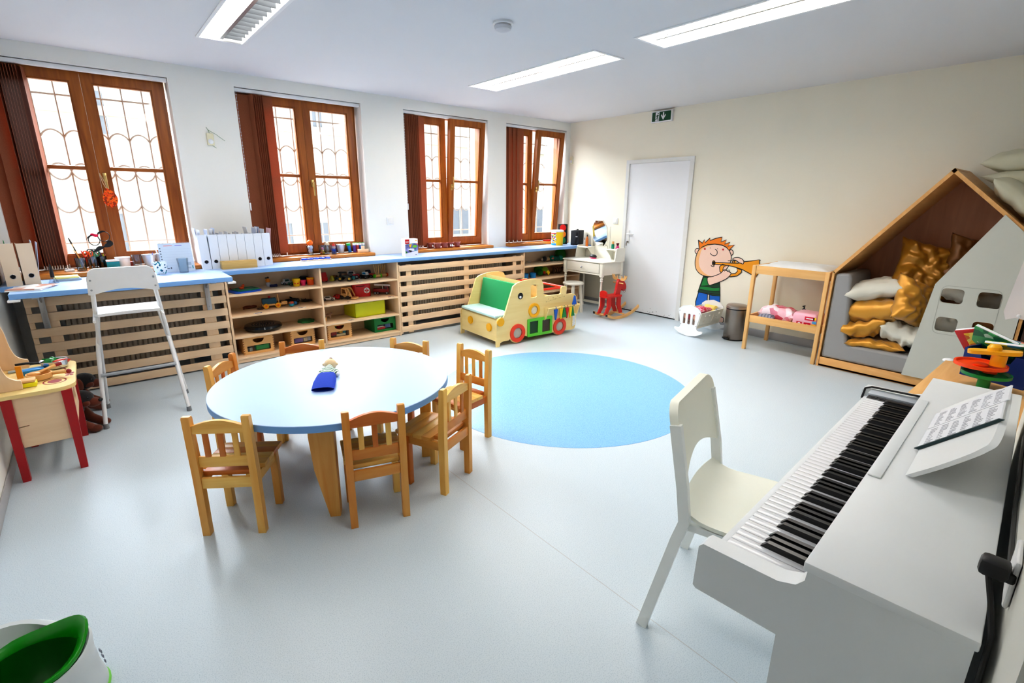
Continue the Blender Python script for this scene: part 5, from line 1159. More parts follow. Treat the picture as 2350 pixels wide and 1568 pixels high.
mb = MB(); mb.box((-0.004, 0.004, 0.031), (0.072, 0.066, 0.014), 0.005); mb.build('bread', mat('bread', (226, 184, 130), 0.7), t)
mb = MB(); mb.box((0, 0, 0.012), (0.14, 0.008, 0.004), 0.001); mb.box((-0.09, 0, 0.012), (0.06, 0.014, 0.01), 0.003, m=1); solo('toy_knife', mb, [CHROME, BLACK], 'small toy knife lying beside the wooden saucepan', 'toy knife', (-0.41, 3.63, 0.4825), R(40))
mb = MB(); mb.box((0, 0, 0.014), (0.10, 0.05, 0.028), 0.003); solo('blue_packet', mb, mat('sky packet', (40, 140, 210), 0.4), 'blue toy packet lying behind the wooden saucepan', 'toy food', (-0.37, 3.80, 0.4825), R(10))
mb = MB(); mb.box((0, 0, 0.005), (0.20, 0.03, 0.01), 0.003); solo('toy_tray', mb, mat('tray grey blue', (170, 186, 196), 0.4), 'pale grey toy tray edge at the back of the toy kitchen', 'toy tray', (-0.38, 3.9, 0.4825), R(6))
mb = MB(); mb.prism([(0, 0), (0.03, 0), (0.024, 0.075), (0.008, 0.075)], 'x', -0.012, 0.012); solo('toy_bottle', mb, mat('mustard', (222, 150, 20), 0.4), 'mustard yellow toy bottle by the near wing of the toy kitchen', 'toy food', (-0.415, 3.70, 0.4825))
BKF = mat('black plush', (18, 16, 18), 0.95, bump=0.4, sheen=0.3); TAN = mat('tan plush', (104, 46, 24), 0.95, bump=0.4, sheen=0.3)
def dog(label, loc, rz):
    t = thing('plush_dog', label, 'plush toy', loc, R(rz), 'plush dogs by the toy kitchen')
    mb = MB(); mb.ell((-0.10, 0, 0.11), (0.14, 0.085, 0.10)); mb.ell((-0.02, 0, 0.15), (0.09, 0.075, 0.085)); mb.ell((-0.20, 0.07, 0.06), (0.07, 0.04, 0.055)); mb.ell((-0.20, -0.07, 0.06), (0.07, 0.04, 0.055)); mb.build('body', BKF, t)
    mb = MB(); mb.ell((0.07, 0, 0.21), (0.065, 0.06, 0.058)); mb.build('head', BKF, t)
    mb = MB(); mb.ell((0.13, 0, 0.185), (0.045, 0.034, 0.03)); mb.ell((0.10, 0.035, 0.19), (0.03, 0.02, 0.022)); mb.ell((0.10, -0.035, 0.19), (0.03, 0.02, 0.022)); mb.build('muzzle', TAN, t)
    mb = MB(); mb.ell((0.172, 0, 0.197), (0.012, 0.016, 0.012)); mb.ell((0.118, 0.028, 0.225), 0.008, n=8, k=6); mb.ell((0.118, -0.028, 0.225), 0.008, n=8, k=6); mb.build('nose_and_eyes', mat('glossy black', (6, 6, 8), 0.15), t)
    for s in (-1, 1):
        mb = MB(); mb.ell((0.05, s * 0.062, 0.20), (0.03, 0.012, 0.05), rot=None); mb.build('ear', TAN, t)
        mb = MB(); mb.tube([(0.03, s * 0.05, 0.12), (0.07, s * 0.055, 0.06), (0.13, s * 0.055, 0.026)], [0.034, 0.03, 0.026], 10); mb.ell((0.14, s * 0.055, 0.025), (0.036, 0.027, 0.024), 0); mb.build('paw', TAN, t)
dog('black and tan plush dog sitting behind the red leg of the toy kitchen', (-0.27, 4.06, 0), -25)
dog('black and tan plush dog further back near the radiator cover', (-0.26, 4.46, 0), -12)
t = thing('potty', 'white child potty with a bright green bowl insert in the near left corner', 'potty', (-0.34, 1.71, -0.0), R(22)); t.scale = (1, 1, 0.93)
def egg(k, z, fx=1.0, tip=0.0):
    out = []
    for i in range(36):
        a = 2 * PI * i / 36; c, s = math.cos(a), math.sin(a)
        rx = (0.155 if c > 0 else 0.125) * k * fx; p = 1.0
        out.append((rx * (abs(c) ** 0.9) * (1 if c >= 0 else -1), 0.135 * k * s * (1 - 0.22 * max(c, 0) ** 2), z + tip * max(0, c) ** 3))
    return out
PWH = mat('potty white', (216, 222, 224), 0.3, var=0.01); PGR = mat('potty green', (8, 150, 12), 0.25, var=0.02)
mb = MB(); mb.rings([egg(1.06, 0.006), egg(1.07, 0.02), egg(1.0, 0.08), egg(0.97, 0.14), egg(0.99, 0.185, tip=0.015), egg(0.95, 0.192, tip=0.015), egg(0.9, 0.186, tip=0.012)], cap1=False); mb.build('body', PWH, t, ang=60)
mb = MB(); mb.rings([egg(1.09, 0.0), egg(1.10, 0.008), egg(1.06, 0.012)]); mb.build('base_ring', mat('lime ring', (110, 200, 60), 0.35), t, ang=60)
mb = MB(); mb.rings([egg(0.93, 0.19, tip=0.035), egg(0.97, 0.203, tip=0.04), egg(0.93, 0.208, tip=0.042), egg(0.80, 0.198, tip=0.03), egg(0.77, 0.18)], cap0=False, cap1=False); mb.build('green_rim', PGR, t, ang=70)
mb = MB(); mb.rings([egg(0.775, 0.182), egg(0.72, 0.13), egg(0.58, 0.06), egg(0.3, 0.045)], cap0=False); mb.build('green_bowl', mat('potty green shaded', (4, 92, 8), 0.3), t, ang=70)  # rim green darkened to paint the shade inside the bowl
mb = MB()
bl = []
for (k, z, d) in ((1.0, 0.14, 0.0), (1.02, 0.20, -0.01), (0.98, 0.245, -0.03), (0.9, 0.262, -0.045)):
    arc = [(-0.125 * k * math.cos(R(a)) + d, 0.15 * k * math.sin(R(a)), z - 0.05 * abs(math.sin(R(a))) ** 3) for a in range(-95, 96, 10)]
    arc2 = [(x * 0.86 + d * 0.1, y * 0.86, zz) for x, y, zz in arc[::-1]]
    bl.append(arc + arc2)
mb.rings(bl); mb.build('back_rest', PWH, t, ang=60, rot=(0, 0, R(-72)))
mb = MB()
for k in range(3): mb.box((0.157 - 0.004 * k, -0.02 - 0.022 * k, 0.105 - 0.004 * k), (0.002, 0.016 - 0.004 * k, 0.012), 0)
mb.build('grey_mark', mat('grey print', (140, 146, 160), 0.5), t)
# ------------------------------------------------------------------ things on the desk and worktop
CT = 0.85
BW = mat('birch board pale', (226, 206, 180), 0.6, var=0.03)
FW = mat('white card file', (232, 238, 246), 0.5, var=0.01)
def magfile(label, x, y, m, w, d, h, papers=None, g=None, rz=0, hole=True, tilt=0):
    t = thing('magazine_file', label, 'magazine file', (x, y, CT), R(rz), g)
    if tilt: t.rotation_euler = (0, R(tilt), R(rz))
    mb = MB(); hs = [circ(0, 0.065, 0.015, 18)] if hole else []
    mb.prism([(-w / 2, 0), (w / 2, 0), (w / 2, h), (-w / 2, h)], 'y', -0.004, 0.0, holes=hs)
    sp = [(0, 0), (d, 0), (d, h * 0.55), (d * 0.35, h), (0, h)]
    for s in (-1, 1): mb.prism(sp, 'x', s * (w / 2 - 0.0015) - 0.0015, s * (w / 2 - 0.0015) + 0.0015)
    mb.span((-w / 2, d - 0.003, 0), (w / 2, d, h * 0.55)); mb.span((-w / 2, 0, 0), (w / 2, d, 0.003)); mb.build('box', m, t)
    if hole:
        mb = MB(); mb.tube([(0.015 * math.cos(a), -0.0045, 0.065 + 0.015 * math.sin(a)) for a in [2 * PI * i / 18 for i in range(18)]], 0.0018, 5, closed=True); mb.prism(circ(0, 0.065, 0.0145, 18), 'y', 0.004, 0.006, 1); mb.build('finger_hole', [CHROME, mat('hole shade', (30, 30, 40), 0.8)], t)  # dark disc behind the hole paints the shade inside the file
    for (u, hh, c, lean) in papers or ():
        mb = MB(); mb.box((u, 0.10, h * 0.5 + hh / 2), (0.003, 0.15, h * 0.9 + hh), 0, rot=None); o = mb.build('papers', c, t, rot=(0, R(lean), 0))
    return t
PB1 = mat('pale blue paper', (206, 218, 240), 0.7); PK1 = mat('pale pink paper', (240, 200, 204), 0.7)
magfile('birch magazine file standing against the left side wall on the worktop', -0.447, 4.888, BW, 0.082, 0.24, 0.292, [(0.0, 0.03, mat('green card', (30, 140, 80), 0.6), 0)], 'birch magazine files', 6)
magfile('birch magazine file with pale blue papers, right one of the birch pair', -0.354, 4.908, BW, 0.084, 0.24, 0.290, [(0.02, 0.03, PB1, 4), (0.034, 0.02, PB1, 7)], 'birch magazine files', 6)
WF = 'white magazine files'
wl = ['white magazine file at the left end of the white row, finger hole showing', 'white magazine file second from the left with papers standing high', 'white magazine file third from the left in the white row', 'white magazine file fourth from the left in the white row', 'white magazine file fifth from the left in the white row', 'white magazine file sixth from the left behind the wooden box end', 'white magazine file second from the right with a bundle of papers', 'white magazine file at the right end of the white row with pinkish sheet']
for k in range(8):
    pp = []
    if k == 1 or k == 0: pp = [(random.uniform(-0.03, 0.03), random.uniform(0.03, 0.075), PAPER if q % 3 else PB1, random.uniform(-7, 7)) for q in range(4)]
    elif k == 6: pp = [(random.uniform(-0.03, 0.03), random.uniform(0.05, 0.085), PAPER if q % 2 else PB1, random.uniform(-9, 9)) for q in range(6)]
    elif k == 7: pp = [(0.01, 0.06, PK1, 8), (-0.02, 0.05, PAPER, 3)]
    else: pp = [(random.uniform(-0.02, 0.02), random.uniform(0.005, 0.035), PAPER, random.uniform(-5, 5)) for q in range(2)]
    magfile(wl[k], 0.766 + 0.0722 * k, 5.09, FW, 0.070, 0.25, 0.298, pp, WF, 0, k in (0, 1, 6, 7), -2 if k == 0 else 0)
mb = MB(); mb.box((0, 0, 0.034), (0.285, 0.075, 0.068), 0.002); solo('wooden_box', mb, wood('bamboo', (222, 190, 124), (206, 170, 100), 'x', 1.6, 0.5), 'long bamboo box lying in front of the white magazine files', 'box', (1.005, 5.03, CT))
t = thing('desk_calendar', 'pale blue tent desk calendar with week grid beside the glass', 'calendar', (0.553, 5.10, CT))
mb = MB()
mb.rings([[(-0.118, y, z), (0.118, y, z), (0.118, y2, z2), (-0.118, y2, z2)] for y, z, y2, z2 in ((-0.03, 0.0, 0.03, 0.235), (-0.027, 0.0, 0.033, 0.235))])
mb.rings([[(-0.118, y, z), (0.118, y, z), (0.118, y2, z2), (-0.118, y2, z2)] for y, z, y2, z2 in ((0.09, 0.0, 0.033, 0.235), (0.093, 0.0, 0.036, 0.235))]); mb.build('card', mat('calendar paper', (214, 228, 244), 0.6, var=0.01), t)
mb = MB()
def onc(u, v): return (u, -0.0306 + 0.06 * v / 0.235, v)
def cpatch(u0, v0, u1, v1, m): mb.rings([[onc(u0, v0), onc(u1, v0), onc(u1, v1), onc(u0, v1)], [tuple(c - d for c, d in zip(onc(a, b), (0, 0.0006, 0))) for a, b in ((u0, v0), (u1, v0), (u1, v1), (u0, v1))]], m)
cpatch(-0.08, 0.212, -0.02, 0.218, 1); cpatch(0.0, 0.212, 0.05, 0.218, 2)
for r in range(7): cpatch(-0.112, 0.19 - 0.022 * r, -0.104, 0.199 - 0.022 * r, 0); cpatch(-0.095, 0.186 - 0.022 * r, 0.11, 0.1866 - 0.022 * r, 3)
cpatch(-0.09, 0.028, -0.065, 0.034, 0); cpatch(-0.058, 0.026, -0.05, 0.04, 0); cpatch(0.06, 0.05, 0.095, 0.075, 3); cpatch(0.06, 0.022, 0.09, 0.034, 3); cpatch(0.098, 0.02, 0.106, 0.045, 4)
mb.build('printing', [mat('print grey', (70, 84, 104), 0.6), mat('print pink', (234, 160, 170), 0.6), mat('print violet', (140, 140, 220), 0.6), mat('print pale', (176, 196, 218), 0.6), TEAL], t)
mb = MB()
for k in range(24): u = -0.11 + 0.22 * k / 23; mb.tube([(u, 0.031 + 0.005 * math.cos(a), 0.236 + 0.006 * math.sin(a)) for a in [2 * PI * i / 8 for i in range(8)]], 0.0009, 4, closed=True)
b_ = mb.build('wire_binding', STEEL, t); b_['kind'] = 'stuff'
def tumbler(label, x, y, z, r0, r1, h, m=None, name='drinking_glass', cat='glass', g=None, sides=24):
    mb = MB(); mb.lathe([(0, 0), (r0, 0), (r1, h), (r1 - 0.002, h), (r0 - 0.002, 0.006), (0, 0.006)], n=sides)
    return solo(name, mb, m or GLASS, label, cat, (x, y, z), group=g)
GLS = glass('tumbler glass', (240, 246, 250), 0.95, 0.08)
tumbler('clear drinking glass standing in front of the desk calendar', 0.575, 4.985, CT, 0.033, 0.043, 0.12, GLS, sides=10)
t = thing('mug', 'white mug with teal speckled pattern on the desk beside the bar stool back', 'mug', (0.415, 4.985, CT), R(-120))
MG = blotch('teal speckle', [(236, 242, 244), (236, 242, 244), (40, 150, 160), (236, 242, 244), (24, 90, 120), (236, 242, 244), (236, 242, 244)], 75, 0.25)
mb = MB(); mb.lathe([(0.0, 0.0), (0.03, 0.0), (0.036, 0.006), (0.047, 0.04), (0.051, 0.10), (0.048, 0.10), (0.044, 0.042), (0.03, 0.01), (0, 0.01)], n=32); mb.build('cup', MG, t)
mb = MB(); mb.tube([(0.046 + 0.03 * math.sin(PI * i / 8) , 0, 0.025 + 0.055 * i / 8) for i in range(9)], 0.006, 8); mb.build('handle', WHITE, t)
t = thing('glue_bottle', 'clear glue bottle with black brush cap near the birch files', 'bottle', (-0.245, 4.90, CT))
mb = MB(); mb.lathe([(0.03, 0), (0.03, 0.004), (0.012, 0.04), (0.01, 0.045)], n=18); mb.build('flask', GLS, t)
mb = MB(); mb.lathe([(0.012, 0.042), (0.012, 0.07), (0.007, 0.12), (0.004, 0.135)], n=12); mb.build('cap', BLACK, t)
mb = MB(); mb.box((0, 0, 0.009), (0.15, 0.11, 0.018), 0.002); solo('grey_notebook', mb, mat('notebook grey', (170, 186, 200), 0.6), 'grey notebook under the yellow pad at the left of the desk', 'notebook', (-0.17, 5.02, CT), R(8))
mb = MB(); mb.box((0, 0, 0.007), (0.14, 0.10, 0.014), 0.001); solo('yellow_pad', mb, mat('pad yellow', (250, 236, 150), 0.6), 'yellow note pad stacked on a grey notebook beside the birch files', 'note pad', (-0.175, 5.02, CT + 0.018), R(4))
for k, (dx, dy, rz, m, lab) in enumerate(((0, 0, 28, mat('magazine white', (224, 222, 222), 0.4), 'lower white magazine lying on the left end of the desk'), (0.01, 0.012, 22, blotch('magazine cover', [(226, 216, 212), (236, 232, 230), (206, 150, 130), (60, 60, 70), (230, 224, 220), (232, 228, 226)], 12, 0.35), 'upper magazine with brown and grey cover on the left end of the desk'))):
    mb = MB(); mb.box((0, 0, 0.003), (0.19, 0.24, 0.006), 0.001); solo('magazine', mb, m, lab, 'magazine', (-0.355 + dx, 4.68 + dy, CT + 0.0062 * k), R(rz - 45), group='magazines on the desk')

# ------------------------------------------------------------------ window sill of the leftmost window
SZ = 0.8862
PCL = 'holders on the leftmost window sill'
def holder(label, x, y, r, h, m, name='pencil_cup'):
    t = thing(name, label, 'pencil cup', (x, y, SZ), 0, PCL)
    mb = MB(); mb.lathe([(0, 0), (r * 0.86, 0), (r, h), (r - 0.002, h), (r * 0.86 - 0.002, 0.004), (0, 0.004)], n=20); mb.build('cup', m, t); return t
holder('clear cup with paint brushes, first on the leftmost window sill', -0.078, 5.30, 0.036, 0.10, CLEAR)
holder('clear cup crammed with scissors and markers next to the brush cup', -0.005, 5.40, 0.036, 0.10, CLEAR)
holder('dark clear cup of pencils behind the teal box', 0.06, 5.42, 0.033, 0.095, glass('smoky plastic', (120, 110, 104), 0.6, 0.14))
def stick(name, label, cat, p, q, r, m, m2=None, g=None, tipr=None):
    mb = MB(); P, Q = Vector(p), Vector(q); mid = P.lerp(Q, 0.82)
    mb.tube([P, mid], [r, r * 0.9], 8); mb.tube([mid, Q], [tipr or r, (tipr or r) * 0.5], 8, 1)
    return solo(name, mb, [m, m2 or m], label, cat, group=g)
PBR = 'paint brushes in the first cup'
stick('paint_brush', 'long paint brush with dark bristles leaning out of the first sill cup', 'paint brush', (-0.058, 5.31, 0.895), (-0.118, 5.28, 1.145), 0.004, BEECH['z'], mat('bristle dark', (60, 50, 44), 0.8), PBR, 0.006)
stick('paint_brush', 'shorter wooden paint brush in the first sill cup', 'paint brush', (-0.062, 5.28, 0.895), (-0.10, 5.26, 1.08), 0.0045, PINE['z'], mat('bristle black', (30, 28, 28), 0.8), PBR)
stick('paint_brush', 'dark thin paint brush leaning left in the first sill cup', 'paint brush', (-0.07, 5.33, 0.895), (-0.105, 5.33, 1.05), 0.003, BLACK, BEECH['z'], PBR)
MK = 'markers in the sill cups'
for k, (c, lab, a, b) in enumerate((((210, 40, 40), 'red marker in the sill cups', (-0.02, 5.40, 0.895), (-0.062, 5.40, 1.035)), ((40, 44, 52), 'black marker in the sill cups', (0.0, 5.42, 0.895), (-0.035, 5.41, 1.035)), ((250, 110, 30), 'orange marker in the sill cups', (0.0, 5.38, 0.895), (-0.015, 5.37, 1.03)), ((230, 230, 234), 'white marker in the sill cups', (0.055, 5.42, 0.895), (0.03, 5.40, 1.01)), ((190, 190, 30), 'olive yellow marker in the sill cups', (0.065, 5.42, 0.895), (0.075, 5.41, 1.0)), ((30, 50, 110), 'navy marker in the sill cups', (0.07, 5.43, 0.895), (0.055, 5.44, 1.02)), ((200, 90, 50), 'brown red marker in the sill cups', (0.05, 5.43, 0.895), (0.09, 5.45, 0.99)))):
    stick('marker', lab, 'marker', a, b, 0.0055, mat('marker %d' % k, c, 0.4), None, MK)
def scissors(label, loc, rz, m):
    t = thing('scissors', label, 'scissors', loc, R(rz), 'scissors in the sill cup')
    for s in (-1, 1):
        mb = MB(); mb.tube([(s * 0.017 + 0.014 * math.cos(a), 0, 0.115 + 0.021 * math.sin(a)) for a in [2 * PI * i / 16 for i in range(16)]], 0.0045, 6, closed=True); mb.tube([(s * 0.008, 0, 0.096), (0, 0, 0.07)], 0.0045, 6); mb.build('finger_loop', m, t)
    mb = MB(); mb.prism([(-0.006, 0.07), (0.006, 0.07), (0.001, 0.0), (-0.001, 0.0)], 'y', -0.0015, 0.0015); mb.build('blades', CHROME, t)
scissors('green handled scissors in the sill cup', (0.018, 5.385, 0.895), 10, mat('scissor green', (20, 140, 90), 0.4))
scissors('orange handled scissors in the sill cup', (-0.022, 5.385, 0.895), -10, mat('scissor orange', (244, 80, 20), 0.4))
scissors('black handled scissors in the sill cup', (0.004, 5.42, 0.905), 20, BLACK)
t = thing('foil_glasses', 'black novelty glasses with moustaches and red nose on a stick before the leftmost window', 'party glasses', (0.06, 5.36, 1.12))
mb = MB()
mb.tube([(0.036 + 0.036 * math.cos(a), 5.36, 1.116 + 0.04 * math.sin(a)) for a in [2 * PI * i / 24 for i in range(24)]], 0.003, 6, closed=True); mb.tube([(0.102 + 0.038 * math.cos(a), 5.36, 1.145 + 0.04 * math.sin(a)) for a in [2 * PI * i / 24 for i in range(24)]], 0.003, 6, closed=True); mb.build('round_rims', BLACK, t, True)
def blob(pts, name, m): mb = MB(); mb.prism(smooth(pts, 4), 'y', 5.354, 5.358); mb.build(name, m, t, True)
blob([(-0.012, 1.118), (-0.004, 1.142), (0.02, 1.16), (0.045, 1.158), (0.02, 1.152), (0.0, 1.135)], 'eyebrow', BLACK)
blob([(0.062, 1.162), (0.072, 1.182), (0.10, 1.192), (0.122, 1.182), (0.10, 1.178), (0.078, 1.168)], 'eyebrow', BLACK)
blob([(0.018, 1.158), (0.022, 1.17), (0.036, 1.172), (0.05, 1.165), (0.066, 1.162), (0.066, 1.148), (0.05, 1.142), (0.034, 1.15)], 'red_nose', mat('foil red', (240, 20, 80), 0.3))
blob([(0.11, 1.10), (0.135, 1.112), (0.15, 1.10), (0.152, 1.08), (0.135, 1.062), (0.108, 1.056), (0.09, 1.06), (0.098, 1.08), (0.115, 1.092)], 'moustache', BLACK)
blob([(0.02, 1.035), (0.004, 1.05), (0.0, 1.04), (0.02, 1.022), (0.05, 1.028), (0.085, 1.05), (0.09, 1.064), (0.06, 1.068), (0.045, 1.06)], 'moustache', BLACK)
mb = MB(); mb.tube([(0.0, 5.402, 0.90), (0.0, 5.38, 1.0), (0.02, 5.36, 1.078)], 0.0012, 5); mb.tube([(0.01, 5.402, 0.90), (0.02, 5.38, 1.0), (0.06, 5.36, 1.11)], 0.0012, 5); mb.build('stick', WHITE, t, True)
t = thing('crochet_pouch', 'orange crocheted pouch hanging from the leftmost window handle', 'pouch', (0.195, 5.43, 1.45))
mb = MB(); mb.prism(smooth([(-0.012, 0.078), (0.03, 0.05), (0.052, 0.0), (0.04, -0.05), (0.005, -0.075), (-0.035, -0.05), (-0.045, 0.0), (-0.03, 0.045)], 4), 'y', -0.012, 0.012)
mb.build('net_body', blotch('orange crochet', [(250, 90, 10), (255, 120, 20), (246, 80, 10), (160, 50, 6)], 90, 0.8), t)
mb = MB(); mb.tube([(-0.01, 0, 0.075), (-0.025, 0.004, 0.12), (-0.036, 0.01, 0.195)], 0.0025, 6); mb.tube([(-0.004, 0, 0.075), (-0.012, 0.004, 0.12), (-0.034, 0.01, 0.195)], 0.0025, 6); mb.build('string', mat('raffia', (214, 180, 140), 0.8), t)
mb = MB(); mb.box((0, 0, 0.028), (0.085, 0.06, 0.056), 0.004); mb.box((0, 0, 0.062), (0.089, 0.064, 0.012), 0.003, m=1); solo('teal_box', mb, [mat('teal box', (20, 150, 166), 0.35), PAPER], 'small teal box with white lid on the leftmost window sill', 'box', (0.125, 5.33, SZ))
mb = MB(); mb.lathe([(0, 0), (0.046, 0), (0.05, 0.07), (0.054, 0.072), (0.054, 0.084), (0.0, 0.084)], n=28); solo('white_tub', mb, WHITE, 'round white plastic tub with lid on the leftmost window sill', 'tub', (0.195, 5.375, SZ))
mb = MB(); mb.box((0, 0, 0.02), (0.03, 0.03, 0.04), 0.003); solo('red_box', mb, mat('brick red', (160, 56, 40), 0.5), 'tiny brick red box beside the white tub', 'box', (0.258, 5.40, SZ))
tumbler('clear tumbler with brushes shadow between white tub and grey bucket', 0.29, 5.35, SZ, 0.03, 0.038, 0.10, GLS)
BUCK = mat('zinc bucket', (186, 196, 206), 0.35, 0.5)
def bucket(label, x, y, r, h):
    mb = MB(); mb.lathe([(0, 0), (r * 0.74, 0), (r * 0.76, 0.008), (r * 0.74, 0.012), (r, h), (r + 0.003, h + 0.002), (r - 0.002, h), (r * 0.72, 0.01), (0, 0.01)], n=28)
    return solo('metal_bucket', mb, BUCK, label, 'bucket', (x, y, SZ), group='small metal buckets')
bucket('small pale metal bucket with blue pen at the right of the leftmost sill', 0.375, 5.33, 0.05, 0.095)
bucket('darker small metal bucket holding paper sticks behind the calendar', 0.47, 5.42, 0.045, 0.09)
stick('blue_pen', 'blue pen standing in the pale metal bucket', 'pen', (0.375, 5.34, 0.898), (0.41, 5.36, 0.995), 0.004, NAVY, mat('pen blue', (20, 50, 190), 0.3))
for k in range(3): stick('paper_stick', 'striped paper sticks in the darker metal bucket', 'paper stick', (0.465 + 0.004 * k, 5.42, 0.898), (0.44 + 0.035 * k, 5.43, 1.02 - 0.006 * k), 0.006, PK1 if k % 2 else PAPER, None, 'striped paper sticks')
mb = MB(); mb.box((0, 0, 0.008), (0.06, 0.035, 0.016), 0.005); solo('white_eraser', mb, WHITE, 'white eraser on the left end of the leftmost sill', 'eraser', (-0.155, 5.27, SZ), R(20))

# ------------------------------------------------------------------ sill of the second window
G3 = 'containers on the second window sill'
tumbler('ribbed glass holding a snowman figure on the second window sill', 1.775, 5.42, SZ, 0.028, 0.042, 0.098, GLS, 'drinking_glass', 'glass', G3, 10)
mb = MB(); mb.ell((0, 0, 0.034), (0.02, 0.02, 0.028)); mb.ell((0, 0, 0.075), (0.025, 0.025, 0.026)); mb.ell((0, 0, 0.122), (0.031, 0.031, 0.03), 1); solo('snowman_figure', mb, [PAPER, mat('snow orange', (250, 120, 20), 0.35)], 'white snowman figure with orange ball hat in the glass', 'figure', (1.775, 5.42, SZ + 0.006))
tumbler('ribbed glass with colourful small figures, second glass on the second sill', 1.895, 5.41, SZ, 0.028, 0.042, 0.10, GLS, 'drinking_glass', 'glass', G3, 10)
for k, (dx, dz, c) in enumerate(((-0.012, 0.018, (236, 110, 30)), (0.012, 0.018, (236, 210, 30)), (0.0, 0.02, (80, 150, 150)), (0.0, 0.042, (240, 190, 40)), (-0.002, 0.064, (230, 70, 80)))):
    mb = MB(); mb.ell((0, 0, 0), (0.014, 0.012, 0.012)); solo('small_toy', mb, mat('tiny toy %d' % k, c, 0.4), ['orange', 'yellow', 'grey green', 'amber', 'red'][k] + ' small toy in the second glass on the second sill', 'small toy', (1.895 + dx, 5.41 - 0.004 * k + (0.012 if k == 2 else 0), SZ + dz), group='small toys in the glass')
tumbler('clear glass with grey beige figure behind the other glasses', 1.96, 5.44, SZ, 0.028, 0.040, 0.098, GLS, 'drinking_glass', 'glass', G3, 10)
mb = MB(); mb.ell((0, 0, 0.04), (0.022, 0.02, 0.036)); mb.ell((0, 0, 0.095), (0.028, 0.024, 0.026)); mb.ell((-0.02, 0, 0.118), 0.011, n=8, k=6); mb.ell((0.02, 0, 0.118), 0.011, n=8, k=6); mb.ell((0, -0.022, 0.09), (0.012, 0.01, 0.009)); solo('bear_figure', mb, mat('beige clay', (214, 200, 170), 0.6), 'small beige bear figure standing in the rear glass', 'figure', (1.96, 5.44, SZ + 0.006))
tumbler('clear glass with blue and red gnome figure on the second sill', 2.005, 5.365, SZ, 0.031, 0.038, 0.095, GLS, 'drinking_glass', 'glass', G3, 4)
mb = MB(); mb.cyl((0, 0, 0.0), (0, 0, 0.05), 0.022, 0.016, 12, 0); mb.ell((0, 0, 0.068), 0.02, 1); mb.lathe([(0.02, 0.078), (0.012, 0.098), (0, 0.115)], n=12, m=2); solo('gnome_figure', mb, [mat('gnome blue', (40, 90, 170), 0.5), SKIN, RED], 'blue gnome figure with red cap standing in a glass', 'figure', (2.005, 5.365, SZ + 0.006))
bucket('small grey metal bucket with lids on the second window sill', 2.11, 5.44, 0.043, 0.09)
for k, (dx, c, n_) in enumerate(((0.024, (250, 110, 20), 'orange'), (-0.018, (240, 240, 244), 'white'), (0.0, (150, 200, 230), 'pale blue'))):
    mb = MB(); mb.ell((0, 0, 0), (0.017, 0.017, 0.012)); solo('bottle_cap', mb, mat('cap %s' % n_, c, 0.4), n_ + ' cap lying on top in the grey bucket of the second sill', 'cap', (2.11 + dx, 5.44 + (0.014 if k == 2 else -0.008), SZ + 0.085), group='caps in the bucket')
t = thing('paint_tube', 'blue paint tube with green cap leaning on the second window sill', 'paint tube', (2.215, 5.45, SZ + 0.003)); t.rotation_euler = (0, R(-8), 0)
mb = MB(); mb.cyl((0, 0, 0), (0, 0, 0.075), 0.018, n=16); mb.build('tube_body', mat('tube blue', (10, 120, 210), 0.3), t)
mb = MB(); mb.cyl((0, 0, 0.075), (0, 0, 0.10), 0.021, n=16); mb.build('cap', mat('cap green', (10, 180, 80), 0.4), t)
G4 = 'paint bottles on the second window sill'
for k, (c, n_) in enumerate((((90, 60, 160), 'violet'), ((190, 70, 70), 'red'), ((30, 100, 190), 'blue'), ((20, 150, 180), 'turquoise'))):
    t = thing('paint_bottle', n_ + ' paint bottle with white cap at the right of the second sill', 'paint bottle', (2.268 + 0.036 * k, 5.45, SZ), 0, G4)
    mb = MB(); mb.cyl((0, 0, 0), (0, 0, 0.078), 0.0155, n=14); mb.build('flask', mat('paint %s' % n_, c, 0.35), t)
    mb = MB(); mb.cyl((0, 0, 0.078), (0, 0, 0.10), 0.0165, n=14); mb.cyl((0, 0, 0.10), (0, 0, 0.103), 0.014, n=12, m=1); mb.build('cap', [WHITE, mat('cap green', (10, 180, 80), 0.4)], t)
mb = MB(); mb.box((0, 0, 0.019), (0.12, 0.03, 0.038), 0.002); mb.box((0.0, 0.004, 0.05), (0.04, 0.006, 0.05), 0.002, rot=None); solo('wooden_card_holder', mb, BIRCH['x'], 'pale wooden card holder block on the right end of the second sill', 'card holder', (2.335, 5.37, SZ))
t = thing('blue_lid_tray', 'pale wooden strip with five blue round lids on the worktop', 'toy', (1.76, 5.225, CT), R(3))
mb = MB(); mb.box((0, 0, 0.006), (0.30, 0.07, 0.012), 0.002); mb.build('strip', BIRCH['x'], t)
for k in range(5): mb = MB(); mb.lathe([(0, 0.012), (0.029, 0.012), (0.029, 0.026), (0.025, 0.029), (0, 0.029)], n=20); mb.build('lid', mat('lid blue', (20, 70, 200), 0.35), t, loc=(-0.12 + 0.06 * k, 0, 0))

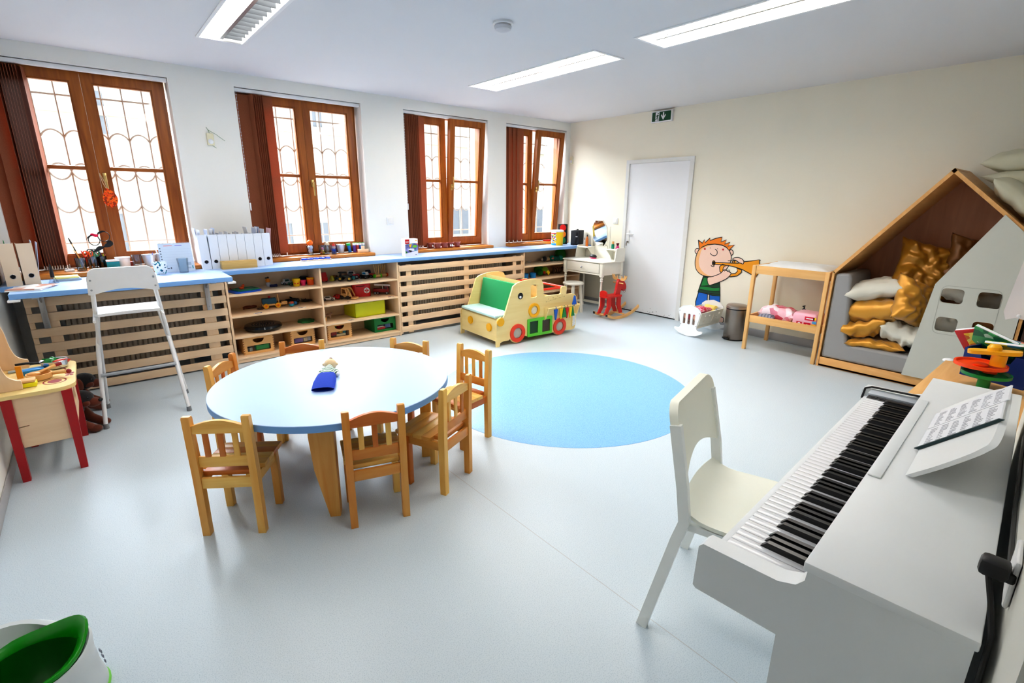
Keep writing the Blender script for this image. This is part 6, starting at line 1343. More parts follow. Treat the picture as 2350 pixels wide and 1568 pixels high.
# ------------------------------------------------------------------ game box, flower pots, corner things on the worktop
t = thing('game_box', 'white game box with red corner and road picture standing on the worktop', 'box', (2.732, 5.03, CT), R(-5))
mb = MB(); mb.box((0, 0, 0.096), (0.152, 0.10, 0.192), 0.001); mb.build('carton', mat('box white', (238, 238, 244), 0.4), t)
mb = MB()
def fp_(poly, m, k=0): mb.prism(poly, 'y', -0.0506 - 0.0003 * k, -0.0503 - 0.0003 * k, m)
fp_([(-0.074, 0.035), (0.076, 0.065), (0.076, 0.142), (0.02, 0.146), (-0.074, 0.132)], 0); fp_(rrect(-0.05, 0.163, 0.05, 0.05, 0.002), 1, 1); fp_(rrect(-0.05, 0.160, 0.036, 0.008, 0.003), 2, 2)
fp_(circ(0.038, 0.11, 0.034, 20, 0.02), 5, 1); fp_(circ(0.038, 0.11, 0.027, 20, 0.015), 3, 2); fp_([(-0.03, 0.13), (0.005, 0.136), (-0.012, 0.10), (-0.02, 0.098)], 4, 1)
fp_([(-0.074, 0.035), (-0.074, 0.07), (-0.055, 0.05), (-0.045, 0.042)], 6, 1); fp_([(-0.05, 0.07), (0.03, 0.06), (0.03, 0.085), (-0.02, 0.09)], 2, 1); fp_(circ(-0.012, 0.058, 0.012, 14), 7, 2); fp_(circ(-0.03, 0.064, 0.009, 14), 7, 2)
fp_(rrect(0.055, 0.174, 0.022, 0.008, 0.002), 4, 1); fp_(rrect(0.05, 0.02, 0.02, 0.006, 0.001), 5, 1); fp_([(0.055, 0.14), (0.076, 0.142), (0.076, 0.125)], 8, 1)
mb.build('printing', [blotch('road picture', [(120, 118, 180), (96, 96, 150), (150, 150, 210), (90, 150, 180), (110, 110, 170)], 40), mat('logo red', (196, 10, 24), 0.4), WHITE, mat('road green', (120, 200, 60), 0.4), mat('road yellow', (244, 190, 30), 0.4), mat('road grey', (100, 96, 150), 0.4), mat('road dark green', (30, 120, 40), 0.4), BLACK, mat('road orange', (236, 110, 50), 0.4)], t)
TC = mat('terracotta plastic', (142, 62, 44), 0.5, var=0.06)
pl_ = ['leftmost terracotta pot with white dot half behind the blind', 'terracotta cup with handle, second of the row on the third sill', 'middle terracotta pot on the third sill', 'terracotta pot with two white dots on the third sill', 'rightmost terracotta pot set apart on the third sill']
for k, (x, y) in enumerate(((3.225, 5.40), (3.275, 5.325), (3.375, 5.33), (3.465, 5.335), (3.575, 5.345))):
    t = thing('flower_pot', pl_[k], 'flower pot', (x, y, SZ), 0, 'terracotta pots on the third sill')
    mb = MB(); mb.lathe([(0, 0.004), (0.032, 0.004), (0.040, 0.05), (0.046, 0.05), (0.047, 0.062), (0.041, 0.062), (0.034, 0.012), (0, 0.012)], n=24); mb.build('pot', TC, t)
    mb = MB(); mb.lathe([(0, 0), (0.04, 0), (0.048, 0.008), (0.045, 0.008), (0.038, 0.004), (0, 0.004)], n=24); mb.build('saucer', TC, t)
    if k == 1: mb = MB(); mb.tube([(-0.036 - 0.022 * math.sin(PI * i / 8), -0.012, 0.016 + 0.034 * i / 8) for i in range(9)], 0.004, 6); mb.build('handle', TC, t)
    if k in (0, 3):
        for dx in ((0.01,) if k == 0 else (-0.012, 0.014)):
            mb = MB(); mb.ell((dx - 0.006, -0.0385, 0.028), (0.010, 0.004, 0.014), n=12, k=8); mb.build('white_dot', WHITE, t)
t = thing('brick_bucket', 'white and yellow tub of building bricks with colourful picture on the worktop corner', 'bucket', (5.135, 5.12, CT), R(-43))
mb = MB(); mb.lathe([(0, 0), (0.082, 0), (0.086, 0.19), (0, 0.19)], n=32); mb.build('tub', mat('tub yellow', (250, 206, 20), 0.35), t)
mb = MB(); mb.lathe([(0.09, 0.186), (0.091, 0.206), (0.085, 0.212), (0, 0.212)], n=32); mb.build('lid', WHITE, t)
def wrapped(r, a0, a1, z0, z1, n=10):
    lo = [(r * math.cos(R(a0 + (a1 - a0) * i / n)), r * math.sin(R(a0 + (a1 - a0) * i / n))) for i in range(n + 1)]
    vs = [[mb.bm.verts.new((x * (0.955 + 0.045 * z / 0.19), y * (0.955 + 0.045 * z / 0.19), z)) for x, y in lo] for z in (z0, z1)]
    return [mb.bm.faces.new((vs[0][i], vs[0][i + 1], vs[1][i + 1], vs[1][i])) for i in range(n)]
mb = MB()
for (r, a0, a1, z0, z1, m) in ((0.0868, 150, 258, 0.03, 0.16, 0), (0.0868, 150, 258, 0.003, 0.03, 1), (0.0868, 150, 258, 0.16, 0.172, 2), (0.0868, 150, 258, 0.172, 0.186, 3)):
    for f in wrapped(r, a0, a1, z0, z1): f.material_index = m
mb.build('label_print', [blotch('brick picture', [(244, 244, 250), (40, 80, 180), (244, 244, 250), (240, 200, 20), (220, 40, 30), (244, 244, 250), (30, 120, 90), (240, 200, 20)], 55), mat('label blue', (40, 150, 230), 0.4), mat('label red', (226, 70, 50), 0.4), WHITE], t)
t = thing('toy_traffic_light', 'black toy traffic light with red, orange and green discs on the worktop', 'toy traffic light', (5.335, 5.215, CT), R(-38))
mb = MB(); mb.box((0, 0, 0.143), (0.135, 0.08, 0.286), 0.002); mb.build('box', [BLACK], t)
for z, c, n_ in ((0.235, (236, 20, 14), 'red_disc'), (0.143, (250, 140, 20), 'orange_disc'), (0.055, (10, 130, 70), 'green_disc')):
    mb = MB(); mb.prism(circ(0, z, 0.046, 28), 'y', -0.042, -0.0402); mb.build(n_, mat('traffic ' + n_, c, 0.5), t)
t = thing('camera_bag', 'square black bag with strap beside the toy traffic light', 'bag', (5.445, 5.02, CT), R(27))
mb = MB(); mb.box((0, 0, 0.102), (0.235, 0.13, 0.204), 0.008); mb.build('body', mat('black nylon', (22, 23, 28), 0.75, bump=0.15), t)
mb = MB(); mb.box((-0.119, 0, 0.11), (0.004, 0.11, 0.17), 0.002); mb.build('side_pocket', mat('charcoal nylon', (52, 54, 60), 0.75), t)
mb = MB(); mb.tube([(-0.121, -0.03, 0.18), (-0.128, -0.03, 0.10), (-0.126, -0.01, 0.02), (-0.135, 0.03, 0.006)], 0.01, sq=(0.004, 0.03)); mb.tube([(-0.03, 0, 0.205), (0, 0, 0.218), (0.03, 0, 0.205)], 0.004, sq=(0.02, 0.004)); mb.build('strap', BLACKC, t)
mb = MB(); mb.box((-0.133, -0.026, 0.12), (0.002, 0.028, 0.009), 0); mb.build('white_mark', WHITE, t)
mb = MB(); mb.lathe([(0, 0), (0.05, 0), (0.06, 0.02), (0.055, 0.022), (0.045, 0.006), (0, 0.006)], n=24); solo('red_dish', mb, RED, 'small red dish on the rightmost window sill behind the brick tub', 'dish', (5.20, 5.40, SZ))

# ------------------------------------------------------------------ toys in the shelf units
TG = 'toys in the wide shelf unit'
def vehicle(label, loc, rz, L, W, H, body, cab, wr, name='toy_car', cabx=(0.25, 0.75), cabh=0.5, hub=None, extra=None, win=None):
    """small toy vehicle, front towards +x"""
    t = thing(name, label, 'toy vehicle', loc, R(rz), TG)
    z0 = wr * 0.7; hb = (H - z0) * (1 - cabh)
    mb = MB(); mb.box((0, 0, z0 + hb / 2), (L, W, hb), min(0.006, hb * 0.3)); mb.build('body', body, t)
    a, b = -L / 2 + L * cabx[0], -L / 2 + L * cabx[1]; hc = (H - z0) * cabh
    mb = MB(); mb.prism([(a, z0 + hb), (b, z0 + hb), (b - 0.18 * (b - a), z0 + hb + hc), (a + 0.08 * (b - a), z0 + hb + hc)], 'y', -W * 0.44, W * 0.44)
    mb.prism([(a + 0.16 * (b - a), z0 + hb + hc * 0.2), (b - 0.2 * (b - a), z0 + hb + hc * 0.2), (b - 0.26 * (b - a), z0 + hb + hc * 0.85), (a + 0.2 * (b - a), z0 + hb + hc * 0.85)], 'y', -W * 0.445, W * 0.445, 1); mb.build('cabin', [cab, win or mat('toy window', (30, 44, 54), 0.2)], t)
    for x in (-L * 0.3, L * 0.3):
        for s in (-1, 1):
            mb = MB(); mb.cyl((x, s * (W / 2 - 0.004), wr), (x, s * (W / 2 + 0.006), wr), wr, n=14); mb.cyl((x, s * (W / 2 + 0.006), wr), (x, s * (W / 2 + 0.0075), wr), wr * 0.5, n=10, m=1); mb.build('wheel', [BLACK, hub or GREYP], t)
    return t
z1, z2, z3, z4 = 0.6355, 0.4435, 0.2505, 0.0555
t = thing('drawing_board', 'green and blue magnetic drawing board on the top left shelf', 'drawing board', (1.02, 5.03, z1), R(14))
mb = MB(); mb.prism(rrect(0, 0, 0.25, 0.19, 0.04), 'z', 0.0, 0.014); mb.build('base', mat('board blue', (16, 86, 200), 0.4), t)
mb = MB(); mb.prism(rrect(0.015, 0.01, 0.20, 0.15, 0.02), 'z', 0.014, 0.024, holes=[rrect(0.015, 0.01, 0.15, 0.10, 0.005)]); mb.build('frame', mat('board green', (14, 134, 86), 0.4), t)
mb = MB(); mb.prism(rrect(0.015, 0.01, 0.15, 0.10, 0.005), 'z', 0.014, 0.019); mb.build('screen', mat('board grey', (140, 140, 134), 0.4), t)
mb = MB(); mb.ell((0, 0, 0.013), (0.022, 0.016, 0.013)); mb.ell((0.014, 0, 0.03), (0.013, 0.013, 0.012)); mb.ell((0.02, 0.01, 0.042), 0.005, n=6, k=4); mb.ell((0.02, -0.01, 0.042), 0.005, n=6, k=4); solo('orange_animal', mb, mat('toy orange', (226, 84, 24), 0.4), 'small orange animal figure on the drawing board', 'figure', (1.0, 5.04, z1 + 0.019), group=TG)
mb = MB(); mb.cyl((0, 0, 0.008), (0.09, 0.02, 0.008), 0.007, n=8); mb.ell((0, 0, 0.01), 0.01, n=8, k=6); solo('toy_stick', mb, mat('toy red brown', (190, 70, 40), 0.4), 'reddish stick toy behind the drawing board', 'toy', (0.93, 5.17, z1), group=TG)
t = thing('seated_doll', 'rag doll with round orange head, black hair and navy legs on the top left shelf', 'doll', (1.255, 5.14, z1), R(-10), TG)
mb = MB(); mb.ell((0, 0.01, 0.062), (0.022, 0.02, 0.022)); mb.build('head', mat('doll orange', (236, 140, 30), 0.6), t)
mb = MB(); mb.ell((-0.012, 0.01, 0.088), (0.012, 0.006, 0.006)); mb.ell((0.004, 0.01, 0.09), (0.01, 0.006, 0.01)); mb.build('hair', BLACK, t)
mb = MB(); mb.ell((0, 0.005, 0.026), (0.02, 0.018, 0.024)); mb.build('shirt', mat('doll white', (200, 200, 206), 0.7), t)
mb = MB(); mb.tube([(0.01, -0.005, 0.012), (0.045, -0.01, 0.011), (0.075, 0.0, 0.012)], [0.012, 0.011, 0.012], 8); mb.tube([(0.01, 0.012, 0.012), (0.045, 0.012, 0.011), (0.075, 0.018, 0.012)], [0.012, 0.011, 0.012], 8); mb.build('trousers', mat('doll navy', (24, 28, 84), 0.7), t)
vehicle('white toy ambulance with red stripe on the top left shelf', (1.43, 5.19, z1), 8, 0.085, 0.04, 0.058, mat('toy white', (222, 220, 214), 0.35), mat('toy white', (222, 220, 214), 0.35), 0.013, cabx=(0.2, 0.95), cabh=0.6, win=mat('toy glass teal', (40, 90, 84), 0.2))
vehicle('little green and white toy car beside the ambulance', (1.462, 5.12, z1), 10, 0.065, 0.034, 0.038, mat('toy dark green', (18, 84, 56), 0.35), mat('toy pale green', (170, 206, 186), 0.35), 0.010)
def cupt(label, x, y, z, r0, r1, h, m, dec=None, dm=None, rim=None):
    t = thing('toy_cup', label, 'toy cup', (x, y, z), R(-105), TG)
    mb = MB(); mb.lathe([(0, 0), (r0, 0), (r1, h), (r1 - 0.003, h), (r0 - 0.003, 0.004), (0, 0.004)], n=28); mb.build('cup', m, t)
    if rim: mb = MB(); mb.lathe([(r1 - 0.001, h - 0.02), (r1 + 0.0035, h - 0.02), (r1 + 0.0035, h + 0.001), (r1 - 0.001, h + 0.001)], n=28, cap0=False, cap1=False); mb.build('rim', rim, t)
    if dec == 'tri':
        for a in (-25, 22):
            mb = MB(); c, s = math.cos(R(a)), math.sin(R(a)); rr = (r0 + r1) / 2 + 0.001
            mb.rings([[(rr * c - s * d * 0.95 + e * c, rr * s + c * d * 0.95 + e * s, zz) for d, zz in ((-0.011, 0.024), (0.011, 0.024), (0.0, 0.04))] for e in (-0.003, 0.0015)]); mb.build('triangle', dm, t)
    if dec == 'zig':
        mb = MB(); n = 16
        for k in range(n):
            a, b = 2 * PI * k / n, 2 * PI * (k + 1) / n; rr = r1 + 0.0008
            vs = [mb.bm.verts.new(p) for p in ((rr * math.cos(a), rr * math.sin(a), h), (rr * math.cos(b), rr * math.sin(b), h), (rr * 0.985 * math.cos((a + b) / 2), rr * 0.985 * math.sin((a + b) / 2), h - 0.022))]; mb.bm.faces.new(vs)
        mb.build('zigzag_band', dm, t)
    return t
cupt('yellow toy cup with red triangles on the top left shelf', 1.485, 5.04, z1, 0.029, 0.034, 0.072, YELLOW, 'tri', mat('tri red', (226, 70, 20), 0.4), YELLOW)
cupt('small pink toy cup between the yellow and orange cups', 1.551, 5.055, z1, 0.022, 0.025, 0.05, PINK, None, None, PINK)
cupt('orange toy cup with yellow zigzag rim by the shelf divider', 1.622, 5.05, z1, 0.030, 0.0355, 0.072, mat('cup orange', (240, 90, 16), 0.4), 'zig', YELLOW)
mb = MB(); mb.lathe([(0, 0), (0.045, 0), (0.05, 0.05), (0.035, 0.072), (0, 0.075)], n=20); mb.tube([(-0.03, 0, 0.06), (-0.07, 0, 0.03), (-0.09, 0, 0.012)], 0.012, 8); solo('dark_toy_pot', mb, mat('midnight blue', (18, 22, 60), 0.3), 'dark blue toy pot behind the orange and pink cups', 'toy', (1.60, 5.17, z1), group=TG)
t = thing('wooden_truck', 'wooden pull truck with blue box and yellow wheels on the middle left shelf', 'toy vehicle', (1.265, 5.09, z2), R(-4), TG)
mb = MB(); mb.box((0.01, 0, 0.032), (0.225, 0.055, 0.018), 0.004); mb.box((0.10, 0, 0.045), (0.05, 0.04, 0.01), 0.003); mb.build('chassis', BEECH['x'], t)
mb = MB(); mb.box((-0.035, 0, 0.068), (0.125, 0.058, 0.052), 0.006); mb.build('blue_box', mat('truck blue', (16, 84, 116), 0.45), t)
mb = MB(); mb.ell((-0.03, 0, 0.105), 0.012, n=12, k=8); mb.build('red_knob', mat('knob red', (170, 20, 30), 0.4), t)
mb = MB(); mb.cyl((0.052, 0, 0.04), (0.044, 0, 0.125), 0.0055, n=8); mb.build('peg', BEECH['z'], t)
for x in (-0.07, 0.035):
    for s in (-1, 1): mb = MB(); mb.cyl((x, s * 0.03, 0.0245), (x, s * 0.04, 0.0245), 0.0245, n=22); mb.cyl((x, s * 0.04, 0.0245), (x, s * 0.0415, 0.0245), 0.009, n=12, m=1); mb.build('wheel', [mat('wheel yellow', (250, 180, 10), 0.4), ORANGE], t)
mb = MB(); mb.ell((0, 0, 0.015), (0.05, 0.022, 0.015)); mb.ell((0.05, 0.01, 0.014), (0.03, 0.02, 0.014)); mb.tube([(-0.03, -0.02, 0.01), (-0.05, -0.035, 0.008)], 0.007, 6); solo('brown_animal', mb, mat('animal brown', (120, 58, 24), 0.6), 'brown lying toy animal at the left of the middle left shelf', 'figure', (1.06, 5.17, z2), group=TG)
mb = MB(); mb.ell((0, 0, 0.009), (0.03, 0.016, 0.009)); mb.ell((0.02, -0.008, 0.012), (0.012, 0.01, 0.012)); solo('dark_animal', mb, mat('animal dark', (66, 40, 22), 0.6), 'dark brown little animal before the wooden truck wheel', 'figure', (1.135, 5.06, z2), group=TG)
t = thing('bowl_bird', 'round turquoise and red patterned wobble toy on the middle left shelf', 'toy', (1.415, 5.03, z2), 0, TG)
mb = MB(); mb.ell((0, 0, 0.02), (0.027, 0.027, 0.02)); mb.build('base', mat('wobble blue', (30, 160, 190), 0.35), t)
mb = MB(); mb.lathe([(0.024, 0.026), (0.022, 0.044), (0.015, 0.05), (0, 0.05)], n=20); mb.build('top', blotch('wobble print', [(190, 60, 40), (230, 150, 40), (190, 60, 40), (60, 90, 150)], 120), t)
mb = MB(); mb.cyl((-0.025, 0, 0.019), (0.0, 0, 0.019), 0.018, n=14); mb.ell((0.008, 0, 0.019), (0.018, 0.017, 0.018), 1); solo('blue_black_toy', mb, [mat('toy azure', (30, 130, 200), 0.4), BLACK], 'little blue and black toy beside the wobble toy', 'toy', (1.48, 5.09, z2), group=TG)
mb = MB(); mb.ell((0, 0, 0.022), (0.06, 0.03, 0.02)); mb.tube([(0.05, 0, 0.03), (0.09, 0.0, 0.034), (0.13, 0.01, 0.02)], [0.014, 0.012, 0.006], 8); mb.tube([(-0.05, 0, 0.03), (-0.085, 0, 0.055), (-0.10, 0.0, 0.08)], [0.012, 0.008, 0.003], 8)
for x, y in ((-0.03, -0.025), (0.03, -0.025), (-0.03, 0.025), (0.03, 0.025)): mb.tube([(x, y * 0.8, 0.018), (x, y * 1.3, 0.0)], 0.008, 6)
ant = solo('black_lizard', mb, BLACK, 'black toy lizard behind the wooden truck nose', 'figure', (1.36, 5.19, z2), R(10), group=TG)
mb = MB(); mb.ell((0, 0, 0.035), (0.045, 0.025, 0.022)); mb.ell((0.04, 0, 0.03), (0.02, 0.016, 0.02)); mb.tube([(-0.01, 0, 0.05), (-0.03, 0.0, 0.07)], [0.012, 0.004], 6)
for x in (-0.025, 0.025):
    for y in (-0.015, 0.015): mb.cyl((x, y, 0.03), (x, y * 1.2, 0), 0.008, n=8)
solo('black_animal', mb, BLACK, 'black toy animal standing behind the wobble toy', 'figure', (1.475, 5.17, z2), R(-20), group=TG)
mb = MB(); mb.tube([(-0.06, 0, 0.012), (-0.02, 0, 0.014), (0.03, 0, 0.013), (0.07, 0, 0.012)], [0.002, 0.014, 0.013, 0.008], 8); mb.tube([(-0.025, 0.0, 0.02), (-0.045, 0.0, 0.034)], [0.005, 0.003], 6); mb.tube([(0.0, 0.0, 0.02), (0.0, 0.0, 0.036)], [0.005, 0.003], 6)
solo('toy_crocodile', mb, mat('croc black', (26, 18, 16), 0.5), 'small black toy crocodile at the back right of the middle left shelf', 'figure', (1.60, 5.185, z2), R(-14), group=TG)
t = thing('balance_cushion', 'shiny black inflatable balance disc with studded top on the lower left shelf', 'balance cushion', (1.145, 5.065, z3))
mb = MB(); mb.lathe([(0, 0.0), (0.13, 0.0), (0.158, 0.01), (0.168, 0.03), (0.158, 0.05), (0.13, 0.058), (0.11, 0.055), (0, 0.05)], n=48); mb.build('disc', mat('glossy black rubber', (12, 14, 18), 0.12), t)
mb = MB()
for r in (0.02, 0.045, 0.07, 0.095):
    for k in range(int(2 * PI * r / 0.016)): a = 2 * PI * k / int(2 * PI * r / 0.016); mb.ell((r * math.cos(a), r * math.sin(a), 0.053), (0.004, 0.004, 0.005), n=6, k=4)
o = mb.build('studs', BLACK, t); o['kind'] = 'stuff'
mb = MB(); mb.prism([((0.078 + 0.006 * math.cos(8 * a)) * math.cos(a), (0.078 + 0.006 * math.cos(8 * a)) * math.sin(a)) for a in [2 * PI * i / 48 for i in range(48)]], 'z', 0.0, 0.018); mb.prism(circ(0, 0, 0.055, 28), 'z', 0.018, 0.022); solo('green_disc', mb, mat('disc green', (14, 120, 50), 0.5), 'scalloped green plastic disc at the back of the lower left shelf', 'toy', (1.565, 5.13, z3), group=TG)
def drawer_box(label, x0, x1, y0, m, cont, mat_side=None, h=0.165, joints=True):
    t = thing('toy_box', label, 'toy box', ((x0 + x1) / 2, y0, z4), 0, 'pull-out toy boxes on the bottom shelf'); w = x1 - x0; d = 0.27
    moon = [(-0.05, 0.142)] + [(0.05 * math.cos(R(a)), 0.142 + 0.042 * math.sin(R(a))) for a in range(190, 351, 16)] + [(0.05, 0.142)]
    moon = smooth(moon, 1)
    mb = MB(); mb.prism([(-w / 2, 0), (w / 2, 0), (w / 2, h), (-w / 2, h)], 'y', 0, 0.012, holes=[moon, rrect(0, 0.052, w * 0.76, 0.056, 0.010)])
    if joints:
        for s in (-1, 1):
            for k in range(7): mb.box((s * (w / 2 - 0.005), -0.0003, 0.014 + 0.0225 * k), (0.009, 0.001, 0.010), m=1)
    mb.build('front', [m['x'], wood('joint brown', (166, 106, 52), (140, 84, 40), 'z')] if isinstance(m, dict) else [m, m], t)
    ms = m['y'] if isinstance(m, dict) else m
    for s in (-1, 1): mb = MB(); mb.span((s * (w / 2 - 0.010), 0.012, 0), (s * w / 2, d, h)); mb.build('side', ms, t)
    mb = MB(); mb.span((-w / 2 + 0.01, d - 0.01, 0), (w / 2 - 0.01, d, h)); mb.build('back', ms, t)
    mb = MB(); mb.span((-w / 2 + 0.01, 0.012, 0), (w / 2 - 0.01, d - 0.01, 0.006)); mb.build('bottom', ms, t)
    mb = MB(); mb.span((-w * 0.39, 0.013, 0.022), (w * 0.39, 0.0145, 0.082)); mb.build('window_pane', GLASS, t)
    for k, (lab, dx, dz, s3, c, rz) in enumerate(cont):
        mb = MB(); mb.box((0, 0, 0), s3, 0.002); solo('toy_block', mb, mat('block %d %d %d' % c, c, 0.45), lab, 'toy block', ((x0 + x1) / 2 + dx, y0 + 0.02 + s3[1] / 2 + 0.008 * k, z4 + 0.008 + dz + s3[2] / 2), R(rz), group='blocks in the toy boxes')
    return t
drawer_box('beech toy box with green block behind its window, left on the bottom shelf', 0.928, 1.195, 4.952, BEECH, [('green block in the left beech toy box', 0.035, 0.018, (0.12, 0.06, 0.045), (20, 150, 50), 4), ('pale stone block in the left beech toy box', -0.075, 0.012, (0.03, 0.05, 0.035), (206, 204, 190), 30)])
drawer_box('beech toy box with violet block behind its window, second on the bottom shelf', 1.352, 1.585, 4.965, BEECH, [('violet block in the second beech toy box', -0.035, 0.02, (0.08, 0.05, 0.045), (130, 104, 170), -4), ('beige block in the second beech toy box', 0.03, 0.02, (0.035, 0.05, 0.04), (226, 206, 170), 8), ('white block in the second beech toy box', 0.07, 0.02, (0.03, 0.05, 0.045), (230, 230, 234), 0)])
drawer_box('beech toy box full of colourful blocks, right of the shelf divider', 1.714, 1.972, 4.968, BEECH, [('dark red block in the colourful toy box', -0.06, 0.03, (0.06, 0.04, 0.04), (150, 40, 30), 10), ('cream plank block in the colourful toy box', 0.02, 0.015, (0.10, 0.025, 0.022), (244, 220, 160), 3), ('yellow block in the colourful toy box', 0.02, 0.045, (0.035, 0.03, 0.028), (250, 200, 20), 20), ('turquoise block in the colourful toy box', 0.065, 0.035, (0.035, 0.03, 0.04), (40, 130, 140), -14), ('orange block in the colourful toy box', 0.045, 0.04, (0.025, 0.025, 0.025), (250, 120, 20), 40), ('blue block in the colourful toy box', -0.03, 0.012, (0.04, 0.02, 0.02), (30, 110, 170), -8), ('red ball block in the colourful toy box', 0.02, 0.085, (0.05, 0.04, 0.035), (190, 24, 24), 30), ('green top block in the colourful toy box', -0.025, 0.085, (0.045, 0.04, 0.035), (20, 130, 50), -20)])
drawer_box('green painted toy box with game pieces at the right of the bottom shelf', 2.228, 2.478, 4.972, GREEN, [('red game box in the green toy box', -0.04, 0.014, (0.09, 0.05, 0.02), (210, 40, 40), 0), ('white game box in the green toy box', -0.045, 0.036, (0.08, 0.05, 0.012), (240, 236, 230), 6), ('blue case in the green toy box', 0.05, 0.02, (0.06, 0.05, 0.05), (80, 120, 190), -6), ('orange piece in the green toy box', 0.02, 0.014, (0.03, 0.02, 0.02), (250, 120, 30), 10)], joints=False)
# right column
FE = mat('fire red', (190, 16, 22), 0.3)
vehicle('red toy fire engine cab at the left of the top right shelf', (1.757, 5.14, z1), -62, 0.12, 0.075, 0.10, FE, FE, 0.017, cabx=(0.35, 0.97), cabh=0.5, win=mat('toy pale glass', (200, 210, 216), 0.2))
mb = MB(); mb.lathe([(0, 0), (0.03, 0.0), (0.03, 0.008), (0.026, 0.012), (0.02, 0.04), (0.014, 0.052), (0, 0.054)], n=16, sy=0.8); solo('yellow_cone_toy', mb, mat('cone yellow', (206, 186, 20), 0.4), 'rounded yellow toy beside the fire engine', 'toy', (1.882, 5.165, z1), group=TG)
vehicle('teal and amber toy digger behind the yellow toy', (1.935, 5.215, z1), 20, 0.09, 0.045, 0.048, mat('digger teal', (24, 92, 100), 0.4), mat('digger amber', (190, 120, 20), 0.4), 0.012)
t = thing('toy_tractor', 'dark green toy tractor with large black wheels and yellow hubs on the top right shelf', 'toy vehicle', (1.99, 5.075, z1), R(-38), TG)
mb = MB(); mb.box((0, 0, 0.045), (0.13, 0.03, 0.022), 0.005); mb.box((0.05, 0, 0.06), (0.05, 0.026, 0.02), 0.006); mb.build('body', mat('tractor dark', (30, 40, 36), 0.4), t)
mb = MB(); mb.box((-0.03, 0, 0.088), (0.075, 0.055, 0.01), 0.004); mb.box((-0.05, 0, 0.07), (0.012, 0.04, 0.03), 0.003); mb.build('roof', mat('tractor roof', (26, 32, 34), 0.3), t)
for x in (-0.045, 0.05):
    for s in (-1, 1): mb = MB(); r = 0.026; mb.cyl((x, s * 0.02, r), (x, s * 0.042, r), r, n=18); mb.cyl((x, s * 0.042, r), (x, s * 0.0435, r), r * 0.5, n=12, m=1); mb.build('wheel', [BLACK, mat('hub yellow', (220, 180, 60), 0.4)], t)
mb = MB(); mb.ell((0.085, -0.01, 0.036), (0.018, 0.022, 0.02)); mb.build('teal_bumper', mat('tractor teal', (20, 100, 110), 0.4), t)
vehicle('red and white toy jeep behind the green tractor', (2.12, 5.18, z1), -30, 0.13, 0.07, 0.085, mat('jeep red', (176, 20, 24), 0.35), mat('jeep white', (226, 210, 200), 0.35), 0.022, cabx=(0.05, 0.7))
vehicle('black and white toy police car with blue top on the top right shelf', (2.222, 5.125, z1), -55, 0.10, 0.055, 0.07, BLACK, mat('police white', (216, 220, 224), 0.35), 0.015, cabx=(0.3, 0.9), win=mat('police blue', (20, 120, 180), 0.2))
vehicle('red toy tractor with blue driver behind the green peg toy', (2.30, 5.15, z1), -60, 0.10, 0.05, 0.08, mat('toy tomato', (210, 34, 20), 0.35), mat('driver blue', (30, 56, 90), 0.4), 0.018, cabx=(0.0, 0.45))
def pegs(label, x, y, c, m):
    t = thing('peg_wagon', label, 'toy', (x, y, z1), R(8), TG)
    for s in (-1, 1): mb = MB(); mb.cyl((s * 0.03, 0, 0.021), (s * 0.045, 0, 0.021), 0.021, n=20); mb.build('wheel', m, t)
    mb = MB(); mb.cyl((-0.03, 0, 0.021), (0.03, 0, 0.021), 0.015, n=14); mb.build('axle_block', BEECH['x'], t)
    for k in range(3): mb = MB(); mb.cyl((-0.018 + 0.018 * k, 0.004, 0.03), (-0.02 + 0.016 * k, 0.03 - 0.02 * k, 0.135), 0.0048, n=8); mb.build('peg', BEECH['z'], t)
pegs('wooden peg wagon with green wheels on the top right shelf', 2.348, 5.075, 0, mat('wheel green', (90, 206, 30), 0.4))
pegs('wooden peg wagon with orange wheels at the right end of the top right shelf', 2.433, 5.10, 0, mat('wheel orange', (226, 86, 16), 0.4))
vehicle('white toy sports car at the left of the middle right shelf', (1.81, 5.115, z2), -25, 0.125, 0.06, 0.045, mat('sport white', (222, 224, 230), 0.25), mat('sport white', (222, 224, 230), 0.25), 0.013, cabx=(0.15, 0.75), cabh=0.5)
mb = MB(); mb.ell((0, 0, 0.018), (0.04, 0.03, 0.027), 0); mb.ell((0.04, 0, 0.018), (0.016, 0.018, 0.016), 1); mb.ell((0.01, -0.024, 0.028), (0.007, 0.006, 0.008), 1, n=8, k=6); mb.ell((-0.015, -0.02, 0.034), (0.007, 0.006, 0.007), 1, n=8, k=6); mb.ell((0.05, -0.012, 0.024), (0.006, 0.006, 0.007), 2, n=8, k=6); solo('toy_ladybird', mb, [mat('lady red', (196, 18, 22), 0.3), BLACK, WHITE], 'red toy ladybird with black spots between sports car and wooden digger', 'toy', (1.902, 5.125, z2 + 0.009), R(-30), group=TG)
t = thing('wooden_digger', 'wooden toy front loader with raised arms on the middle right shelf', 'toy vehicle', (2.0, 5.075, z2), R(-48), TG)
mb = MB(); mb.box((-0.02, 0, 0.035), (0.09, 0.06, 0.03), 0.004); mb.build('body', BEECH['x'], t)
mb = MB(); mb.prism([(-0.06, 0.05), (0.01, 0.05), (-0.005, 0.115), (-0.055, 0.125)], 'y', -0.03, 0.03, holes=[[(-0.047, 0.06), (-0.004, 0.06), (-0.013, 0.10), (-0.045, 0.108)]]); mb.build('cab', BEECH['z'], t)
mb = MB()
for s in (-1, 1): mb.tube([(0.0, s * 0.036, 0.045), (0.025, s * 0.036, 0.112), (0.06, s * 0.036, 0.03)], 0.006, sq=(0.01, 0.012))
mb.tube([(-0.05, 0.034, 0.118), (0.026, 0.036, 0.112)], 0.005, 6); mb.tube([(-0.05, -0.034, 0.118), (0.026, -0.036, 0.112)], 0.005, 6); mb.build('arms', BEECH['x'], t)
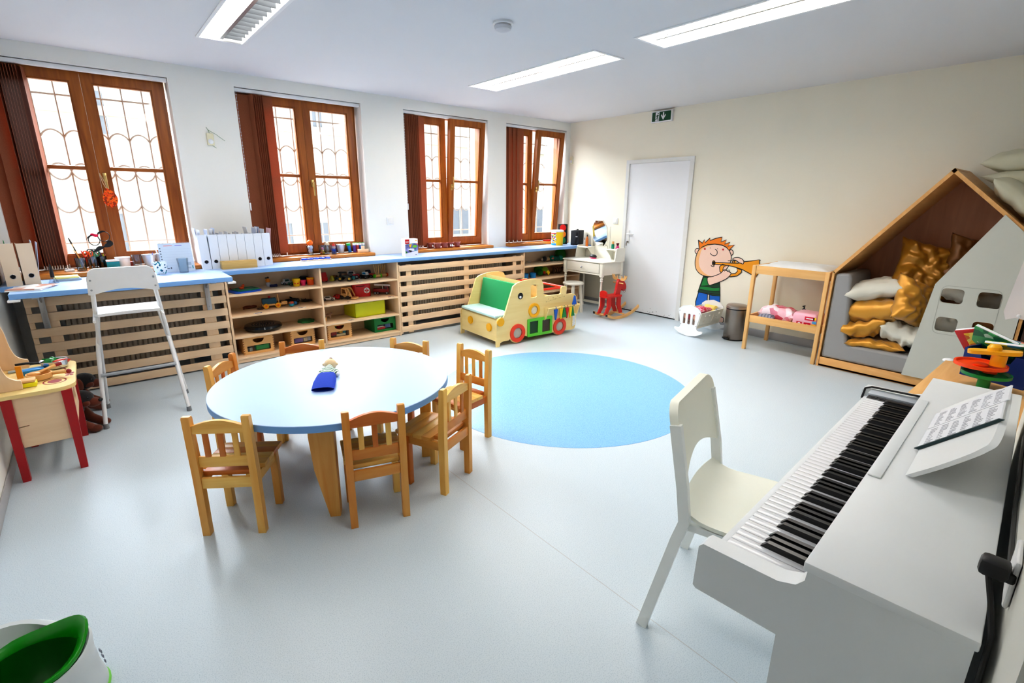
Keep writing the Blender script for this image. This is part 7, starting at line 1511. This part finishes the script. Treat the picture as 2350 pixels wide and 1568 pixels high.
mb = MB(); mb.prism(rrect(0.075, 0, 0.06, 0.085, 0.02), 'z', 0.006, 0.022); mb.build('scoop', BEECH['y'], t)
for x in (-0.05, 0.015):
    for s in (-1, 1): mb = MB(); mb.cyl((x, s * 0.031, 0.02), (x, s * 0.042, 0.02), 0.02, n=16); mb.build('wheel', mat('wheel dark brown', (48, 34, 26), 0.5), t)
t = thing('first_aid_box', 'red toy first aid box with white round cross emblem on the middle right shelf', 'box', (2.18, 5.155, z2), R(-12))
RX = mat('case red', (206, 8, 14), 0.35)
mb = MB(); mb.prism(rrect(0, 0, 0.19, 0.13, 0.03, 5), 'z', 0.0, 0.118); mb.build('case', RX, t)
mb = MB(); mb.prism(rrect(0, 0, 0.196, 0.136, 0.03, 5), 'z', 0.119, 0.138); mb.tube([(-0.05, 0, 0.138), (-0.04, 0, 0.15), (0.04, 0, 0.15), (0.05, 0, 0.138)], 0.005, 8); mb.tube([(-0.06, -0.067, 0.118), (-0.02, -0.07, 0.112), (0.03, -0.07, 0.118)], 0.004, 6, 1); mb.build('lid', [RX, mat('case seam', (70, 4, 6), 0.5)], t)
mb = MB(); mb.prism(circ(0.05, 0.066, 0.031, 28), 'y', -0.0662, -0.0652, 0); mb.prism([(0.05 + a * 0.022, 0.066 + b * 0.022) for a, b in ((-0.33, 1), (0.33, 1), (0.33, 0.33), (1, 0.33), (1, -0.33), (0.33, -0.33), (0.33, -1), (-0.33, -1), (-0.33, -0.33), (-1, -0.33), (-1, 0.33), (-0.33, 0.33))], 'y', -0.0668, -0.0662, 1)
mb.tube([(0.05, -0.0672, 0.05), (0.05, -0.0672, 0.082)], 0.0016, 5, 0); mb.build('emblem', [WHITE, RX], t)
t = thing('crane_truck', 'red toy fire truck with white crane ladder on the middle right shelf', 'toy vehicle', (2.415, 5.12, z2), R(-35), TG)
mb = MB(); mb.box((-0.02, 0, 0.042), (0.15, 0.056, 0.04), 0.004); mb.build('body', mat('truck red', (150, 16, 24), 0.3), t)
mb = MB(); mb.prism([(0.028, 0.02), (0.075, 0.02), (0.075, 0.055), (0.066, 0.088), (0.028, 0.088)], 'y', -0.029, 0.029, 0); mb.prism([(0.0745, 0.052), (0.0765, 0.052), (0.0682, 0.084), (0.0662, 0.084)], 'y', -0.024, 0.024, 1); mb.span((0.036, -0.0296, 0.055), (0.058, 0.0296, 0.08), 0, 1); mb.span((0.0752, -0.026, 0.026), (0.0772, 0.026, 0.042), 0, 2); mb.build('cab', [mat('truck red', (150, 16, 24), 0.3), BLACK, mat('grille silver', (206, 190, 186), 0.3)], t)
mb = MB(); mb.tube([(-0.085, 0, 0.105), (0.03, 0, 0.10), (0.10, 0, 0.096)], 0.01, sq=(0.018, 0.018)); mb.box((0.105, 0, 0.094), (0.02, 0.034, 0.022), 0.002); mb.tube([(0.01, -0.028, 0.06), (0.01, -0.022, 0.10)], 0.004, 6); mb.build('ladder', WHITE, t)
for x in (-0.075, -0.045, 0.052):
    for s in (-1, 1): mb = MB(); mb.cyl((x, s * 0.024, 0.016), (x, s * 0.033, 0.016), 0.016, n=14); mb.cyl((x, s * 0.033, 0.016), (x, s * 0.0342, 0.016), 0.008, n=10, m=1); mb.build('wheel', [BLACK, WHITE], t)
t = thing('lime_box', 'open bright lime green box on the lower right shelf', 'box', (2.188, 5.105, z3), R(3.5))
mb = MB(); w, d, h = 0.35, 0.26, 0.15
for s in (-1, 1): mb.span((s * (w / 2 - 0.006), -d / 2, 0), (s * w / 2, d / 2, h)); mb.span((-w / 2, s * (d / 2 - 0.006), 0), (w / 2, s * d / 2, h))
mb.span((-w / 2, -d / 2, 0), (w / 2, d / 2, 0.005)); mb.build('card_box', LIME, t)
mb = MB(); mb.ell((0, 0, 0.036), (0.028, 0.014, 0.014)); mb.ell((0.03, 0, 0.052), (0.012, 0.010, 0.010))
for x in (-0.018, 0.018):
    for y in (-0.008, 0.008): mb.cyl((x, y, 0.034), (x, y, 0), 0.006, n=8)
solo('toy_horse', mb, mat('horse beige', (206, 170, 150), 0.6), 'little beige toy horse at the left of the lime box', 'figure', (1.80, 5.14, z3), R(-30), group=TG)
mb = MB(); mb.box((0, 0, 0.02), (0.05, 0.03, 0.04), 0.004); solo('brown_block', mb, BEECH['x'], 'small brown wooden block at the left edge of the lower right shelf', 'toy block', (1.715, 5.03, z3), R(10), group=TG)
# far corner unit
PG = 'plush toys in the corner shelf unit'
y1, y2 = 0.6305, 0.4435
t = thing('plush_penguin', 'black and beige plush penguin lying on the upper corner shelf', 'plush toy', (4.955, 5.13, y1), R(190), PG)
mb = MB(); mb.ell((0, 0, 0.032), (0.055, 0.035, 0.032)); mb.build('belly', mat('plush beige', (190, 160, 116), 0.95, bump=0.3), t)
mb = MB(); mb.ell((0.062, 0, 0.04), (0.036, 0.036, 0.036)); mb.tube([(0.03, -0.03, 0.02), (-0.04, -0.036, 0.012)], [0.012, 0.008], 8); mb.build('head', BKF, t)
mb = MB(); mb.ell((0.092, -0.015, 0.034), (0.012, 0.018, 0.022)); mb.build('face', mat('plush white', (220, 200, 180), 0.9), t)
t = thing('plush_caterpillar', 'teal plush caterpillar with round ends on the upper corner shelf', 'plush toy', (5.09, 5.08, y1), R(-25), PG)
TP = mat('plush teal', (16, 126, 104), 0.95, bump=0.3)
for k, x in enumerate((-0.065, -0.022, 0.022, 0.065)):
    mb = MB(); r = 0.041 if k in (0, 3) else 0.037
    mb.ell((x, 0, r), (0.032 if 0 < k < 3 else 0.038, r, r)); mb.build('segment', TP if k in (0, 3) else mat('plush deep teal', (10, 96, 84), 0.95), t)
mb = MB(); mb.prism(circ(-0.066, 0.043, 0.014, 12), 'y', -0.0425, -0.0405, 0); mb.tube([(-0.066, -0.043, 0.043), (-0.09, -0.042, 0.043)], 0.002, 5, 1); mb.build('badge', [mat('badge pink', (230, 110, 100), 0.6), WHITE], t)
mb = MB(); mb.ell((0, 0, 0.085), 0.085, n=24, k=16); solo('green_ball', mb, mat('ball green', (20, 118, 14), 0.45), 'large green ball at the back of the upper corner shelf', 'ball', (5.245, 5.155, y1))
mb = MB(); mb.ell((0, 0, 0.025), (0.05, 0.03, 0.025)); mb.ell((0.035, 0, 0.045), (0.025, 0.022, 0.02)); solo('red_plush', mb, mat('plush rust', (140, 50, 20), 0.95), 'rust red little plush behind the teal caterpillar', 'plush toy', (5.045, 5.185, y1), group=PG)
mb = MB(); mb.ell((0, 0, 0.013), (0.035, 0.022, 0.013)); mb.ell((0.03, 0, 0.017), (0.016, 0.014, 0.012)); solo('white_mouse', mb, mat('plush grey white', (190, 176, 160), 0.9), 'tiny greyish white plush at the left of the upper corner shelf', 'plush toy', (4.625, 5.16, y1), R(-30), group=PG)
BC = mat('cup sky blue', (6, 130, 206), 0.35)
for k, (x, y, lab) in enumerate(((4.455, 5.03, 'light blue toy cup half hidden at the left of the second corner shelf'), (4.585, 5.02, 'light blue toy cup beside the plush parrot on the second corner shelf'))):
    mb = MB(); mb.lathe([(0, 0), (0.042, 0), (0.046, 0.066), (0.043, 0.066), (0.039, 0.004), (0, 0.004)], n=28); solo('toy_cup', mb, BC, lab, 'toy cup', (x, y, y2), group='blue toy cups')
t = thing('plush_parrot', 'green plush parrot with yellow beak drooping on the second corner shelf', 'plush toy', (4.83, 5.11, y2), R(-60), PG)
PGR_ = mat('plush leaf', (40, 130, 24), 0.95, bump=0.3)
mb = MB(); mb.ell((-0.03, 0, 0.07), (0.085, 0.06, 0.062), rot=(0, R(20), 0)); mb.build('body', PGR_, t)
mb = MB(); mb.ell((0.05, 0, 0.075), (0.05, 0.045, 0.05)); mb.build('head', mat('plush lime', (110, 160, 30), 0.95, bump=0.3), t)
mb = MB(); mb.tube([(0.085, 0, 0.06), (0.11, 0.0, 0.04), (0.105, 0.0, 0.012)], [0.026, 0.02, 0.006], 10); mb.build('beak', mat('plush yellow', (250, 214, 10), 0.8), t)
for s in (-1, 1): mb = MB(); mb.ell((-0.01, s * 0.058, 0.05), (0.05, 0.014, 0.045)); mb.build('wing', mat('plush deep green', (16, 100, 30), 0.95), t)
mb = MB(); mb.ell((0.06, -0.05, 0.05), (0.02, 0.012, 0.022)); mb.ell((0.07, 0.055, 0.05), (0.03, 0.018, 0.032), 1); mb.build('cheeks', [mat('plush red', (190, 50, 20), 0.9), mat('plush navy', (20, 24, 70), 0.9)], t)
t = thing('plush_zebra', 'brown and black striped plush animal at the right of the second corner shelf', 'plush toy', (5.17, 5.12, y2), R(-10), PG)
ZB = stripes('zebra stripes', (34, 24, 18), (170, 130, 90), 0, 0.028, 0.55)
mb = MB(); mb.ell((0, 0, 0.045), (0.075, 0.045, 0.045)); mb.build('body', ZB, t)
mb = MB(); mb.ell((0.075, -0.01, 0.065), (0.03, 0.028, 0.03)); mb.ell((-0.085, -0.02, 0.05), (0.02, 0.02, 0.05)); mb.build('head', mat('plush brown', (80, 54, 34), 0.95), t)
mb = MB(); mb.ell((0, 0, 0.02), (0.03, 0.025, 0.02)); solo('brown_plush', mb, mat('plush hazel', (130, 84, 40), 0.95), 'tiny hazel brown plush between parrot and striped animal', 'plush toy', (4.99, 5.17, y2), group=PG)
# ------------------------------------------------------------------ light, sky, camera
w = bpy.data.worlds.new('sky'); SC.world = w; w.use_nodes = True
bg = w.node_tree.nodes['Background']
bg.inputs['Color'].default_value = (0.84, 0.92, 1.0, 1); bg.inputs['Strength'].default_value = 1.1
def area(name, loc, rot, sx, sy, power, col):
    l = bpy.data.lights.new(name, 'AREA'); l.shape = 'RECTANGLE'; l.size = sx; l.size_y = sy; l.energy = power; l.color = col
    o = bpy.data.objects.new(name, l); COL.objects.link(o); o.location = loc; o.rotation_euler = rot
    return o
area('daylight', (2.5, 8.3, 4.6), (R(-58), 0, 0), 10.0, 3.2, 2600, (0.83, 0.915, 1.0))
cam = bpy.data.cameras.new('camera'); co = bpy.data.objects.new('camera', cam); COL.objects.link(co)
cam.sensor_width = 36.0; cam.lens = 36.0 * 1139.478 / 2350; cam.clip_start = 0.02
yaw, pit, rol = R(49.9282), R(15.7818), R(-0.45463)
fw = Vector((math.cos(yaw) * math.cos(pit), math.sin(yaw) * math.cos(pit), -math.sin(pit)))
rt = Vector((math.sin(yaw), -math.cos(yaw), 0)); dn = fw.cross(rt)
r2 = rt * math.cos(rol) + dn * math.sin(rol); d2 = -rt * math.sin(rol) + dn * math.cos(rol)
co.matrix_world = Matrix(((r2.x, -d2.x, -fw.x, 0), (r2.y, -d2.y, -fw.y, 0), (r2.z, -d2.z, -fw.z, 1.45), (0, 0, 0, 1)))
SC.camera = co
SC.view_settings.view_transform = 'Standard'
SC.view_settings.look = 'None'
SC.view_settings.exposure = 1.18
SC.view_settings.gamma = 0.86
SC.cycles.use_denoising = True
SC.cycles.max_bounces = 7; SC.cycles.diffuse_bounces = 4; SC.cycles.glossy_bounces = 3; SC.cycles.transparent_max_bounces = 16
SC.cycles.use_adaptive_sampling = True; SC.cycles.adaptive_threshold = 0.05; SC.cycles.caustics_reflective = False; SC.cycles.caustics_refractive = False
SC.cycles.sample_clamp_indirect = 8.0
